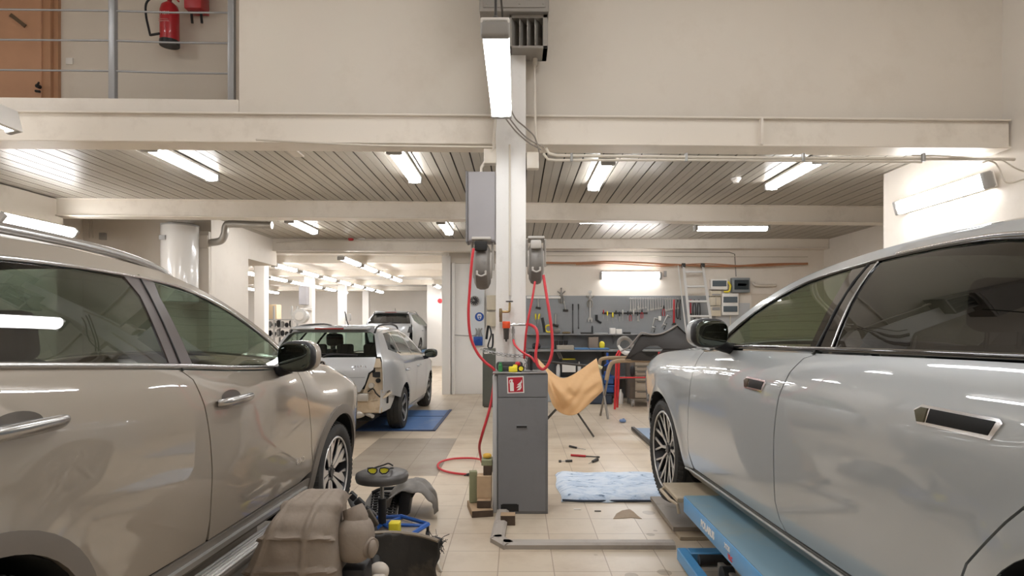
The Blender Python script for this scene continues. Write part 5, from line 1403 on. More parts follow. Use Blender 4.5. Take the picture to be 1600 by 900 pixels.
bm = BM(); a = at(157, 375, 9.88); b = at(166, 364, 9.88); box(bm, a.x, b.x, 9.84, 9.9, a.z, b.z, .006, 2); one('light_switch', bm, greyp, 'small grey switch box on the rear wall above the beige car roof', 'switch')
for px in (138, 144):
    bm = BM(); tube(bm, [at(px, 340, 9.85), at(px, 356, 9.85), at(px+1, 372, 9.85)], .008, 6); one('wall_pipe', bm, pipew, ('left' if px == 138 else 'right')+' of two thin wall conduits above the grey switch box', 'pipe', 60, 'conduits above the switch')
t = thing('smoke_detector', 'round white smoke detector on the slatted ceiling at right', 'smoke detector', (2.6, 7.3, 3.17))
bm = BM(); cyl(bm, (2.6, 7.3, 3.212), (2.6, 7.3, 3.185), .06, .055, 24); obj('detector_base', bm, whitep, t, 40)
bm = BM(); cyl(bm, (2.6, 7.3, 3.185), (2.6, 7.3, 3.155), .045, .03, 24); obj('sensor', bm, whitep, t, 40)
t = thing('alarm_sounder', 'small round red alarm on the beam over the far hall opening', 'alarm', tuple(at(548, 378, 12.3)))
c = at(548, 372, 12.33); bm = BM(); sph(bm, tuple(c), .055, .05, .055, .9); obj('alarm_dome', bm, red, t, 50)
bm = BM(); box(bm, c.x-.05, c.x+.05, 12.35, 12.385, c.z-.05, c.z+.05, .005, 1); obj('alarm_base', bm, red, t)
bm = BM(); a = at(560, 374, 12.33); box(bm, a.x, a.x+.13, 12.33, 12.38, a.z, a.z+.05, .01, 2); one('emergency_light', bm, whitep, 'little white box beside the red alarm on the beam', 'box')
hose([(432, 379, 12.366), (500, 375, 12.366), (600, 376, 12.366), (727, 377, 12.366)], 'thin conduit along the top of the beam over the far hall', .014, pipew, 'cable', 'cables of the rear beams', 0)
hose([(432, 394, 12.35), (560, 395, 12.35), (700, 397, 12.35)], 'pale pipe along the lower edge of the beam over the far hall', .022, pipew, 'cable', 'cables of the rear beams', 0)
hose([(825, 410, 12.5), (900, 411, 12.5), (960, 409, 12.5), (1060, 414, 12.5), (1140, 416, 12.5), (1200, 413, 12.5), (1262, 412, 12.5)], 'brown cable bundle strung along the white back wall', .022, copper, 'cable', 'cables on the back wall', 4)
hose([(900, 413, 12.48), (960, 412, 12.48), (1030, 416, 12.48), (1100, 412, 12.48), (1180, 416, 12.48), (1262, 411, 12.48)], 'thinner brown cable waving below the main bundle', .012, copper, 'cable', 'cables on the back wall', 4)
hose([(850, 393, 12.58), (1140, 394, 12.58), (1148, 397, 12.58), (1150, 432, 12.58)], 'dark thin conduit on the back wall bending down to the grey meter box', .010, mat('conduit_grey', '#8f8980', .5), 'cable', 'cables on the back wall', 0)
hose([(850, 399, 12.58), (1262, 401, 12.58)], 'white straight conduit across the top of the back wall', .010, pipew, 'cable', 'cables on the back wall', 0)
# ---------------------------------------------------------------- partition: clock, sign, socket
t = thing('wall_clock', 'small round black clock on the white partition, left of the column', 'clock', tuple(at(741.5, 478, 13.1)))
c = at(741.5, 470, 13.1)
def disc(bm, c, r, y0, y1, n=28): cyl(bm, (c.x, y0, c.z), (c.x, y1, c.z), r, n=n)
bm = BM(); disc(bm, c, .105, 13.12, 13.08); obj('clock_rim', bm, greyp, t, 40)
bm = BM(); disc(bm, c, .088, 13.081, 13.075); obj('clock_face', bm, black, t, 40)
bm = BM()
for k in range(12):
    a = 2*PI*k/12; obox(bm, (c.x+.074*math.sin(a), 13.073, c.z+.074*math.cos(a)), .006, .003, .018, 0, 0, -a if False else a)
obox(bm, (c.x-.02, 13.072, c.z+.02), .006, .003, .06, 0, 0, R(-45)); obox(bm, (c.x-.03, 13.071, c.z), .07, .003, .006)
obj('clock_hands', bm, whitep, t)
bm = BM(); a = at(736, 500, 13.13); b = at(757, 440, 13.13); box(bm, a.x, b.x, 13.12, 13.14, at(0, 540, 13.13).z, at(0, 412, 13.13).z, .003, 1); struct('trim_panel', bm, mat('pale_panel', '#d3d6d8', .5))
t = thing('safety_sign', 'round blue breathing mask sign beside the clock on the partition', 'sign', tuple(at(749, 502, 13.1)))
c = at(749, 495, 13.1)
bm = BM(); disc(bm, c, .105, 13.118, 13.112); obj('sign_plate', bm, whitep, t, 40)
bm = BM(); disc(bm, c, .097, 13.113, 13.108); obj('sign_field', bm, blue, t, 40)
bm = BM(); prism(bm, [(-.035, -.03), (-.02, -.055), (.02, -.055), (.035, -.03), (.045, .0), (.045, .03), (.03, .06), (-.03, .06), (-.045, .03), (-.045, 0)], .003, T(c.x, 13.108, c.z, 0, R(90))); obj('pictogram', bm, whitep, t)
bm = BM(); prism(bm, [(-.03, .0), (.03, 0), (.028, .022), (-.028, .022)], .003, T(c.x, 13.105, c.z, 0, R(90))); prism(bm, [(-.018, -.045), (.018, -.045), (.02, -.015), (-.02, -.015)], .003, T(c.x, 13.105, c.z, 0, R(90))); obj('pictogram_mask', bm, blue, t)
t = thing('power_socket', 'blue industrial power socket on the partition left of the column', 'socket', tuple(at(747, 541, 13.1)))
a = at(740, 540, 13.1); b = at(754, 526, 13.1)
bm = BM(); box(bm, a.x, b.x, 13.05, 13.13, a.z, b.z, .01, 2); obj('socket_body', bm, blue, t, 40)
bm = BM(); c = at(748, 533, 13); cyl(bm, (c.x, 13.06, c.z), (c.x, 12.98, c.z-.02), .06, .065, 20); obj('socket_cap', bm, blue, t, 40)
bm = BM()
for dx, h_ in ((-.08, .0), (.0, .03), (.07, .01)): tube(bm, [(c.x+dx, 13.1, c.z+.09), (c.x+dx*.5, 13.09, c.z+.20+h_), (c.x+dx*.9, 13.1, c.z+.27)], .014, 6, 4)
tube(bm, [(c.x-.55, 13.11, c.z+.13), (c.x-.2, 13.10, c.z+.11), (c.x-.02, 13.1, c.z+.14)], .01, 6, 4)
obj('cable', bm, greyp, t, 60)
for k, (y0, y1) in enumerate(((461, 484), (487, 510))):
    bm = BM(); a = at(760, y1, 12.95); b = at(776, y0, 12.95); box(bm, a.x, b.x, 13.03, 13.19, a.z, b.z, .006, 2); one('wall_box', bm, mat('box_cream', '#cfc4ae', .5), ('upper' if k == 0 else 'lower')+' of two cream boxes on the partition at the left edge of the column', 'box')
t = thing('metal_locker', 'narrow dark grey-green metal locker standing left behind the column', 'locker', (-.54, 11.0, 0))
a = at(754, 545, 11.0)
bm = BM(); box(bm, a.x, a.x+.42, 11.0, 11.45, .02, a.z, .006, 2); box(bm, a.x+.02, a.x+.40, 11.02, 11.43, 0, .02); obj('locker_body', bm, mat('locker_green', '#5b5d55', .5, dirt='#3f3c35', dscale=4, damt=.5), t, 40)
bm = BM(); box(bm, a.x+.02, a.x+.40, 10.99, 11.0, .06, a.z-.03, .003, 1); obj('locker_door', bm, MATS['locker_green'], t, 40)
bm = BM(); box(bm, a.x+.03, a.x+.12, 10.985, 10.99, a.z-.09, a.z-.05); obj('name_plate', bm, whitep, t)
bm = BM(); c = at(765, 530, 11.15); tube(bm, [(c.x-.06, 11.15, c.z+.0), (c.x-.02, 11.15, c.z+.24), (c.x+.03, 11.14, c.z+.1), (c.x-.03, 11.13, a.z+.04), (c.x+.05, 11.15, a.z+.03), (c.x+.06, 11.15, c.z+.1)], .028, 8, 5, flat=.5)
one('folded_tool', bm, black, 'black folded support frame standing on the dark locker', 'frame')

# ---------------------------------------------------------------- back wall: boards, tools
pegm = mat('pegboard_grey', '#8b8d8f', .5, var=.05, vscale=2, dirt='#6d6a66', dscale=3, damt=.4)
lowm = mat('lower_board_grey', '#6f7173', .55, var=.06, vscale=2)
a = at(821, 540, 12.58); b = at(1118, 462, 12.58)
bm = BM(); box(bm, a.x, b.x, 12.585, 12.615, 1.0, b.z, .002, 1)
for i in range(3): box(bm, a.x+.95*(i+1), a.x+.95*(i+1)+.006, 12.58, 12.59, 1.0, b.z)
for i in range(10): box(bm, a.x, b.x, 12.583, 12.588, b.z-.06-.1*i, b.z-.058-.1*i)
struct('wall_pegboard', bm, pegm)
bm = BM(); box(bm, a.x, 5.4, 12.57, 12.615, 0, .98, .002, 1)
for i in range(8): box(bm, a.x+.65*(i+1), a.x+.65*(i+1)+.01, 12.562, 12.58, 0, .98)
struct('wall_lower_board', bm, lowm)
bm = BM(); a2 = at(1118, 0, 12.58); b2 = at(1172, 0, 12.58); box(bm, a2.x+.005, b2.x, 12.59, 12.615, 1.0, b.z-.15); struct('wall_switch_board', bm, mat('light_board', '#b9babb', .5))
toolsteel = mat('tool_steel', '#b8b5b0', .35, metal=.7)
tooldark = mat('tool_dark', '#3a3836', .5, metal=.4)
YW = 12.56
def W_(px, py, Y=YW): return at(px, py, Y)
tool_protos = {}
def tool_parts(kind):
    """each tool hangs down from its origin, local x right, z up, y depth"""
    if kind == 'wrench':
        b = BM(); L_ = .2
        prism(b, [(-.006, -L_+.02), (.006, -L_+.02), (.005, -.02), (-.005, -.02)], .006, FACE)
        tube(b, [(.014*math.cos(2*PI*k/12), -.003, -.012+.014*math.sin(2*PI*k/12)) for k in range(12)], .005, 6, closed=True)
        prism(b, [(-.006, -L_+.025), (-.018, -L_+.005), (-.014, -L_-.02), (-.006, -L_-.018), (-.006, -L_), (.006, -L_), (.006, -L_-.018), (.014, -L_-.02), (.018, -L_+.005), (.006, -L_+.025)], .007, FACE)
        return [('wrench_body', b, toolsteel)]
    if kind in ('yellow', 'redd', 'dark', 'steeld'):
        b = BM(); lathe(b, [(0, 0), (.012, -.004), (.016, -.03), (.013, -.085), (.009, -.1), (0, -.1)], 12)
        c = BM(); cyl(c, (0, 0, -.1), (0, 0, -.21), .004, n=8)
        return [('handle', b, {'yellow': yellow, 'redd': red, 'dark': black, 'steeld': toolsteel}[kind]), ('shaft', c, toolsteel)]
    if kind == 'pliers':
        b = BM()
        for s in (1, -1): tube(b, [(s*.004, 0, -.05), (s*.02, 0, -.09), (s*.022, 0, -.15), (s*.014, 0, -.19)], .007, 8, 3)
        c = BM(); prism(c, [(-.012, -.05), (-.016, -.03), (-.005, .01), (.005, .01), (.016, -.03), (.012, -.05)], .01, FACE); cyl(c, (0, -.012, -.045), (0, .003, -.045), .012)
        return [('grips', b, red), ('jaws', c, tooldark)]
    if kind == 'bar':
        b = BM(); cyl(b, (0, 0, 0), (0, 0, -.13), .014, .011, 12); c = BM(); cyl(c, (0, 0, -.13), (0, 0, -.55), .007, n=8); cyl(c, (0, 0, -.55), (0, 0, -.6), .012, n=6)
        return [('handle', b, tooldark), ('shaft', c, tooldark)]
    if kind == 'spanner':
        b = BM(); prism(b, [(-.016, -.5), (.016, -.5), (.012, -.03), (-.012, -.03)], .01, FACE)
        prism(b, [(-.02, -.5), (-.048, -.54), (-.04, -.60), (-.02, -.60), (-.02, -.555), (.02, -.555), (.02, -.60), (.04, -.60), (.048, -.54), (.02, -.5)], .014, FACE)
        prism(b, [(-.02, -.03), (-.04, 0), (-.03, .04), (.03, .04), (.04, 0), (.02, -.03)], .014, FACE)
        return [('spanner_body', b, toolsteel)]
    if kind == 'hammer':
        b = BM(); cyl(b, (0, 0, .0), (0, 0, -.19), .012, n=10); c = BM(); cyl(c, (-.05, 0, -.19), (.05, 0, -.21), .022, n=12)
        return [('handle', b, toolsteel), ('hammer_head', c, tooldark)]
    if kind == 'chainloop':
        b = BM(); tube(b, [(0, 0, 0), (-.03, 0, -.2), (-.02, 0, -.4), (.02, 0, -.42), (.03, 0, -.2), (0, 0, 0)], .010, 6, 4)
        return [('strap', b, tooldark)]
    if kind == 'clamp':
        b = BM(); box(b, -.012, .012, -.01, .01, -.36, 0, .003, 1); box(b, -.012, .09, -.012, .012, -.03, 0, .004, 1); box(b, -.012, .085, -.012, .012, -.27, -.24, .004, 1)
        c = BM(); cyl(c, (.075, 0, -.2), (.075, 0, -.33), .007, n=8); cyl(c, (.075, 0, -.33), (.075, 0, -.38), .014, n=8)
        return [('frame', b, toolsteel), ('screw', c, tooldark)]
    if kind == 'puller':
        b = BM(); cyl(b, (0, 0, .1), (0, 0, -.2), .012, n=10); sph(b, (0, 0, .11), .018); box(b, -.03, .03, -.02, .02, -.06, 0, .006, 1)
        for s in (1, -1): tube(b, [(0, 0, -.01), (s*.08, 0, .05)], .014, 8); tube(b, [(s*.03, 0, -.03), (s*.05, 0, -.12), (s*.03, 0, -.19)], .012, 8, 3)
        return [('puller_body', b, mat('tool_grey', '#8f8a83', .5, metal=.4))]
    if kind == 'redtool':
        b = BM(); box(b, -.018, .018, -.012, .012, -.48, 0, .006, 2); c = BM(); prism(c, [(-.02, -.48), (-.05, -.52), (.05, -.52), (.03, -.48)], .02, FACE)
        return [('handle', b, red), ('jaw', c, tooldark)]
    if kind == 'gun':
        b = BM(); tube(b, [(0, 0, 0), (0, 0, -.12)], .028, 10); tube(b, [(0, 0, -.10), (.05, 0, -.14), (.10, 0, -.16)], .022, 10, 3)
        return [('tool_body', b, black)]
def hang(kind, px, py, label, cat, group, rot=0, s=1, y=12.565, name=None):
    nm = name or {'yellow': 'screwdriver', 'redd': 'screwdriver', 'dark': 'screwdriver', 'steeld': 'screwdriver', 'bar': 'pry_bar', 'chainloop': 'strap_wrench', 'redtool': 'pipe_wrench', 'gun': 'air_drill'}.get(kind, kind)
    c = W_(px, py, y)
    if kind not in tool_protos:
        t = thing(nm, label, cat, (0, 0, 0), 0, group)
        for n_, b_, m_ in tool_parts(kind): obj(n_, b_, m_, t, 50, True)
        tool_protos[kind] = t; o = t
    else:
        o = copy_tree(tool_protos[kind], None, None, None, label, group); o['category'] = cat
    o.location = c; o.rotation_euler = (0, rot, 0); o.scale = (s, s, s)
    if group: o['group'] = group
    return o
hang('puller', 877, 459, 'star-shaped gear puller at the top left of the pegboard', 'puller', 'tools on the pegboard')
hang('hammer', 841, 466, 'short slide hammer hanging at the left end of the pegboard rail', 'hammer', 'tools on the pegboard')
hang('hammer', 881, 470, 'slide hammer with a tilted head under the gear puller', 'hammer', 'tools on the pegboard', R(-10))
hang('puller', 922, 466, 'gear puller above the big pale spanner on the pegboard', 'puller', 'tools on the pegboard', 0, 1.0)
hang('bar', 895, 475, 'long black-handled pry bar, left one of the pair', 'pry bar', 'tools on the pegboard')
hang('bar', 904, 475, 'shorter black-handled pry bar, right one of the pair', 'pry bar', 'tools on the pegboard', 0, .85)
hang('spanner', 922, 457, 'large pale open-ended spanner hanging in the middle of the pegboard', 'spanner', 'tools on the pegboard')
hang('gun', 932, 492, 'black angled air drill hanging right of the large spanner', 'drill', 'tools on the pegboard')
bm = BM(); a_ = W_(823, 466.5); b_ = W_(876, 463); box(bm, a_.x, b_.x, 12.55, 12.58, a_.z, b_.z, .004, 1); one('tool_rail', bm, whitep, 'white rail across the top left of the pegboard', 'rail')
bm = BM(); a_ = W_(941, 490.5); b_ = W_(1012, 488); box(bm, a_.x, b_.x, 12.565, 12.583, a_.z, b_.z, .004, 1); one('tool_rail', bm, tooldark, 'dark magnetic bar with screwdrivers in the middle of the pegboard', 'rail')
cols = ['redd', 'yellow', 'yellow', 'dark', 'dark', 'steeld', 'dark', 'pliers', 'steeld', 'dark', 'pliers']
names = {'redd': 'red-handled', 'yellow': 'yellow-handled', 'dark': 'black-handled', 'steeld': 'bare steel', 'pliers': 'red-gripped'}
pxs = [943, 949, 957.5, 962.5, 968, 973, 981, 985, 990, 996.5, 1003]
oi = ['first', 'second', 'third', 'fourth', 'fifth', 'sixth', 'seventh', 'eighth', 'ninth', 'tenth', 'eleventh']
for k, (kd, px) in enumerate(zip(cols, pxs)):
    hang(kd, px, 484+(k*7 % 5), names[kd]+(' pliers, ' if kd == 'pliers' else ' screwdriver, ')+oi[k]+' tool from the left on the dark magnetic bar', 'pliers' if kd == 'pliers' else 'screwdriver', 'tools on the magnetic bar', 0, .85+.1*(k % 3), 12.545)
oi2 = oi+['twelfth', 'thirteenth', 'fourteenth', 'fifteenth', 'sixteenth', 'seventeenth', 'eighteenth', 'nineteenth', 'twentieth']
for k in range(20):
    hang('wrench', 985+3.9*k, 466, 'small steel wrench, '+oi2[k]+' from the left in the dense row along the pegboard top', 'wrench', 'wrenches in the dense row', R(random.uniform(-3, 3)), 1.25-.03*(k % 7)*1.6)
hang('spanner', 997, 480, 'pale wrench hanging below the dense wrench row', 'spanner', 'tools on the pegboard', 0, .5)
hang('clamp', 1023, 496, 'steel bar clamp below the wrench row, left of the red pipe wrench', 'clamp', 'tools on the pegboard', R(14), .8)
hang('bar', 1033, 478, 'thin dark bar right of the steel clamp', 'pry bar', 'tools on the pegboard', 0, .5)
hang('pliers', 1037, 478, 'red pliers between the thin bar and the red pipe wrench', 'pliers', 'tools on the pegboard', 0, 1.1)
hang('clamp', 1043, 492, 'bar clamp just left of the red pipe wrench', 'clamp', 'tools on the pegboard', R(25), .8)
hang('redtool', 1053, 468, 'long red pipe wrench on the right half of the pegboard', 'pipe wrench', 'tools on the pegboard')
for k, (px, kd) in enumerate(((1059, 'chainloop'), (1063, 'bar'), (1085, 'chainloop'), (1092, 'chainloop'))):
    hang(kd, px, 468, ('dark strap, ' if kd == 'chainloop' else 'dark bar, ')+['left of the ladder', 'touching the ladder at left', 'behind the ladder, left one', 'behind the ladder, right one'][k], 'strap' if kd == 'chainloop' else 'pry bar', 'tools on the pegboard', 0, .9 if kd == 'chainloop' else .7)
hang('redtool', 1079, 468, 'red handle hanging behind the ladder at its left stile', 'pipe wrench', 'tools on the pegboard', 0, .6)
bm = BM(); a_ = W_(1029, 501, 12.55); b_ = W_(1033, 494, 12.55); box(bm, a_.x, b_.x, 12.54, 12.58, a_.z, b_.z, .003, 1); one('tag', bm, whitep, 'little white tag hanging below the wrenches', 'tag')
for k, (px, kd) in enumerate(((826, 'dark'), (837, 'yellow'), (843, 'yellow'), (868, 'hammer'))):
    hang(kd, px, 490, ['black screwdriver at the left end of the lower pegboard', 'yellow screwdriver left of the black and yellow grinder', 'slanting yellow screwdriver left of the grinder', 'small hammer right of the black and yellow grinder'][k], 'hammer' if kd == 'hammer' else 'screwdriver', 'tools on the pegboard', R(10 if k == 2 else 0), 1.2)
t = thing('angle_grinder', 'black and yellow power tool standing on the upper shelf at left', 'power tool', tuple(W_(853, 521, 12.4)))
c = W_(851, 512, 12.4); bm = BM(); tube(bm, [c+Vector((-.05, 0, .2)), c+Vector((-.02, 0, .05)), c+Vector((.0, 0, -.09))], .03, 10, 3); obj('body', bm, black, t, 50)
bm = BM(); tube(bm, [c+Vector((.08+.07*math.cos(2*PI*k/16), 0, -.02+.07*math.sin(2*PI*k/16))) for k in range(16)], .018, 8, closed=True); obj('yellow_guard', bm, yellow, t, 50)
# shelves on the wall
shelfm = mat('shelf_grey', '#8d8d8c', .45, dirt='#63605c', dscale=5, damt=.4)
a_ = at(820, 522, 12.3); b_ = at(1062, 522, 12.3)
t = thing('wall_shelf', 'long narrow grey shelf under the hanging tools', 'shelf', (1.7, 12.4, a_.z-.03))
bm = BM(); box(bm, a_.x, b_.x, 12.28, 12.58, a_.z-.018, a_.z, .003, 1); obj('shelf_board', bm, shelfm, t)
for px in (880, 960, 1035):
    bm = BM(); x_ = at(px, 0, 12.4).x; prism(bm, [(0, 0), (.25, 0), (0, -.2)], .004, Matrix.Translation((x_, 12.58, a_.z-.018)) @ Matrix(((0, 0, 1, 0), (-1, 0, 0, 0), (0, 1, 0, 0), (0, 0, 0, 1)))); obj('shelf_bracket', bm, shelfm, t)
zs = a_.z
zb = at(0, 546.5, 12.0).z
t = thing('workbench', 'long grey workbench against the back wall under the shelf', 'workbench', (1.5, 12.2, 0))
bm = BM(); box(bm, .2, 3.3, 11.98, 12.56, zb-.035, zb, .004, 1); obj('worktop', bm, shelfm, t)
for x_ in (.25, 1.75, 3.2):
    bm = BM(); box(bm, x_-.025, x_+.025, 12.02, 12.07, 0, zb-.035); box(bm, x_-.025, x_+.025, 12.48, 12.53, 0, zb-.035); box(bm, x_-.02, x_+.02, 12.07, 12.48, .1, .14); obj('leg', bm, darkst, t)
bm = BM(); box(bm, .24, 3.22, 12.05, 12.5, .42, .445); obj('lower_shelf', bm, shelfm, t)
# contents
def item(kind, px0, px1, Y, z, h, name, label, cat, m, d=.14, grp=None):
    a = at(px0, 0, Y).x; b = at(px1, 0, Y).x; bm = BM(); z += .0005
    if kind == 'box': box(bm, a, b, Y-d/2, Y+d/2, z, z+h, min(.008, h*.2), 2)
    elif kind == 'bottle': r = (b-a)/2; lathe(bm, [(0, 0), (r*.95, 0), (r, .01), (r, h*.68), (r*.45, h*.82), (r*.4, h*.9), (r*.42, h), (0, h)], 18, T((a+b)/2, Y, z))
    elif kind == 'cup': r = (b-a)/2; lathe(bm, [(0, 0), (r*.85, 0), (r, h), (r*.93, h), (r*.8, .01), (0, .01)], 18, T((a+b)/2, Y, z))
    elif kind == 'blob': sph(bm, ((a+b)/2, Y, z+h/2), (b-a)/2, d/2, h/2, .8, 14, 8)
    elif kind == 'can': r = (b-a)/2; lathe(bm, [(0, 0), (r, 0), (r, h*.86), (r*.5, h*.93), (r*.5, h), (0, h)], 16, T((a+b)/2, Y, z))
    elif kind == 'jerry':
        box(bm, a, b, Y-d/2, Y+d/2, z, z+h*.82, .02, 3); x = (a+b)/2; tube(bm, [(a+.03, Y, z+h*.8), (a+.04, Y, z+h*.97), (b-.05, Y, z+h*.97), (b-.02, Y, z+h*.8)], .012, 8, 3); cyl(bm, (a+.03, Y, z+h*.8), (a+.03, Y, z+h*.98), .022)
    return one(name, bm, m, label, cat, 40, grp)
gs = 'things on the upper shelf'; gb = 'things on the workbench'; gl = 'things under the workbench'
item('blob', 864, 876, 12.42, zs, .12, 'hand_tool', 'dusty dark hand tool on the shelf right of the black and yellow tool', 'tool', reelg, .12, gs)
item('blob', 878, 892, 12.42, zs, .05, 'metal_part', 'flat brown metal part on the left of the upper shelf', 'metal part', MATS['old_brass'], .16, gs)
item('box', 907, 926, 12.42, zs, .035, 'ruler_case', 'flat dark case on the upper shelf under the pale spanner', 'case', tooldark, .12, gs)
item('can', 924, 927, 12.45, zs, .17, 'spray_tube', 'thin dark tube standing on the shelf below the air drill', 'tube', black, .1, gs)
item('box', 929, 950, 12.42, zs, .025, 'steel_ruler', 'pale flat steel strip on the middle of the upper shelf', 'strip', steel, .05, gs)
item('box', 952.5, 961, 12.42, zs, .12, 'paper_box', 'white paper box on the upper shelf, left of the pair', 'box', whitep, .12, gs)
item('box', 961.8, 971, 12.42, zs, .10, 'paper_box', 'white paper box on the upper shelf, right of the pair', 'box', whitep, .12, gs)
item('box', 974, 985, 12.42, zs, .04, 'small_tray', 'low dark tray right of the white paper boxes', 'tray', tooldark, .12, gs)
for k, px in enumerate((869, 876.5, 884)):
    item('cup', px-3, px+3, 12.35, zb, .17, 'mug', ['left', 'middle', 'right'][k]+' of three dark mugs at the back of the workbench', 'mug', tooldark, .1, gb)
item('blob', 831, 845, 12.2, zb, .13, 'helmet', 'round black cap on the left end of the workbench', 'cap', black, .2, gb)
item('box', 870, 896, 12.1, zb, .085, 'equipment_case', 'flat beige equipment case on the workbench', 'case', mat('case_beige', '#a69f92', .5), .2, gb)
item('box', 897, 919, 12.08, zb, .035, 'folder', 'blue flat folder on the workbench, left one', 'folder', mat('folder_blue', '#4f7aa6', .5), .22, gb)
item('box', 920, 951, 12.08, zb, .03, 'folder', 'longer blue flat folder on the workbench, right one', 'folder', MATS['folder_blue'], .22, gb)
item('box', 919, 934, 12.33, zb, .24, 'cardboard_box', 'brownish plastic bin at the back of the workbench', 'bin', mat('bin_brown', '#857668', .6), .2, gb)
item('blob', 936, 945, 12.25, zb, .16, 'tape_roll', 'yellow and black object right of the brownish bin', 'tape roll', yellow, .14, gb)
zl = .445
bm = BM(); a_ = at(853, 590, 12.0); b_ = at(864, 555, 12.0)
item('jerry', 841, 853, 11.9, 0, .62, 'jerrycan', 'translucent canister with a handle left of the white boxes, behind the paper', 'canister', mat('jerry_grey', '#b9bdc0', .4), .25)
item('jerry', 854, 864, 11.85, 0, .60, 'jerrycan', 'pale narrow canister behind the brown paper at left', 'canister', MATS['jerry_grey'], .2)
item('bottle', 869, 876, 12.25, zl, .30, 'bottle', 'white bottle left of the white printer box under the bench', 'bottle', whitep, .1, gl)
item('bottle', 901.5, 908, 12.25, zl, .30, 'bottle', 'white bottle right of the white printer box under the bench', 'bottle', whitep, .1, gl)
t = thing('printer', 'dark box with a white front panel under the workbench', 'printer', (at(889, 0, 12.2).x, 12.2, zl))
a_ = at(877, 0, 12.15).x; b_ = at(901, 0, 12.15).x
bm = BM(); box(bm, a_, b_, 12.15, 12.45, zl+.001, zl+.34, .008, 2); obj('printer_body', bm, black, t, 40)
bm = BM(); box(bm, a_+.015, b_-.02, 12.14, 12.15, zl+.10, zl+.27, .003, 1); obj('front_panel', bm, whitep, t)
bm = BM(); box(bm, a_+.03, b_-.02, 12.2, 12.4, zl+.341, zl+.362, .003, 1); obj('yellow_sheet', bm, yellow, t)
for k in range(3):
    bm = BM(); tube(bm, [(a_-.02+.03*k, 12.3, zl+.36), (a_-.08+.03*k, 12.32, zl+.49)], .006, 6); one('rod', bm, whitep, ['left', 'middle', 'right'][k]+' of three white rods leaning behind the printer', 'rod', 60, 'rods behind the printer')
# electrical boxes
def ebox(x0, x1, y0, y1, name, label, m, extra=None, d=.12):
    a = at(x0, y1, 12.5); b = at(x1, y0, 12.5); t = thing(name, label, 'electrical box', ((a.x+b.x)/2, 12.5, a.z))
    bm = BM(); box(bm, a.x, b.x, 12.615-d, 12.615, a.z, b.z, .008, 2); obj('box_body', bm, m, t, 40)
    Yf = 12.615-d
    for (u0, u1, v0, v1, mm, nm) in (extra or ()):
        bm = BM(); box(bm, a.x+(b.x-a.x)*u0, a.x+(b.x-a.x)*u1, Yf-.012, Yf, a.z+(b.z-a.z)*v0, a.z+(b.z-a.z)*v1, .004, 1); obj(nm, bm, mm, t, 40)
    return t
smoked = mat('smoked_window', '#59636a', .2)
ebox(1111, 1137, 436, 452.5, 'fuse_box', 'white fuse box with one smoked window right of the ladder top', whitep, [(.08, .92, .3, .85, smoked, 'window')])
ebox(1144, 1172, 434, 457, 'meter_box', 'grey meter box with a dark clear window high right of the ladder', mat('meter_grey', '#7c8183', .45), [(.12, .92, .2, .85, mat('meter_dark', '#2f373b', .15), 'window'), (.3, .8, .42, .62, mat('meter_lcd', '#8ba0a6', .3), 'meter_display')])
ebox(1111, 1127, 454, 463, 'fuse_box', 'small cream fuse box directly under the white one', MATS['box_cream'], [(.1, .9, .1, .45, greyp, 'cover_strip')])
ebox(1110, 1126.5, 464, 477.5, 'fuse_box', 'square cream fuse box in the middle of the left column of boxes', MATS['box_cream'], [(.48, .52, .05, .95, greyp, 'cover_strip')])
ebox(1111, 1126.5, 478.5, 494, 'fuse_box', 'lowest cream fuse box, right of the ladder foot', MATS['box_cream'], [(.1, .9, .6, .9, greyp, 'cover_strip')])
ebox(1128, 1154, 458.5, 492.5, 'fuse_box', 'tall white fuse box with two smoked windows', whitep, [(.08, .92, .58, .85, smoked, 'window'), (.08, .92, .15, .42, smoked, 'window')])
bm = BM(); tube(bm, [at(1137, 440, 12.52), at(1141, 446, 12.48), at(1139, 455, 12.48), at(1131, 456, 12.5)], .02, 8, 5); one('earth_cable', bm, yellow, 'yellow cable bundle between the upper fuse box and the meter box', 'cable', 60)
bm = BM(); tube(bm, [at(1141, 493, 12.58), at(1141, 512, 12.58)], .012, 8); one('wall_pipe', bm, pipew, 'short white conduit under the tall white fuse box', 'pipe')
bm = BM(); tube(bm, [at(1177, 442, 12.58), at(1180, 445.5, 12.56), at(1188, 446, 12.56), at(1212, 446, 12.58)], .03, 8, 3); one('wall_pipe', bm, MATS['duct_beige'], 'beige pipe bend on the back wall right of the meter box', 'pipe')
bm = BM(); a_ = at(1175, 500, 12.6); b_ = at(1215, 459, 12.6); box(bm, a_.x, b_.x, 12.6, 12.62, a_.z, b_.z, .004, 1); struct('trim_hatch', bm, mat('hatch', '#cbbfb0', .5))
for s, px in ((0, 941), (1, 1040)):
    bm = BM(); a_ = at(px-2, 432, 12.55); box(bm, a_.x, a_.x+.06, 12.59, 12.62, a_.z, a_.z+.12, .004, 1); one('switch_box', bm, greyp, ['grey socket at the left end of the back wall lamp', 'grey socket right of the back wall lamp'][s], 'socket')

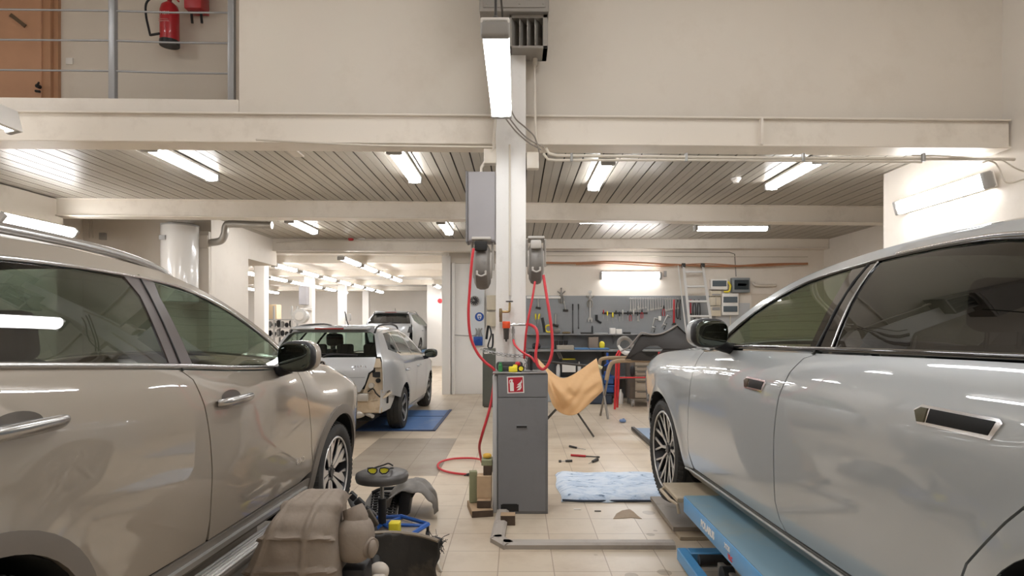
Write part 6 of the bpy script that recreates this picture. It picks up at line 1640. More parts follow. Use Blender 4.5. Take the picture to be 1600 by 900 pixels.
# ladder
alu = mat('aluminium', '#d9d7d3', .4, metal=.3)
t = thing('ladder', 'aluminium ladder leaning on the back wall over the tools', 'ladder', tuple(at(1085, 640, 11.7)))
def lad(u, v): # u: 0 left stile..1 right; v: 0 top..1 bottom
    Y = 12.42-.75*v
    xt = (1068+30*u); xb = (1090+ 40*u)
    return at(xt+(xb-xt)*v, 415+(630-415)*v, Y)
for u, n_ in ((0, 'stile'), (1, 'stile')):
    bm = BM(); tube(bm, [lad(u, 0), lad(u, 1)], .048, 4, flat=.6); obj('stile', bm, alu, t)
    bm = BM(); c = lad(u, 0); cyl(bm, c+Vector((-.03, 0, .0)), c+Vector((.03, 0, 0)), .05, n=14); obj('end_cap', bm, tooldark, t, 50)
bm = BM(); tube(bm, [lad(-.28, .0), lad(-.12, 1)], .025, 4, flat=.5); obj('slide_stile', bm, alu, t)
for k in range(9):
    bm = BM(); v = .045+.108*k; tube(bm, [lad(0, v), lad(1, v)], .022, 8); obj('rung', bm, alu, t, 50)

# ---------------------------------------------------------------- middle ground right
def P3(pts, Y): return [at(x, y, Y) for x, y in pts]
# brown masking paper over a trestle
t = thing('trestle', 'thin black folding trestle under the brown masking paper', 'trestle', (.75, 8.1, 0))
bm = BM(); tube(bm, [at(845, 664, 8.2)*1.0, at(915, 590, 8.5)], .012, 8); tube(bm, [Vector((at(845, 0, 8.9).x, 8.9, .0)), at(922, 582, 8.5)], .012, 8)
obj('leg', bm, darkst, t, 60)
bm = BM(); f0 = P0(928, 684); tube(bm, [Vector((f0[0], f0[1], .01)), at(850, 568, 8.25)], .013, 8)
obj('leg', bm, darkst, t, 60)
bm = BM(); tube(bm, [at(842, 564, 8.3), at(942, 574, 8.15)], .016, 8); obj('top_bar', bm, darkst, t, 60)
bm = BM()
nu, nv = 30, 40; rows = []
top_ = catmull([at(840, 560, 8.15), at(856, 576, 8.05), at(875, 590, 7.95), at(890, 588, 7.95), at(910, 576, 8.0), at(932, 560, 8.1)], 12)
bot_ = catmull([at(846, 588, 8.1), at(856, 610, 8.0), at(866, 636, 7.9), at(884, 649, 7.85), at(905, 644, 7.87), at(942, 611, 8.0)], 12)
for j in range(nv+1):
    v = j/nv; row = []
    for i in range(len(top_)):
        a_, b_ = top_[i], bot_[i]; p_ = a_.lerp(b_, v); u = i/(len(top_)-1)
        f = math.sin(u*7+v*5)*.03+math.sin(u*17-v*8+math.sin(v*6))*.022+math.sin((u*1.1+v*1.3)*13+math.sin(u*9)*2)*.008+abs(math.sin(u*6.5-v*3.2))*.04
        p_ = p_+Vector((0, -.10*math.sin(PI*v)+f*(.3+v), .0))
        row.append(bm.verts.new(p_))
    rows.append(row)
for j in range(nv):
    for i in range(len(top_)-1): bm.faces.new((rows[j][i], rows[j][i+1], rows[j+1][i+1], rows[j+1][i]))
o = one('masking_paper', bm, paperb, 'creased brown masking paper draped in the middle of the workshop', 'paper', 80)
md = o.modifiers.new('thick', 'SOLIDIFY'); md.thickness = .003
bm = BM(); cyl(bm, at(930, 571, 8.12), at(941, 575, 8.10), .03, .018, 14); one('masking_roll', bm, mat('pale_paper', '#d8d2a8', .7), 'pale yellowish roll end at the right corner of the brown paper', 'roll')
# padded sawhorses with bumper
def nframe(pts, Y, dz, m1, m2, root, r=.022):
    pass
t = thing('padded_sawhorse', 'sawhorse with tan padded bars carrying the dark bumper', 'sawhorse', (1.6, 9.6, 0))
f1 = P0(938, 649); f2 = P0(948, 655)
bm = BM(); tube(bm, [at(937, 580, 9.9), at(937, 566, 9.9), at(944, 560, 9.9), at(975, 559, 9.9), at(1030, 561, 9.9)], .03, 10, 4); obj('padded_bar', bm, tan, t, 60)
bm = BM(); tube(bm, [at(947.5, 594, 9.5), at(953, 572, 9.5), at(963, 564.5, 9.5), at(1000, 563, 9.5), at(1045, 563, 9.5)], .033, 10, 4); obj('padded_bar', bm, tan, t, 60)
for a_, b_ in (((937, 575, 9.9), (f2[0]+.02, f2[1], 0)), ((950, 590, 9.5), (f1[0], f1[1], 0)), ((1030, 561, 9.9), (at(1035, 0, 9.9).x, 9.6, 0)), ((1040, 565, 9.5), (at(1030, 0, 9.9).x, 9.9, 0))):
    bm = BM(); tube(bm, [at(*a_), Vector(b_)], .018, 8); obj('leg', bm, mat('tube_steel', '#8c867f', .4, metal=.5), t, 60)
bumpm = mat('dark_bumper', '#2f2a27', .4, var=.1, vscale=5)
t = thing('bumper', 'dark brown bumper cover with an almond-shaped opening lying on the padded sawhorse', 'bumper', tuple(at(1030, 562, 9.5)))
class Sf: pass
def bumper_surf(px, py):
    u = (px-965)/110
    return tuple(at(px, py+1.2, 9.52-.12*math.sin(max(0, min(1, u))*PI*.7)+.10*((560-py)/50)**2))
p = PM()
outl = [(976, 561), (990, 540), (999, 526), (1003, 522), (1020, 524), (1038, 521), (1052, 512), (1058, 509), (1068, 518), (1080, 528), (1090, 545), (1085, 560), (1060, 564), (1030, 563), (1000, 562)]
# the opening is left out by cutting the cover in an upper and a lower half
U = [(976, 561), (990, 540), (999, 526), (1003, 522), (1020, 524), (1038, 521), (1052, 512), (1058, 509), (1068, 518), (1080, 528), (1090, 545), (1036, 544), (1028, 539), (1016, 539), (1007, 543), (1003, 547)]
Lh = [(976, 561), (1003, 547), (1009, 553), (1019, 556), (1029, 552), (1036, 544), (1090, 545), (1085, 560), (1060, 564), (1030, 563), (1000, 562)]
flipy = lambda P_: [(a, b) for a, b in P_]
for Q in (U, Lh): p.panel(Q, bumper_surf, 4, 0, .03, False)
p.build('bumper_cover', bumpm, t)
for o_ in t.children: o_.data.transform(wm(t).inverted())
bm = BM(); tube(bm, P3([(970, 549), (984, 541), (998, 524), (1004, 520), (1020, 523), (1038, 520), (1058, 508)], 9.42), .012, 8, 4); obj('bumper_edge', bm, mat('edge_grey', '#8e8781', .4), t, 60)
t = thing('fender_piece', 'grey and white curved fender piece left of the dark bumper', 'fender', tuple(at(985, 561, 9.7)))
bm = BM(); tube(bm, P3([(966, 541), (968, 532), (976, 528), (984, 532), (988, 540)], 9.7)+[at(992, 556, 9.65)], [.03, .05, .045, .03, .04, .03], 10, 5, flat=.4); obj('fender_shell', bm, mat('fender_grey', '#aaa6a2', .4), t, 60)
bm = BM(); tube(bm, P3([(966, 540), (974, 550), (984, 553), (991, 557)], 9.6), [.02, .04, .045, .03], 10, 5, flat=.5); obj('fender_flange', bm, whitep, t, 60)
# red stand
t = thing('red_stand', 'bright red tubular stand behind the padded sawhorse', 'stand', (1.8, 10.9, 0))
redp = mat('red_paint', '#cf2f35', .35)
for k, (xa, Y) in enumerate(((963.5, 10.75), (967.5, 11.0))):
    bm = BM(); zf = at(xa-4, 510, Y).x; tube(bm, [Vector((at(xa-3, 0, Y).x, Y, .0)), at(xa-1, 590, Y), at(xa, 555, Y), at(xa+3, 549, Y), at(xa+9, 547, Y)], .02, 8, 0); obj('frame_tube', bm, redp, t, 60)
bm = BM(); tube(bm, [at(967, 590, 10.9), at(1030, 590, 10.9)], .014, 8); obj('cross_bar', bm, redp, t, 60)
bm = BM(); tube(bm, [at(1030, 550, 10.9), at(1030, 590, 10.9), Vector((at(1030, 0, 10.9).x, 10.9, 0))], .02, 8); obj('frame_tube', bm, redp, t, 60)
# blue crates and jack, canisters, tool trolley
crate = mat('crate_blue', '#2f5690', .5, dirt='#233a5c', dscale=5, damt=.6)
for k, (z0, z1, px0, px1, lb) in enumerate(((.0, .20, 918, 955, 'lowest dark blue crate on the floor behind the padded sawhorse'), (.205, .36, 940, 958, 'middle blue crate of the stack under the bench'), (.365, .52, 941, 958, 'topmost blue crate of the stack under the bench'))):
    a_ = at(px0, 0, 11.6).x; b_ = at(px1, 0, 11.6).x; bm = BM()
    box(bm, a_, b_, 11.45, 11.85, z0, z0+.015); 
    for q in ((a_, a_+.012, 11.45, 11.85), (b_-.012, b_, 11.45, 11.85), (a_, b_, 11.45, 11.462), (a_, b_, 11.838, 11.85)): box(bm, *q, z0, z1)
    box(bm, a_-.01, b_+.01, 11.44, 11.455, z1-.03, z1, .003, 1); one('crate', bm, crate if k else mat('crate_dark', '#3c4656', .5), lb, 'crate', None, 'blue crates')
bm = BM(); x_ = at(950, 0, 11.55).x; tube(bm, [(x_, 11.62, .53), (x_, 11.62, .95)], .022, 8); tube(bm, [(x_-.06, 11.6, .7), (x_+.08, 11.6, .8)], .018, 8); box(bm, x_-.06, x_+.05, 11.56, 11.7, .522, .60, .01, 2)
one('jack_pump', bm, blue, 'upright blue jack handle standing on the blue crates', 'jack', 50)
item('bottle', 965.5, 974, 11.5, 0, .27, 'canister', 'white plastic canister on the floor right of the red stand', 'canister', whitep, .2)
bm = BM(); tube(bm, [Vector((at(982, 0, 11.6).x, 11.6, .0)), at(986, 612, 11.7)], .02, 6); one('rod', bm, whitep, 'white rod leaning on the tool trolley', 'rod', 60)
t = thing('tool_trolley', 'beige tool trolley with drawers on castors behind the grey car', 'tool trolley', (2.2, 11.3, 0))
a_ = at(984.5, 0, 11.1).x; b_ = at(1030, 0, 11.1).x
bm = BM(); box(bm, a_, b_, 11.1, 11.6, .14, .84, .008, 2); obj('trolley_body', bm, mat('trolley_brown', '#5f554c', .5, dirt='#3d352e', dscale=5, damt=.5), t, 40)
for k, (z0, z1) in enumerate(((.74, .82), (.65, .73), (.56, .64), (.47, .55), (.29, .46), (.16, .28))):
    bm = BM(); box(bm, a_+.09, b_-.02, 11.075, 11.1, z0, z1, .006, 2); dd = obj('drawer', bm, mat('drawer_beige', '#a79c8c', .5), t, 40)
    bm = BM(); box(bm, a_+.12, b_-.05, 11.066, 11.076, z1-.018, z1-.006); obj('drawer_handle', bm, darkst, dd)
for (x_, y_) in ((a_+.06, 11.15), (b_-.06, 11.15), (a_+.06, 11.55), (b_-.06, 11.55)):
    bm = BM(); cyl(bm, (x_-.02, y_, .06), (x_+.02, y_, .06), .06, n=18); box(bm, x_-.03, x_+.03, y_-.02, y_+.02, .06, .139); obj('castor', bm, greyp, t, 40)
item('blob', 984, 992, 11.0, .55, .2, 'work_glove', 'black glove hanging at the upper left of the tool trolley', 'glove', black, .08)

# ---------------------------------------------------------------- floor objects in the middle
liftblue = mat('lift_blue', '#3f78ac', .4)
bluepale = mat('pit_lift_blue', '#4a72a8', .5, dirt='#8d99a5', dscale=3, damt=.5)
t = thing('floor_lift', 'blue flush floor lift plate under the silver estate car', 'lift', (-1.8, 9.5, 0))
pq = [P0(612, 672), P0(672, 672), P0(691, 641), P0(646, 641)]
bm = BM(); box(bm, -2.25, -1.18, 8.56, 10.6, .001, .008, .002, 1); obj('lift_plate', bm, bluepale, t)
bm = BM(); box(bm, -2.28, -1.15, 8.5, 8.56, .001, .012); box(bm, -1.18, -1.13, 8.5, 10.65, .001, .012); box(bm, -2.25, -1.18, 9.85, 9.88, .006, .012); obj('lift_edge', bm, mat('edge_navy', '#23395f', .5), t)
t = thing('floor_lift', 'pale blue edge of a floor lift plate left of the grey car wheel', 'lift', (1.9, 8, 0))
bm = BM(); box(bm, 1.62, 2.7, 7.2, 8.6, .001, .03, .008, 2); obj('lift_plate', bm, mat('plate_paleblue', '#7f92a8', .5), t)
bm = BM(); box(bm, 1.60, 1.65, 7.1, 8.62, .001, .045, .006, 1); obj('lift_edge', bm, darkst, t)
def lying(a, b, name, label, cat, parts):
    (ax, ay), (bx, by) = P0(*a), P0(*b); t = thing(name, label, cat, ((ax+bx)/2, (ay+by)/2, 0), 0, 'hand tools on the floor')
    A, B = Vector((ax, ay, .014)), Vector((bx, by, .012))
    for u0, u1, r0, r1, m_, n_ in parts:
        bm = BM(); cyl(bm, A.lerp(B, u0), A.lerp(B, u1), r0, r1, 12); obj(n_, bm, m_, t, 50)
lying((890, 699), (915, 704), 'screwdriver', 'screwdriver with a dark handle on the tiles, farthest of the four tools', 'screwdriver', [(0, .45, .014, .011, tooldark, 'handle'), (.45, 1, .004, .004, steel, 'shaft')])
lying((892, 713), (937, 716), 'breaker_bar', 'red-handled bar lying on the tiles in front of the screwdriver', 'bar', [(0, .52, .013, .013, red, 'handle'), (.52, .9, .007, .007, darkst, 'shaft'), (.9, 1, .012, .01, darkst, 'bar_head')])
lying((894, 722), (873, 722.5), 'ratchet', 'small ratchet with a ring head on the tiles, leftmost tool', 'ratchet', [(0, .5, .013, .012, tooldark, 'handle'), (.5, .85, .005, .005, steel, 'shaft'), (.82, 1, .014, .014, darkst, 'ratchet_head')])
lying((933, 720), (920, 726), 'stubby_screwdriver', 'stubby grey-handled screwdriver on the tiles, right of the ratchet', 'screwdriver', [(0, .55, .02, .014, tooldark, 'handle'), (.55, 1, .004, .003, steel, 'shaft')])
bm = BM(); c = P0(973, 660); sph(bm, (c[0], c[1], .025), .05, .05, .025, .7); sph(bm, (c[0]+.01, c[1]-.01, .045), .02, .02, .02); one('rubber_puck', bm, mat('cap_blue', '#6f86ad', .5), 'little blue puck on the floor below the padded sawhorse', 'puck')
for k, (px, py, w_, lb) in enumerate(((902, 796, .055, 'small white strip on the tiles below the blanket, left one'), (934, 799, .05, 'small grey strip on the tiles below the blanket, right one'))):
    c = P0(px, py); bm = BM(); obox(bm, (c[0], c[1], .003), w_, .018, .004, R(-3)); one('strip', bm, whitep if k == 0 else darkst, lb, 'strip', None, 'small strips on the tiles')
# broken tile hollow: thin flake of bare screed
bm = BM(); pl_ = [P0(*q) for q in ((958, 811), (963, 803), (972, 798), (984, 796), (990, 800), (996, 806), (1003, 811), (985, 809), (975, 810))]
prism(bm, pl_, .003, Matrix.Translation((0, 0, .0005))); one('tile_flake', bm, mat('screed', '#a4907a', .8, bump=.4, bscale=30), 'jagged flake of bare screed on the tiles in front of the blanket', 'flake')

# folded blanket
def blanket_mat():
    m = bpy.data.materials.new('marbled_blanket'); m.use_nodes = True; nt = m.node_tree; N = nt.nodes; L = nt.links; b = N['Principled BSDF']
    tc = N.new('ShaderNodeTexCoord'); mp = N.new('ShaderNodeMapping'); mp.inputs['Scale'].default_value = (2.2, 4.5, 2); mp.inputs['Rotation'].default_value = (0, 0, .6)
    n = N.new('ShaderNodeTexNoise'); n.inputs['Scale'].default_value = 2.2; n.inputs['Detail'].default_value = 9; n.inputs['Roughness'].default_value = .7; n.inputs['Distortion'].default_value = 1.2
    L.new(tc.outputs['Object'], mp.inputs[0]); L.new(mp.outputs[0], n.inputs['Vector'])
    r = N.new('ShaderNodeValToRGB'); e = r.color_ramp.elements
    e[0].position = .36; e[0].color = srgb('#4f5f78'); e[1].position = .56; e[1].color = srgb('#ccd5e0')
    x = r.color_ramp.elements.new(.43); x.color = srgb('#aebfd3')
    L.new(n.outputs[0], r.inputs[0]); L.new(r.outputs[0], b.inputs['Base Color']); b.inputs['Roughness'].default_value = .9
    return m
bm = BM(); c0 = P0(877, 786); c1 = P0(1042, 786)
Xa, Xb, Ya, Yb = c0[0]-.0, 1.42, c0[1]+.02, 6.0
nx_, ny_ = 60, 36; g = {}
def bz(u, v, x, y):
    e_ = min(u, 1-u, v, 1-v); f = min(1, e_*14)
    return .004+.040*f**.5+.006*math.sin(x*17+math.sin(y*9)*2)*f+.004*math.sin(y*31+x*11)*f
for i in range(nx_+1):
    for j in range(ny_+1):
        u, v = i/nx_, j/ny_; x = Xa+(Xb-Xa)*u+.012*math.sin(v*9); y = Ya+(Yb-Ya)*v+.012*math.sin(u*13)+.01*math.sin(u*31)
        g[i, j] = bm.verts.new((x, y, bz(u, v, x, y)))
for i in range(nx_):
    for j in range(ny_): bm.faces.new((g[i, j], g[i+1, j], g[i+1, j+1], g[i, j+1]))
bd = [g[i, 0] for i in range(nx_+1)]+[g[nx_, j] for j in range(1, ny_+1)]+[g[i, ny_] for i in range(nx_-1, -1, -1)]+[g[0, j] for j in range(ny_-1, 0, -1)]
bm.faces.new(bd[::-1])
o = one('blanket', bm, blanket_mat(), 'folded light blue marbled blanket on the tiles before the grey car wheel', 'blanket', 60)
bm = BM(); tube(bm, [(Xa+.01, Ya-.004, .02), (Xa+.2, Ya-.012, .014), (Xa+.5, Ya+.004, .012), (Xa+.75, Ya-.008, .014), (Xb, Ya, .014)], .009, 8, 4); hem = obj('blanket_hem', bm, mat('hem_dark', '#3a4250', .9), o, 60)
bm = BM(); sph(bm, (at(916, 0, 5.4).x, 5.4, .052), .045, .03, .004); one('stain', bm, mat('ochre', '#b79a63', .9), 'ochre blot on the blue blanket', 'stain') if False else bm.free()

# ---------------------------------------------------------------- right scissor lift
lb = mat('scissor_lift_blue', '#4f97cc', .4, coat=.2, dirt='#7fa9c4', dscale=2.5, damt=.6)
lbt = mat('scissor_lift_top', '#74919f', .5, dirt='#8f9387', dscale=2, damt=.7)
t = thing('scissor_lift', 'blue scissor lift platform carrying the light grey car', 'lift', (1.3, 2.2, 0))
bm = BM(); box(bm, .985, 1.50, .2, 3.64, .352, .445, .006, 2); obj('platform', bm, lb, t, 40)
bm = BM(); box(bm, .99, 1.495, .205, 3.635, .4455, .449); obj('platform_top', bm, lbt, t)
bm = BM(); box(bm, .985, 1.045, .2, 3.79, .012, .085, .005, 1); box(bm, 1.44, 1.50, .2, 3.79, .012, .085, .005, 1); box(bm, 1.045, 1.44, 3.70, 3.79, .012, .085, .005, 1); obj('base_frame', bm, lb, t, 40)
for x_ in (1.09, 1.38):
    bm = BM(); obox(bm, (x_, 2.0, .21), .035, 3.1, .085, 0, R(4.6), bev=.006); obj('scissor_arm', bm, mat('arm_grey', '#8b857c', .5), t, 40)
    bm = BM(); obox(bm, (x_+.05, 1.9, .21), .035, 3.1, .085, 0, R(-4.6), bev=.006); obj('scissor_arm', bm, MATS['arm_grey'], t, 40)
bm = BM(); cyl(bm, (1.05, 3.55, .1), (1.44, 3.55, .1), .03, n=14); cyl(bm, (1.10, 3.3, .11), (1.16, 3.3, .11), .05, n=16); obj('axle', bm, tooldark, t, 40)
tx = text('maker_lettering', 'POLARUS', .052, T(.984, 3.18, .398) @ Matrix.Rotation(R(-90), 4, 'Z') @ Matrix.Rotation(R(90), 4, 'X'), whitep, t, .0008, bold=.002)
tx2 = text('model_lettering', 'XT35', .032, T(.984, 2.88, .412) @ Matrix.Rotation(R(-90), 4, 'Z') @ Matrix.Rotation(R(90), 4, 'X'), whitep, t, .0008, bold=.001)
tx3 = text('model_lettering', 'VLC', .03, T(.984, 2.84, .378) @ Matrix.Rotation(R(-90), 4, 'Z') @ Matrix.Rotation(R(90), 4, 'X'), redp, t, .0008, bold=.002)
bm = BM(); box(bm, .95, 1.42, 3.66, 4.02, .40, .43, .006, 1); tube(bm, [(.98, 3.98, .415), (.925, 3.95, .40), (.925, 3.72, .40), (.96, 3.68, .385), (.97, 3.68, .33)], .01, 8, 0)
ex = obj('platform_extension', bm, mat('extension_beige', '#ab9c85', .5, dirt='#73624f', dscale=6, damt=.5), t, 40)
# rubber and timber run-up plates
bm = BM(); q = [P0(1016, 787), P0(1052, 837), P0(1088, 836), P0(1088, 787)]
prism(bm, [(q[0][0], q[0][1]), (q[1][0], q[1][1]), (q[1][0]+.55, q[1][1]), (q[0][0]+.55, q[0][1])], .03, Matrix.Translation((0, 0, .03)))
one('ramp_plate', bm, mat('plate_brown', '#8a7f73', .6, dirt='#4d4338', dscale=5, damt=.6), 'brown steel run-up plate on the floor under the end of the blue lift', 'plate', None)
bm = BM(); box(bm, q[1][0]+.02, q[1][0]+.5, q[1][1]-.10, q[1][1]+.45, .0, .029, .004, 1); one('ramp_board', bm, mat('board_tan', '#a2917a', .6), 'tan board lying under the brown run-up plate', 'board')
# left lift under the beige car
t = thing('scissor_lift', 'low pale ribbed lift platform under the beige car', 'lift', (-1.6, 2.2, 0))
bm = BM(); box(bm, -1.95, -1.50, .2, 3.55, .26, .33, .006, 2); obj('platform', bm, MATS['arm_grey'], t, 40)
bm = BM(); box(bm, -1.95, -1.50, .2, 3.7, .0, .08, .006, 2); obj('base_frame', bm, MATS['arm_grey'], t, 40)
for x_ in (-1.85, -1.6):
    bm = BM(); obox(bm, (x_, 2.0, .17), .035, 3.0, .07, 0, R(3.4), bev=.006); obj('scissor_arm', bm, MATS['arm_grey'], t, 40)

# ---------------------------------------------------------------- far hall furniture
t = thing('storage_rack', 'steel shelving with small parts at the left of the far hall', 'shelf', (-8.2, 20, 0))
rx0, rx1 = at(400, 0, 20).x, at(456, 0, 20).x
for x_ in (rx0, (rx0+rx1)/2, rx1):
    for y_ in (20, 20.5):
        bm = BM(); box(bm, x_-.025, x_+.025, y_-.025, y_+.025, 0, at(0, 478, 20).z); obj('upright', bm, greyp, t)
for py in (500, 513, 527, 540):
    bm = BM(); z_ = at(0, py, 20).z; box(bm, rx0, rx1, 19.98, 20.52, z_, z_+.03); obj('shelf_board', bm, greyp, t)
k = 0
for py in (513, 527):
    for q_ in range(8):
        x_ = rx0+.1+q_*.135*1.02; z_ = at(0, py, 20).z+.031; bm = BM(); hh = .16+.04*((q_*5) % 3)
        sph(bm, (x_, 20.2, z_+hh/2), .055, .09, hh/2, .8, 10, 6)
        one('spare_part', bm, [black, tooldark, greyp][(q_+k) % 3], 'small spare part, '+oi[q_]+' from the left on the '+('upper' if py == 513 else 'lower')+' loaded board of the far shelving', 'spare part', None, 'spare parts on the far shelving')
    k += 1
bm = BM(); a_ = at(416, 490, 20.3); b_ = at(436, 476, 20.3); box(bm, a_.x, b_.x, 20.1, 20.5, at(0, 500, 20).z+.031, b_.z, .01, 1); one('cardboard_box', bm, mat('cardboard', '#cfb795', .7), 'cardboard box on top of the far shelving', 'box')
# box, reel and gear on the first visible far column
bm = BM(); a_ = at(466, 476, 18.7); b_ = at(478, 447, 18.7); box(bm, a_.x, b_.x, 18.74, 18.99, a_.z, b_.z, .01, 1); one('wall_box', bm, boxgrey, 'grey box high on a far hall column', 'box')
t = thing('hose_reel', 'round grey hose reel on a far hall column behind the estate car', 'hose reel', tuple(at(469, 505, 18.5)))
c = at(469, 494, 18.5); bm = BM(); cyl(bm, (c.x, 18.45, c.z), (c.x, 18.7, c.z), .22, n=28); obj('drum_cover', bm, greyp, t, 40)
bm = BM(); cyl(bm, (c.x, 18.43, c.z), (c.x, 18.45, c.z), .13, n=24); box(bm, c.x-.06, c.x+.2, 18.6, 18.98, c.z+.18, c.z+.25, .01, 1); obj('bracket', bm, reelf, t, 40)
bm = BM(); c = at(541, 497, 22.3); box(bm, c.x-.07, c.x+.1, 22.4, 22.59, c.z-.1, c.z+.16, .01, 1); one('wall_box', bm, greyp, 'little grey box on the second far hall column', 'box')
c = at(687, 470, 22.4); bm = BM(); disc(bm, c, .085, 22.5, 22.45); disc(bm, c, .04, 22.45, 22.42); one('alarm_sounder', bm, mat('alarm_pinkred', '#cf3a44', .4), 'round red alarm on the white wall at the far hall edge', 'alarm')

# ================================================================ foreground left
# stool
t = thing('stool', 'low round black work stool with a blue hexagonal base', 'stool', (-.905, 4.12, 0))
sx_, sy_ = -.912, 4.15
zt = .468
bm = BM(); lathe(bm, [(0, zt-.062), (.155, zt-.062), (.170, zt-.058), (.178, zt-.03), (.172, zt-.008), (.155, zt), (0, zt+.003)], 40, T(sx_, sy_, 0)); obj('seat', bm, mat('stool_seat', '#4d4a48', .4, bump=.04, bscale=30), t, 50)
bm = BM(); cyl(bm, (sx_, sy_, .12), (sx_, sy_, .29), .027, n=20); obj('gas_lift_sleeve', bm, black, t, 40)
bm = BM(); cyl(bm, (sx_, sy_, .28), (sx_, sy_, .39), .013, n=16); cyl(bm, (sx_, sy_, .375), (sx_, sy_, zt-.06), .02, .035, 16); obj('gas_lift_rod', bm, steel, t, 40)
bx_, by_ = -.895, 4.1
hexp = [(.30*math.cos(PI/3*k+.26), .30*math.sin(PI/3*k+.26)) for k in range(6)]
bm = BM()
tube(bm, [Vector((bx_+x, by_+y*.8, .112)) for x, y in hexp], .014, 6, closed=True, flat=1.4)
for x, y in hexp: tube(bm, [Vector((bx_+x, by_+y*.8, .10)), Vector((sx_, sy_, .115))], .012, 6)
obj('base_ring', bm, mat('stool_blue', '#2c5fae', .4), t, 40)
bm = BM(); prism(bm, [(x*.93, y*.76) for x, y in hexp], .008, Matrix.Translation((bx_, by_, .088))); obj('tool_tray', bm, mat('tray_grey', '#8b8178', .5), t)
for x, y in hexp:
    bm = BM(); cyl(bm, (bx_+x-.012, by_+y*.8, .032), (bx_+x+.012, by_+y*.8, .032), .032, n=16); cyl(bm, (bx_+x, by_+y*.8, .05), (bx_+x, by_+y*.8, .1), .01); obj('castor', bm, black, t, 40)
bm = BM(); a_ = at(618, 0, 4.0); box(bm, a_.x-.036, a_.x+.036, 3.94, 4.01, .098, .19, .012, 3); one('yellow_cup', bm, yellow, 'bright yellow plastic cup in the blue base tray of the stool', 'cup')
# safety goggles on the seat
t = thing('safety_glasses', 'black-framed safety glasses with yellow lenses on the stool seat', 'glasses', (-.93, 4.05, zt))
gz = zt+.030; gx = at(591, 0, 4.04).x
ylens = glassmat('yellow_lens', (.85, .82, .08), 1.5)
ylensm = mat('yellow_lens_solid', '#c9c21e', .12, coat=.5)
for s in (-1, 1):
    pts_ = [(s*.008, .004), (s*.012, .018), (s*.04, .022), (s*.066, .016), (s*.068, .0), (s*.05, -.016), (s*.026, -.018), (s*.012, -.008)]
    bm = BM(); prism(bm, pts_, .004, T(gx, 4.045, gz, R(4), R(80))); obj('lens', bm, ylensm, t)
    bm = BM(); Mg = T(gx, 4.043, gz, R(4), R(80)); tube(bm, [Mg @ Vector((x, y, .002)) for x, y in pts_], .0045, 8, closed=True); obj('frame', bm, black, t, 60)
    bm = BM(); tube(bm, [(gx+s*.068, 4.05, gz+.012), (gx+s*.078, 4.09, gz+.01), (gx+s*.07, 4.17, gz-.01), (gx+s*.05, 4.20, gz-.018)], .0055, 8, 4); obj('temple', bm, black, t, 60)
bm = BM(); tube(bm, [(gx-.06, 4.19, gz-.012), (gx, 4.2, gz+.004), (gx+.04, 4.17, gz+.022), (gx+.075, 4.14, gz+.014)], .005, 8, 4); obj('strap', bm, black, t, 60)

# moulded tank
tankm = mat('dusty_tank_plastic', '#8d8073', .75, bump=.25, bscale=35, dirt='#6b5f53', dscale=5, damt=.6)
t = thing('moulded_tank', 'dusty taupe moulded plastic tank with raised ribs, upright in the foreground', 'tank', (-1.08, 2.95, 0))
def tanks(u, v):
    """u across -1..1, v up 0..1 on the face towards the viewer and over its top"""
    zt_ = .635
    lean = 0
    wl = -1.275+.42*max(0, v-.4)**1.5; wr = -.83-.04*v
    a = u
    x = (wl+wr)/2+(wr-wl)/2*math.copysign(abs(math.sin(a*PI/2))**.85, a)
    edge = math.cos(a*PI/2)
    y = 2.78+.17*(1-max(0, edge)**.38)
    if v > .78:
        w = (v-.78)/.22; z = zt_*.80+zt_*.20*math.sin(w*PI/2); y += .30*(1-math.cos(w*PI/2))
    else: z = zt_*.80*v/.78
    z -= .07*abs(a)**4*v*v
    return x, y, z
bm = BM(); nu, nv = 72, 60; G_ = {}
for j in range(nv+1):
    for i in range(nu+1):
        u = -1+2*i/nu; v = j/nv; x, y, z = tanks(u, v)
        ub = lambda c, w: math.exp(-((u-c)/w)**4)
        vb = lambda c, w: math.exp(-((v-c)/w)**4)
        h = .021*max(ub(-.42, .05), ub(.22, .06)) + .021*max(vb(.50+.03*math.cos(u*2), .018), vb(.74+.02*math.cos(u*2), .016), vb(.91, .018))
        h = min(h, .024)*min(1, (1-abs(u))*8)*(1 if v < .93 else max(0, (1-v)/.07))
        h += .010*max(0, 1-(((u+.12)/.16)**2+((v-.84)/.03)**2)) if abs(u+.12) < .2 else 0
        h += .006*(ub(-.1, .1)*vb(.63, .04))
        nrm = Vector((u*.9, -(1-abs(u)**2)-.15, .0 if v < .78 else (v-.78)*4)).normalized()
        G_[i, j] = bm.verts.new(Vector((x, y, z))+nrm*h+Vector((math.sin(v*23)*.0015, 0, math.sin(u*17)*.0015)))
for j in range(nv):
    for i in range(nu): bm.faces.new((G_[i, j], G_[i+1, j], G_[i+1, j+1], G_[i, j+1]))
back = {}
for j in range(nv+1):
    v = j/nv
for i in range(nu):
    pass
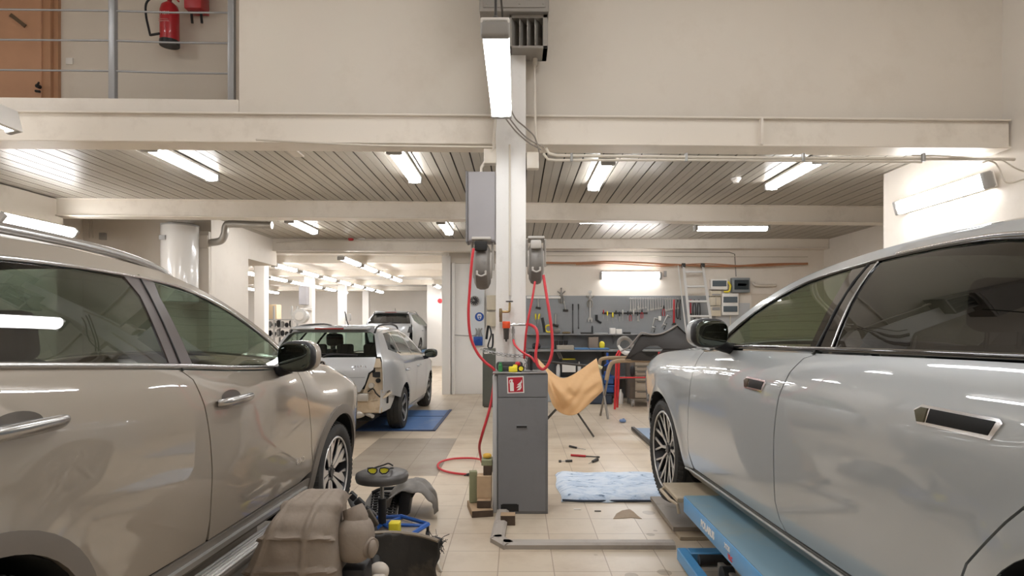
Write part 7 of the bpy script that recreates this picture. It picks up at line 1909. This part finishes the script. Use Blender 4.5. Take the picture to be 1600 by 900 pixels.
# close the back with a plain wall
bl = [bm.verts.new((G_[0, j].co.x+.03, 3.22, G_[0, j].co.z)) for j in range(nv+1)]
br = [bm.verts.new((G_[nu, j].co.x-.03, 3.22, G_[nu, j].co.z)) for j in range(nv+1)]
for j in range(nv):
    bm.faces.new((G_[0, j], G_[0, j+1], bl[j+1], bl[j])); bm.faces.new((G_[nu, j+1], G_[nu, j], br[j], br[j+1])); bm.faces.new((bl[j], bl[j+1], br[j+1], br[j]))
tb = [G_[i, nv] for i in range(nu+1)]
bm.faces.new(tb+[br[nv], bl[nv]])
bm.faces.new([G_[i, 0] for i in range(nu, -1, -1)]+[bl[0], br[0]])
obj('tank_shell', bm, tankm, t, 50)
bm = BM(); sph(bm, (-.80, 3.04, .40), .09, .10, .11, .75, 20, 14); cyl(bm, (-.76, 3.02, .375), (-.705, 2.99, .37), .055, .048, 18); sph(bm, (-.705, 2.99, .37), .02, .045, .045)
obj('filler_boss', bm, tankm, t, 60)
bm = BM(); tube(bm, [(-.82, 3.06, .55), (-.80, 3.05, .50), (-.79, 3.04, .44)], [.05, .06, .055], 14, 4); obj('side_bulge', bm, tankm, t, 60)
bm = BM(); box(bm, -.86, -.74, 2.98, 3.15, .0, .27, .02, 2); obj('lower_bracket', bm, black, t, 40)
bm = BM(); box(bm, -.735, -.66, 3.05, 3.12, .1, .20, .02, 3); tube(bm, [(-.70, 3.08, .1), (-.69, 3.08, .0)], .02, 8); obj('hose_stub', bm, MATS['duct_beige'], t, 50)

# black wheel-arch liner: curved sheet with an arm
linm = mat('liner_plastic', '#292622', .55, bump=.25, bscale=14, dirt='#6e6151', dscale=3.5, damt=.55)
t = thing('wheel_arch_liner', 'black muddy plastic wheel arch liner standing beside the stool', 'car part', (-.62, 3.6, 0))
bm = BM(); n1, n2 = 34, 16; G2 = {}
for i in range(n1+1):
    a_ = R(200-150*i/n1)
    for j in range(n2+1):
        v = j/n2; r_ = .30+.03*math.sin(i*.8)*.25+.012*math.sin(v*12)
        cx_, cy_ = -.66, 3.2
        x = cx_+r_*math.cos(a_)*1.0; y = cy_+.32*math.sin(a_); z = .30*v*(1-.25*(i/n1))+.0
        z += .10*max(0, 1-i/8)*v
        G2[i, j] = bm.verts.new((x+.03*v, y+.05*v, z+.006*math.sin(i*1.7)*v))
for i in range(n1):
    for j in range(n2): bm.faces.new((G2[i, j], G2[i+1, j], G2[i+1, j+1], G2[i, j+1]))
o = obj('liner_sheet', bm, linm, t, 60); md = o.modifiers.new('thick', 'SOLIDIFY'); md.thickness = .005
bm = BM(); tube(bm, [G for G in [Vector((-.66+.33*math.cos(R(200-150*i/12)), 3.25+.32*math.sin(R(200-150*i/12)), .30*(1-.25*i/12)+.10*max(0, 1-i/3)+.004)) for i in range(13)]], .011, 6, 3); obj('liner_rim', bm, mat('liner_edge', '#8e8272', .6), t, 50)
bm = BM(); tube(bm, [at(549, 776, 3.75), at(556, 790, 3.72), at(570, 806, 3.68), at(578, 825, 3.62), at(584, 850, 3.55), at(590, 890, 3.45)], [.03, .035, .05, .045, .03, .03], 12, 5, flat=.35); obj('liner_arm', bm, linm, t, 60)
for (x_, y_, w_) in ((551, 775, .03), (562, 786, .035), (576, 803, .05)):
    c = at(x_, y_, 3.66); bm = BM(); obox(bm, c, w_*1.6, .05, w_*1.2, R(10), 0, R(45), bev=.006); obj('liner_clip', bm, black, t, 40)
bm = BM(); obox(bm, at(577, 812, 3.62), .11, .03, .075, 0, 0, R(58), bev=.01); obj('plate_insert', bm, mat('dirty_black', '#4a4238', .5, dirt='#8a7c68', dscale=9, damt=.6), t, 40)
bm = BM(); sph(bm, at(592, 893, 3.3), .055, .05, .05); obj('liner_dome', bm, MATS['duct_beige'], t, 60)
# wiring brush
t = thing('wiring_loom', 'frayed black wiring loom with a yellow clip on the floor right of the liner', 'wiring', (-.52, 3.75, 0))
bm = BM(); c = at(683, 848, 3.85); random.seed(11)
for k in range(60):
    d = Vector((random.gauss(0, 1), random.gauss(0, 1), random.gauss(.3, 1))).normalized(); l = random.uniform(.03, .075)
    s0 = c+Vector((random.uniform(-.03, .03), random.uniform(-.03, .03), random.uniform(-.03, .03))); tube(bm, [s0, s0+d*l*.5, s0+d*l+Vector((0, 0, -.01))], .0022, 4)
sph(bm, c, .035, .035, .035); tube(bm, [c, at(676, 860, 3.8), at(670, 866, 3.75)], .022, 8)
obj('loom', bm, black, t)
bm = BM(); sph(bm, at(672, 858, 3.75), .014, .014, .014); obj('clip', bm, mat('lime', '#c4d94a', .4), t, 50)
bm = BM(); tube(bm, [at(674, 860, 3.74), at(679, 868, 3.70), at(684, 880, 3.66), at(690, 893, 3.62)], .006, 6, 4); box(bm, at(679, 0, 3.7).x, at(687, 0, 3.7).x, 3.66, 3.72, at(0, 880, 3.7).z, at(0, 876, 3.7).z); obj('cable', bm, pipew, t, 50)

# engine undertray with grille behind the stool
t = thing('undertray', 'grey plastic engine undertray with a ribbed grille lying behind the stool', 'car part', (-.95, 4.6, 0))
bm = BM(); Y_ = 4.75
def und(px, py): 
    return at(px, py, 4.95-.012*(py-750)*.6)
pp = [(577, 812), (566, 800), (572, 782), (580, 770), (600, 762), (628, 764), (622, 790), (613, 812)]
B0 = [und(*q) for q in pp]; A_ = [bm.verts.new(v) for v in B0]; C2 = [bm.verts.new(v+Vector((.02, .14, -.10))) for v in B0]
bm.faces.new(A_); bm.faces.new(C2[::-1])
for i in range(len(A_)): j = (i+1) % len(A_); bm.faces.new((A_[j], A_[i], C2[i], C2[j]))
bmesh.ops.triangulate(bm, faces=[f for f in bm.faces if len(f.verts) > 4])
obj('tray_panel', bm, mat('tray_plastic', '#6f6a64', .6, dirt='#4b463f', dscale=6, damt=.5), t)
slatp = mat('grille_black', '#1b1a19', .6)
for k in range(10):
    y0 = 772+4*k; bm = BM(); x0 = 582-.5*k; x1 = 624-.9*k
    tube(bm, [und(x0, y0)+Vector((0, -.012, .004)), und((x0+x1)/2, y0-2)+Vector((0, -.016, .006)), und(x1, y0)+Vector((0, -.012, .004))], .0085, 6, 2); obj('grille_slat', bm, slatp, t, 50)
bm = BM()
for k in range(6):
    xa = 586+8*k; tube(bm, [und(xa, 769)+Vector((0, -.022, 0)), und(xa-5, 808)+Vector((0, -.022, 0))], .0035, 4)
obj('grille_ribs', bm, mat('rib_grey', '#96908a', .5), t)
bm = BM(); c = at(634, 782, 4.7); obox(bm, c, .085, .12, .20, 0, R(-10), R(8), bev=.012); obj('air_box', bm, black, t, 40)
bm = BM(); c = at(640, 768, 4.72); obox(bm, c, .09, .07, .05, 0, 0, R(30), bev=.01); tube(bm, [at(582, 770, 4.75), at(596, 764, 4.75), at(618, 762, 4.75), at(632, 756, 4.75)], .014, 8, 3); obj('hose_bracket', bm, slatp, t, 40)
# crumpled grey shell
bm = BM(); random.seed(5); n1, n2 = 22, 18; G3 = {}
for i in range(n1+1):
    for j in range(n2+1):
        u, v = i/n1, j/n2
        a_ = PI*(.05+.9*u)
        x = -.80+.175*math.cos(PI-a_)*(.75+.35*v)+.09*(v-.5)*0
        z = .0+.27*math.sin(a_)**.8*math.sin(PI*(.12+.62*v))**.7+.012*math.sin(i*1.1+j*.6)*math.sin(j*.8)+.01*max(0, math.sin(u*9))*v
        y = 5.0-.42*v+.01*math.sin(i*1.3)
        G3[i, j] = bm.verts.new((x+.02*math.sin(j*.9), y, max(.004, z)))
for i in range(n1):
    for j in range(n2): bm.faces.new((G3[i, j], G3[i+1, j], G3[i+1, j+1], G3[i, j+1]))
o = obj('shell', bm, mat('shell_grey', '#78736d', .55, dirt='#544e47', dscale=6, damt=.6, bump=.2, bscale=20), t, 50); md = o.modifiers.new('thick', 'SOLIDIFY'); md.thickness = .006
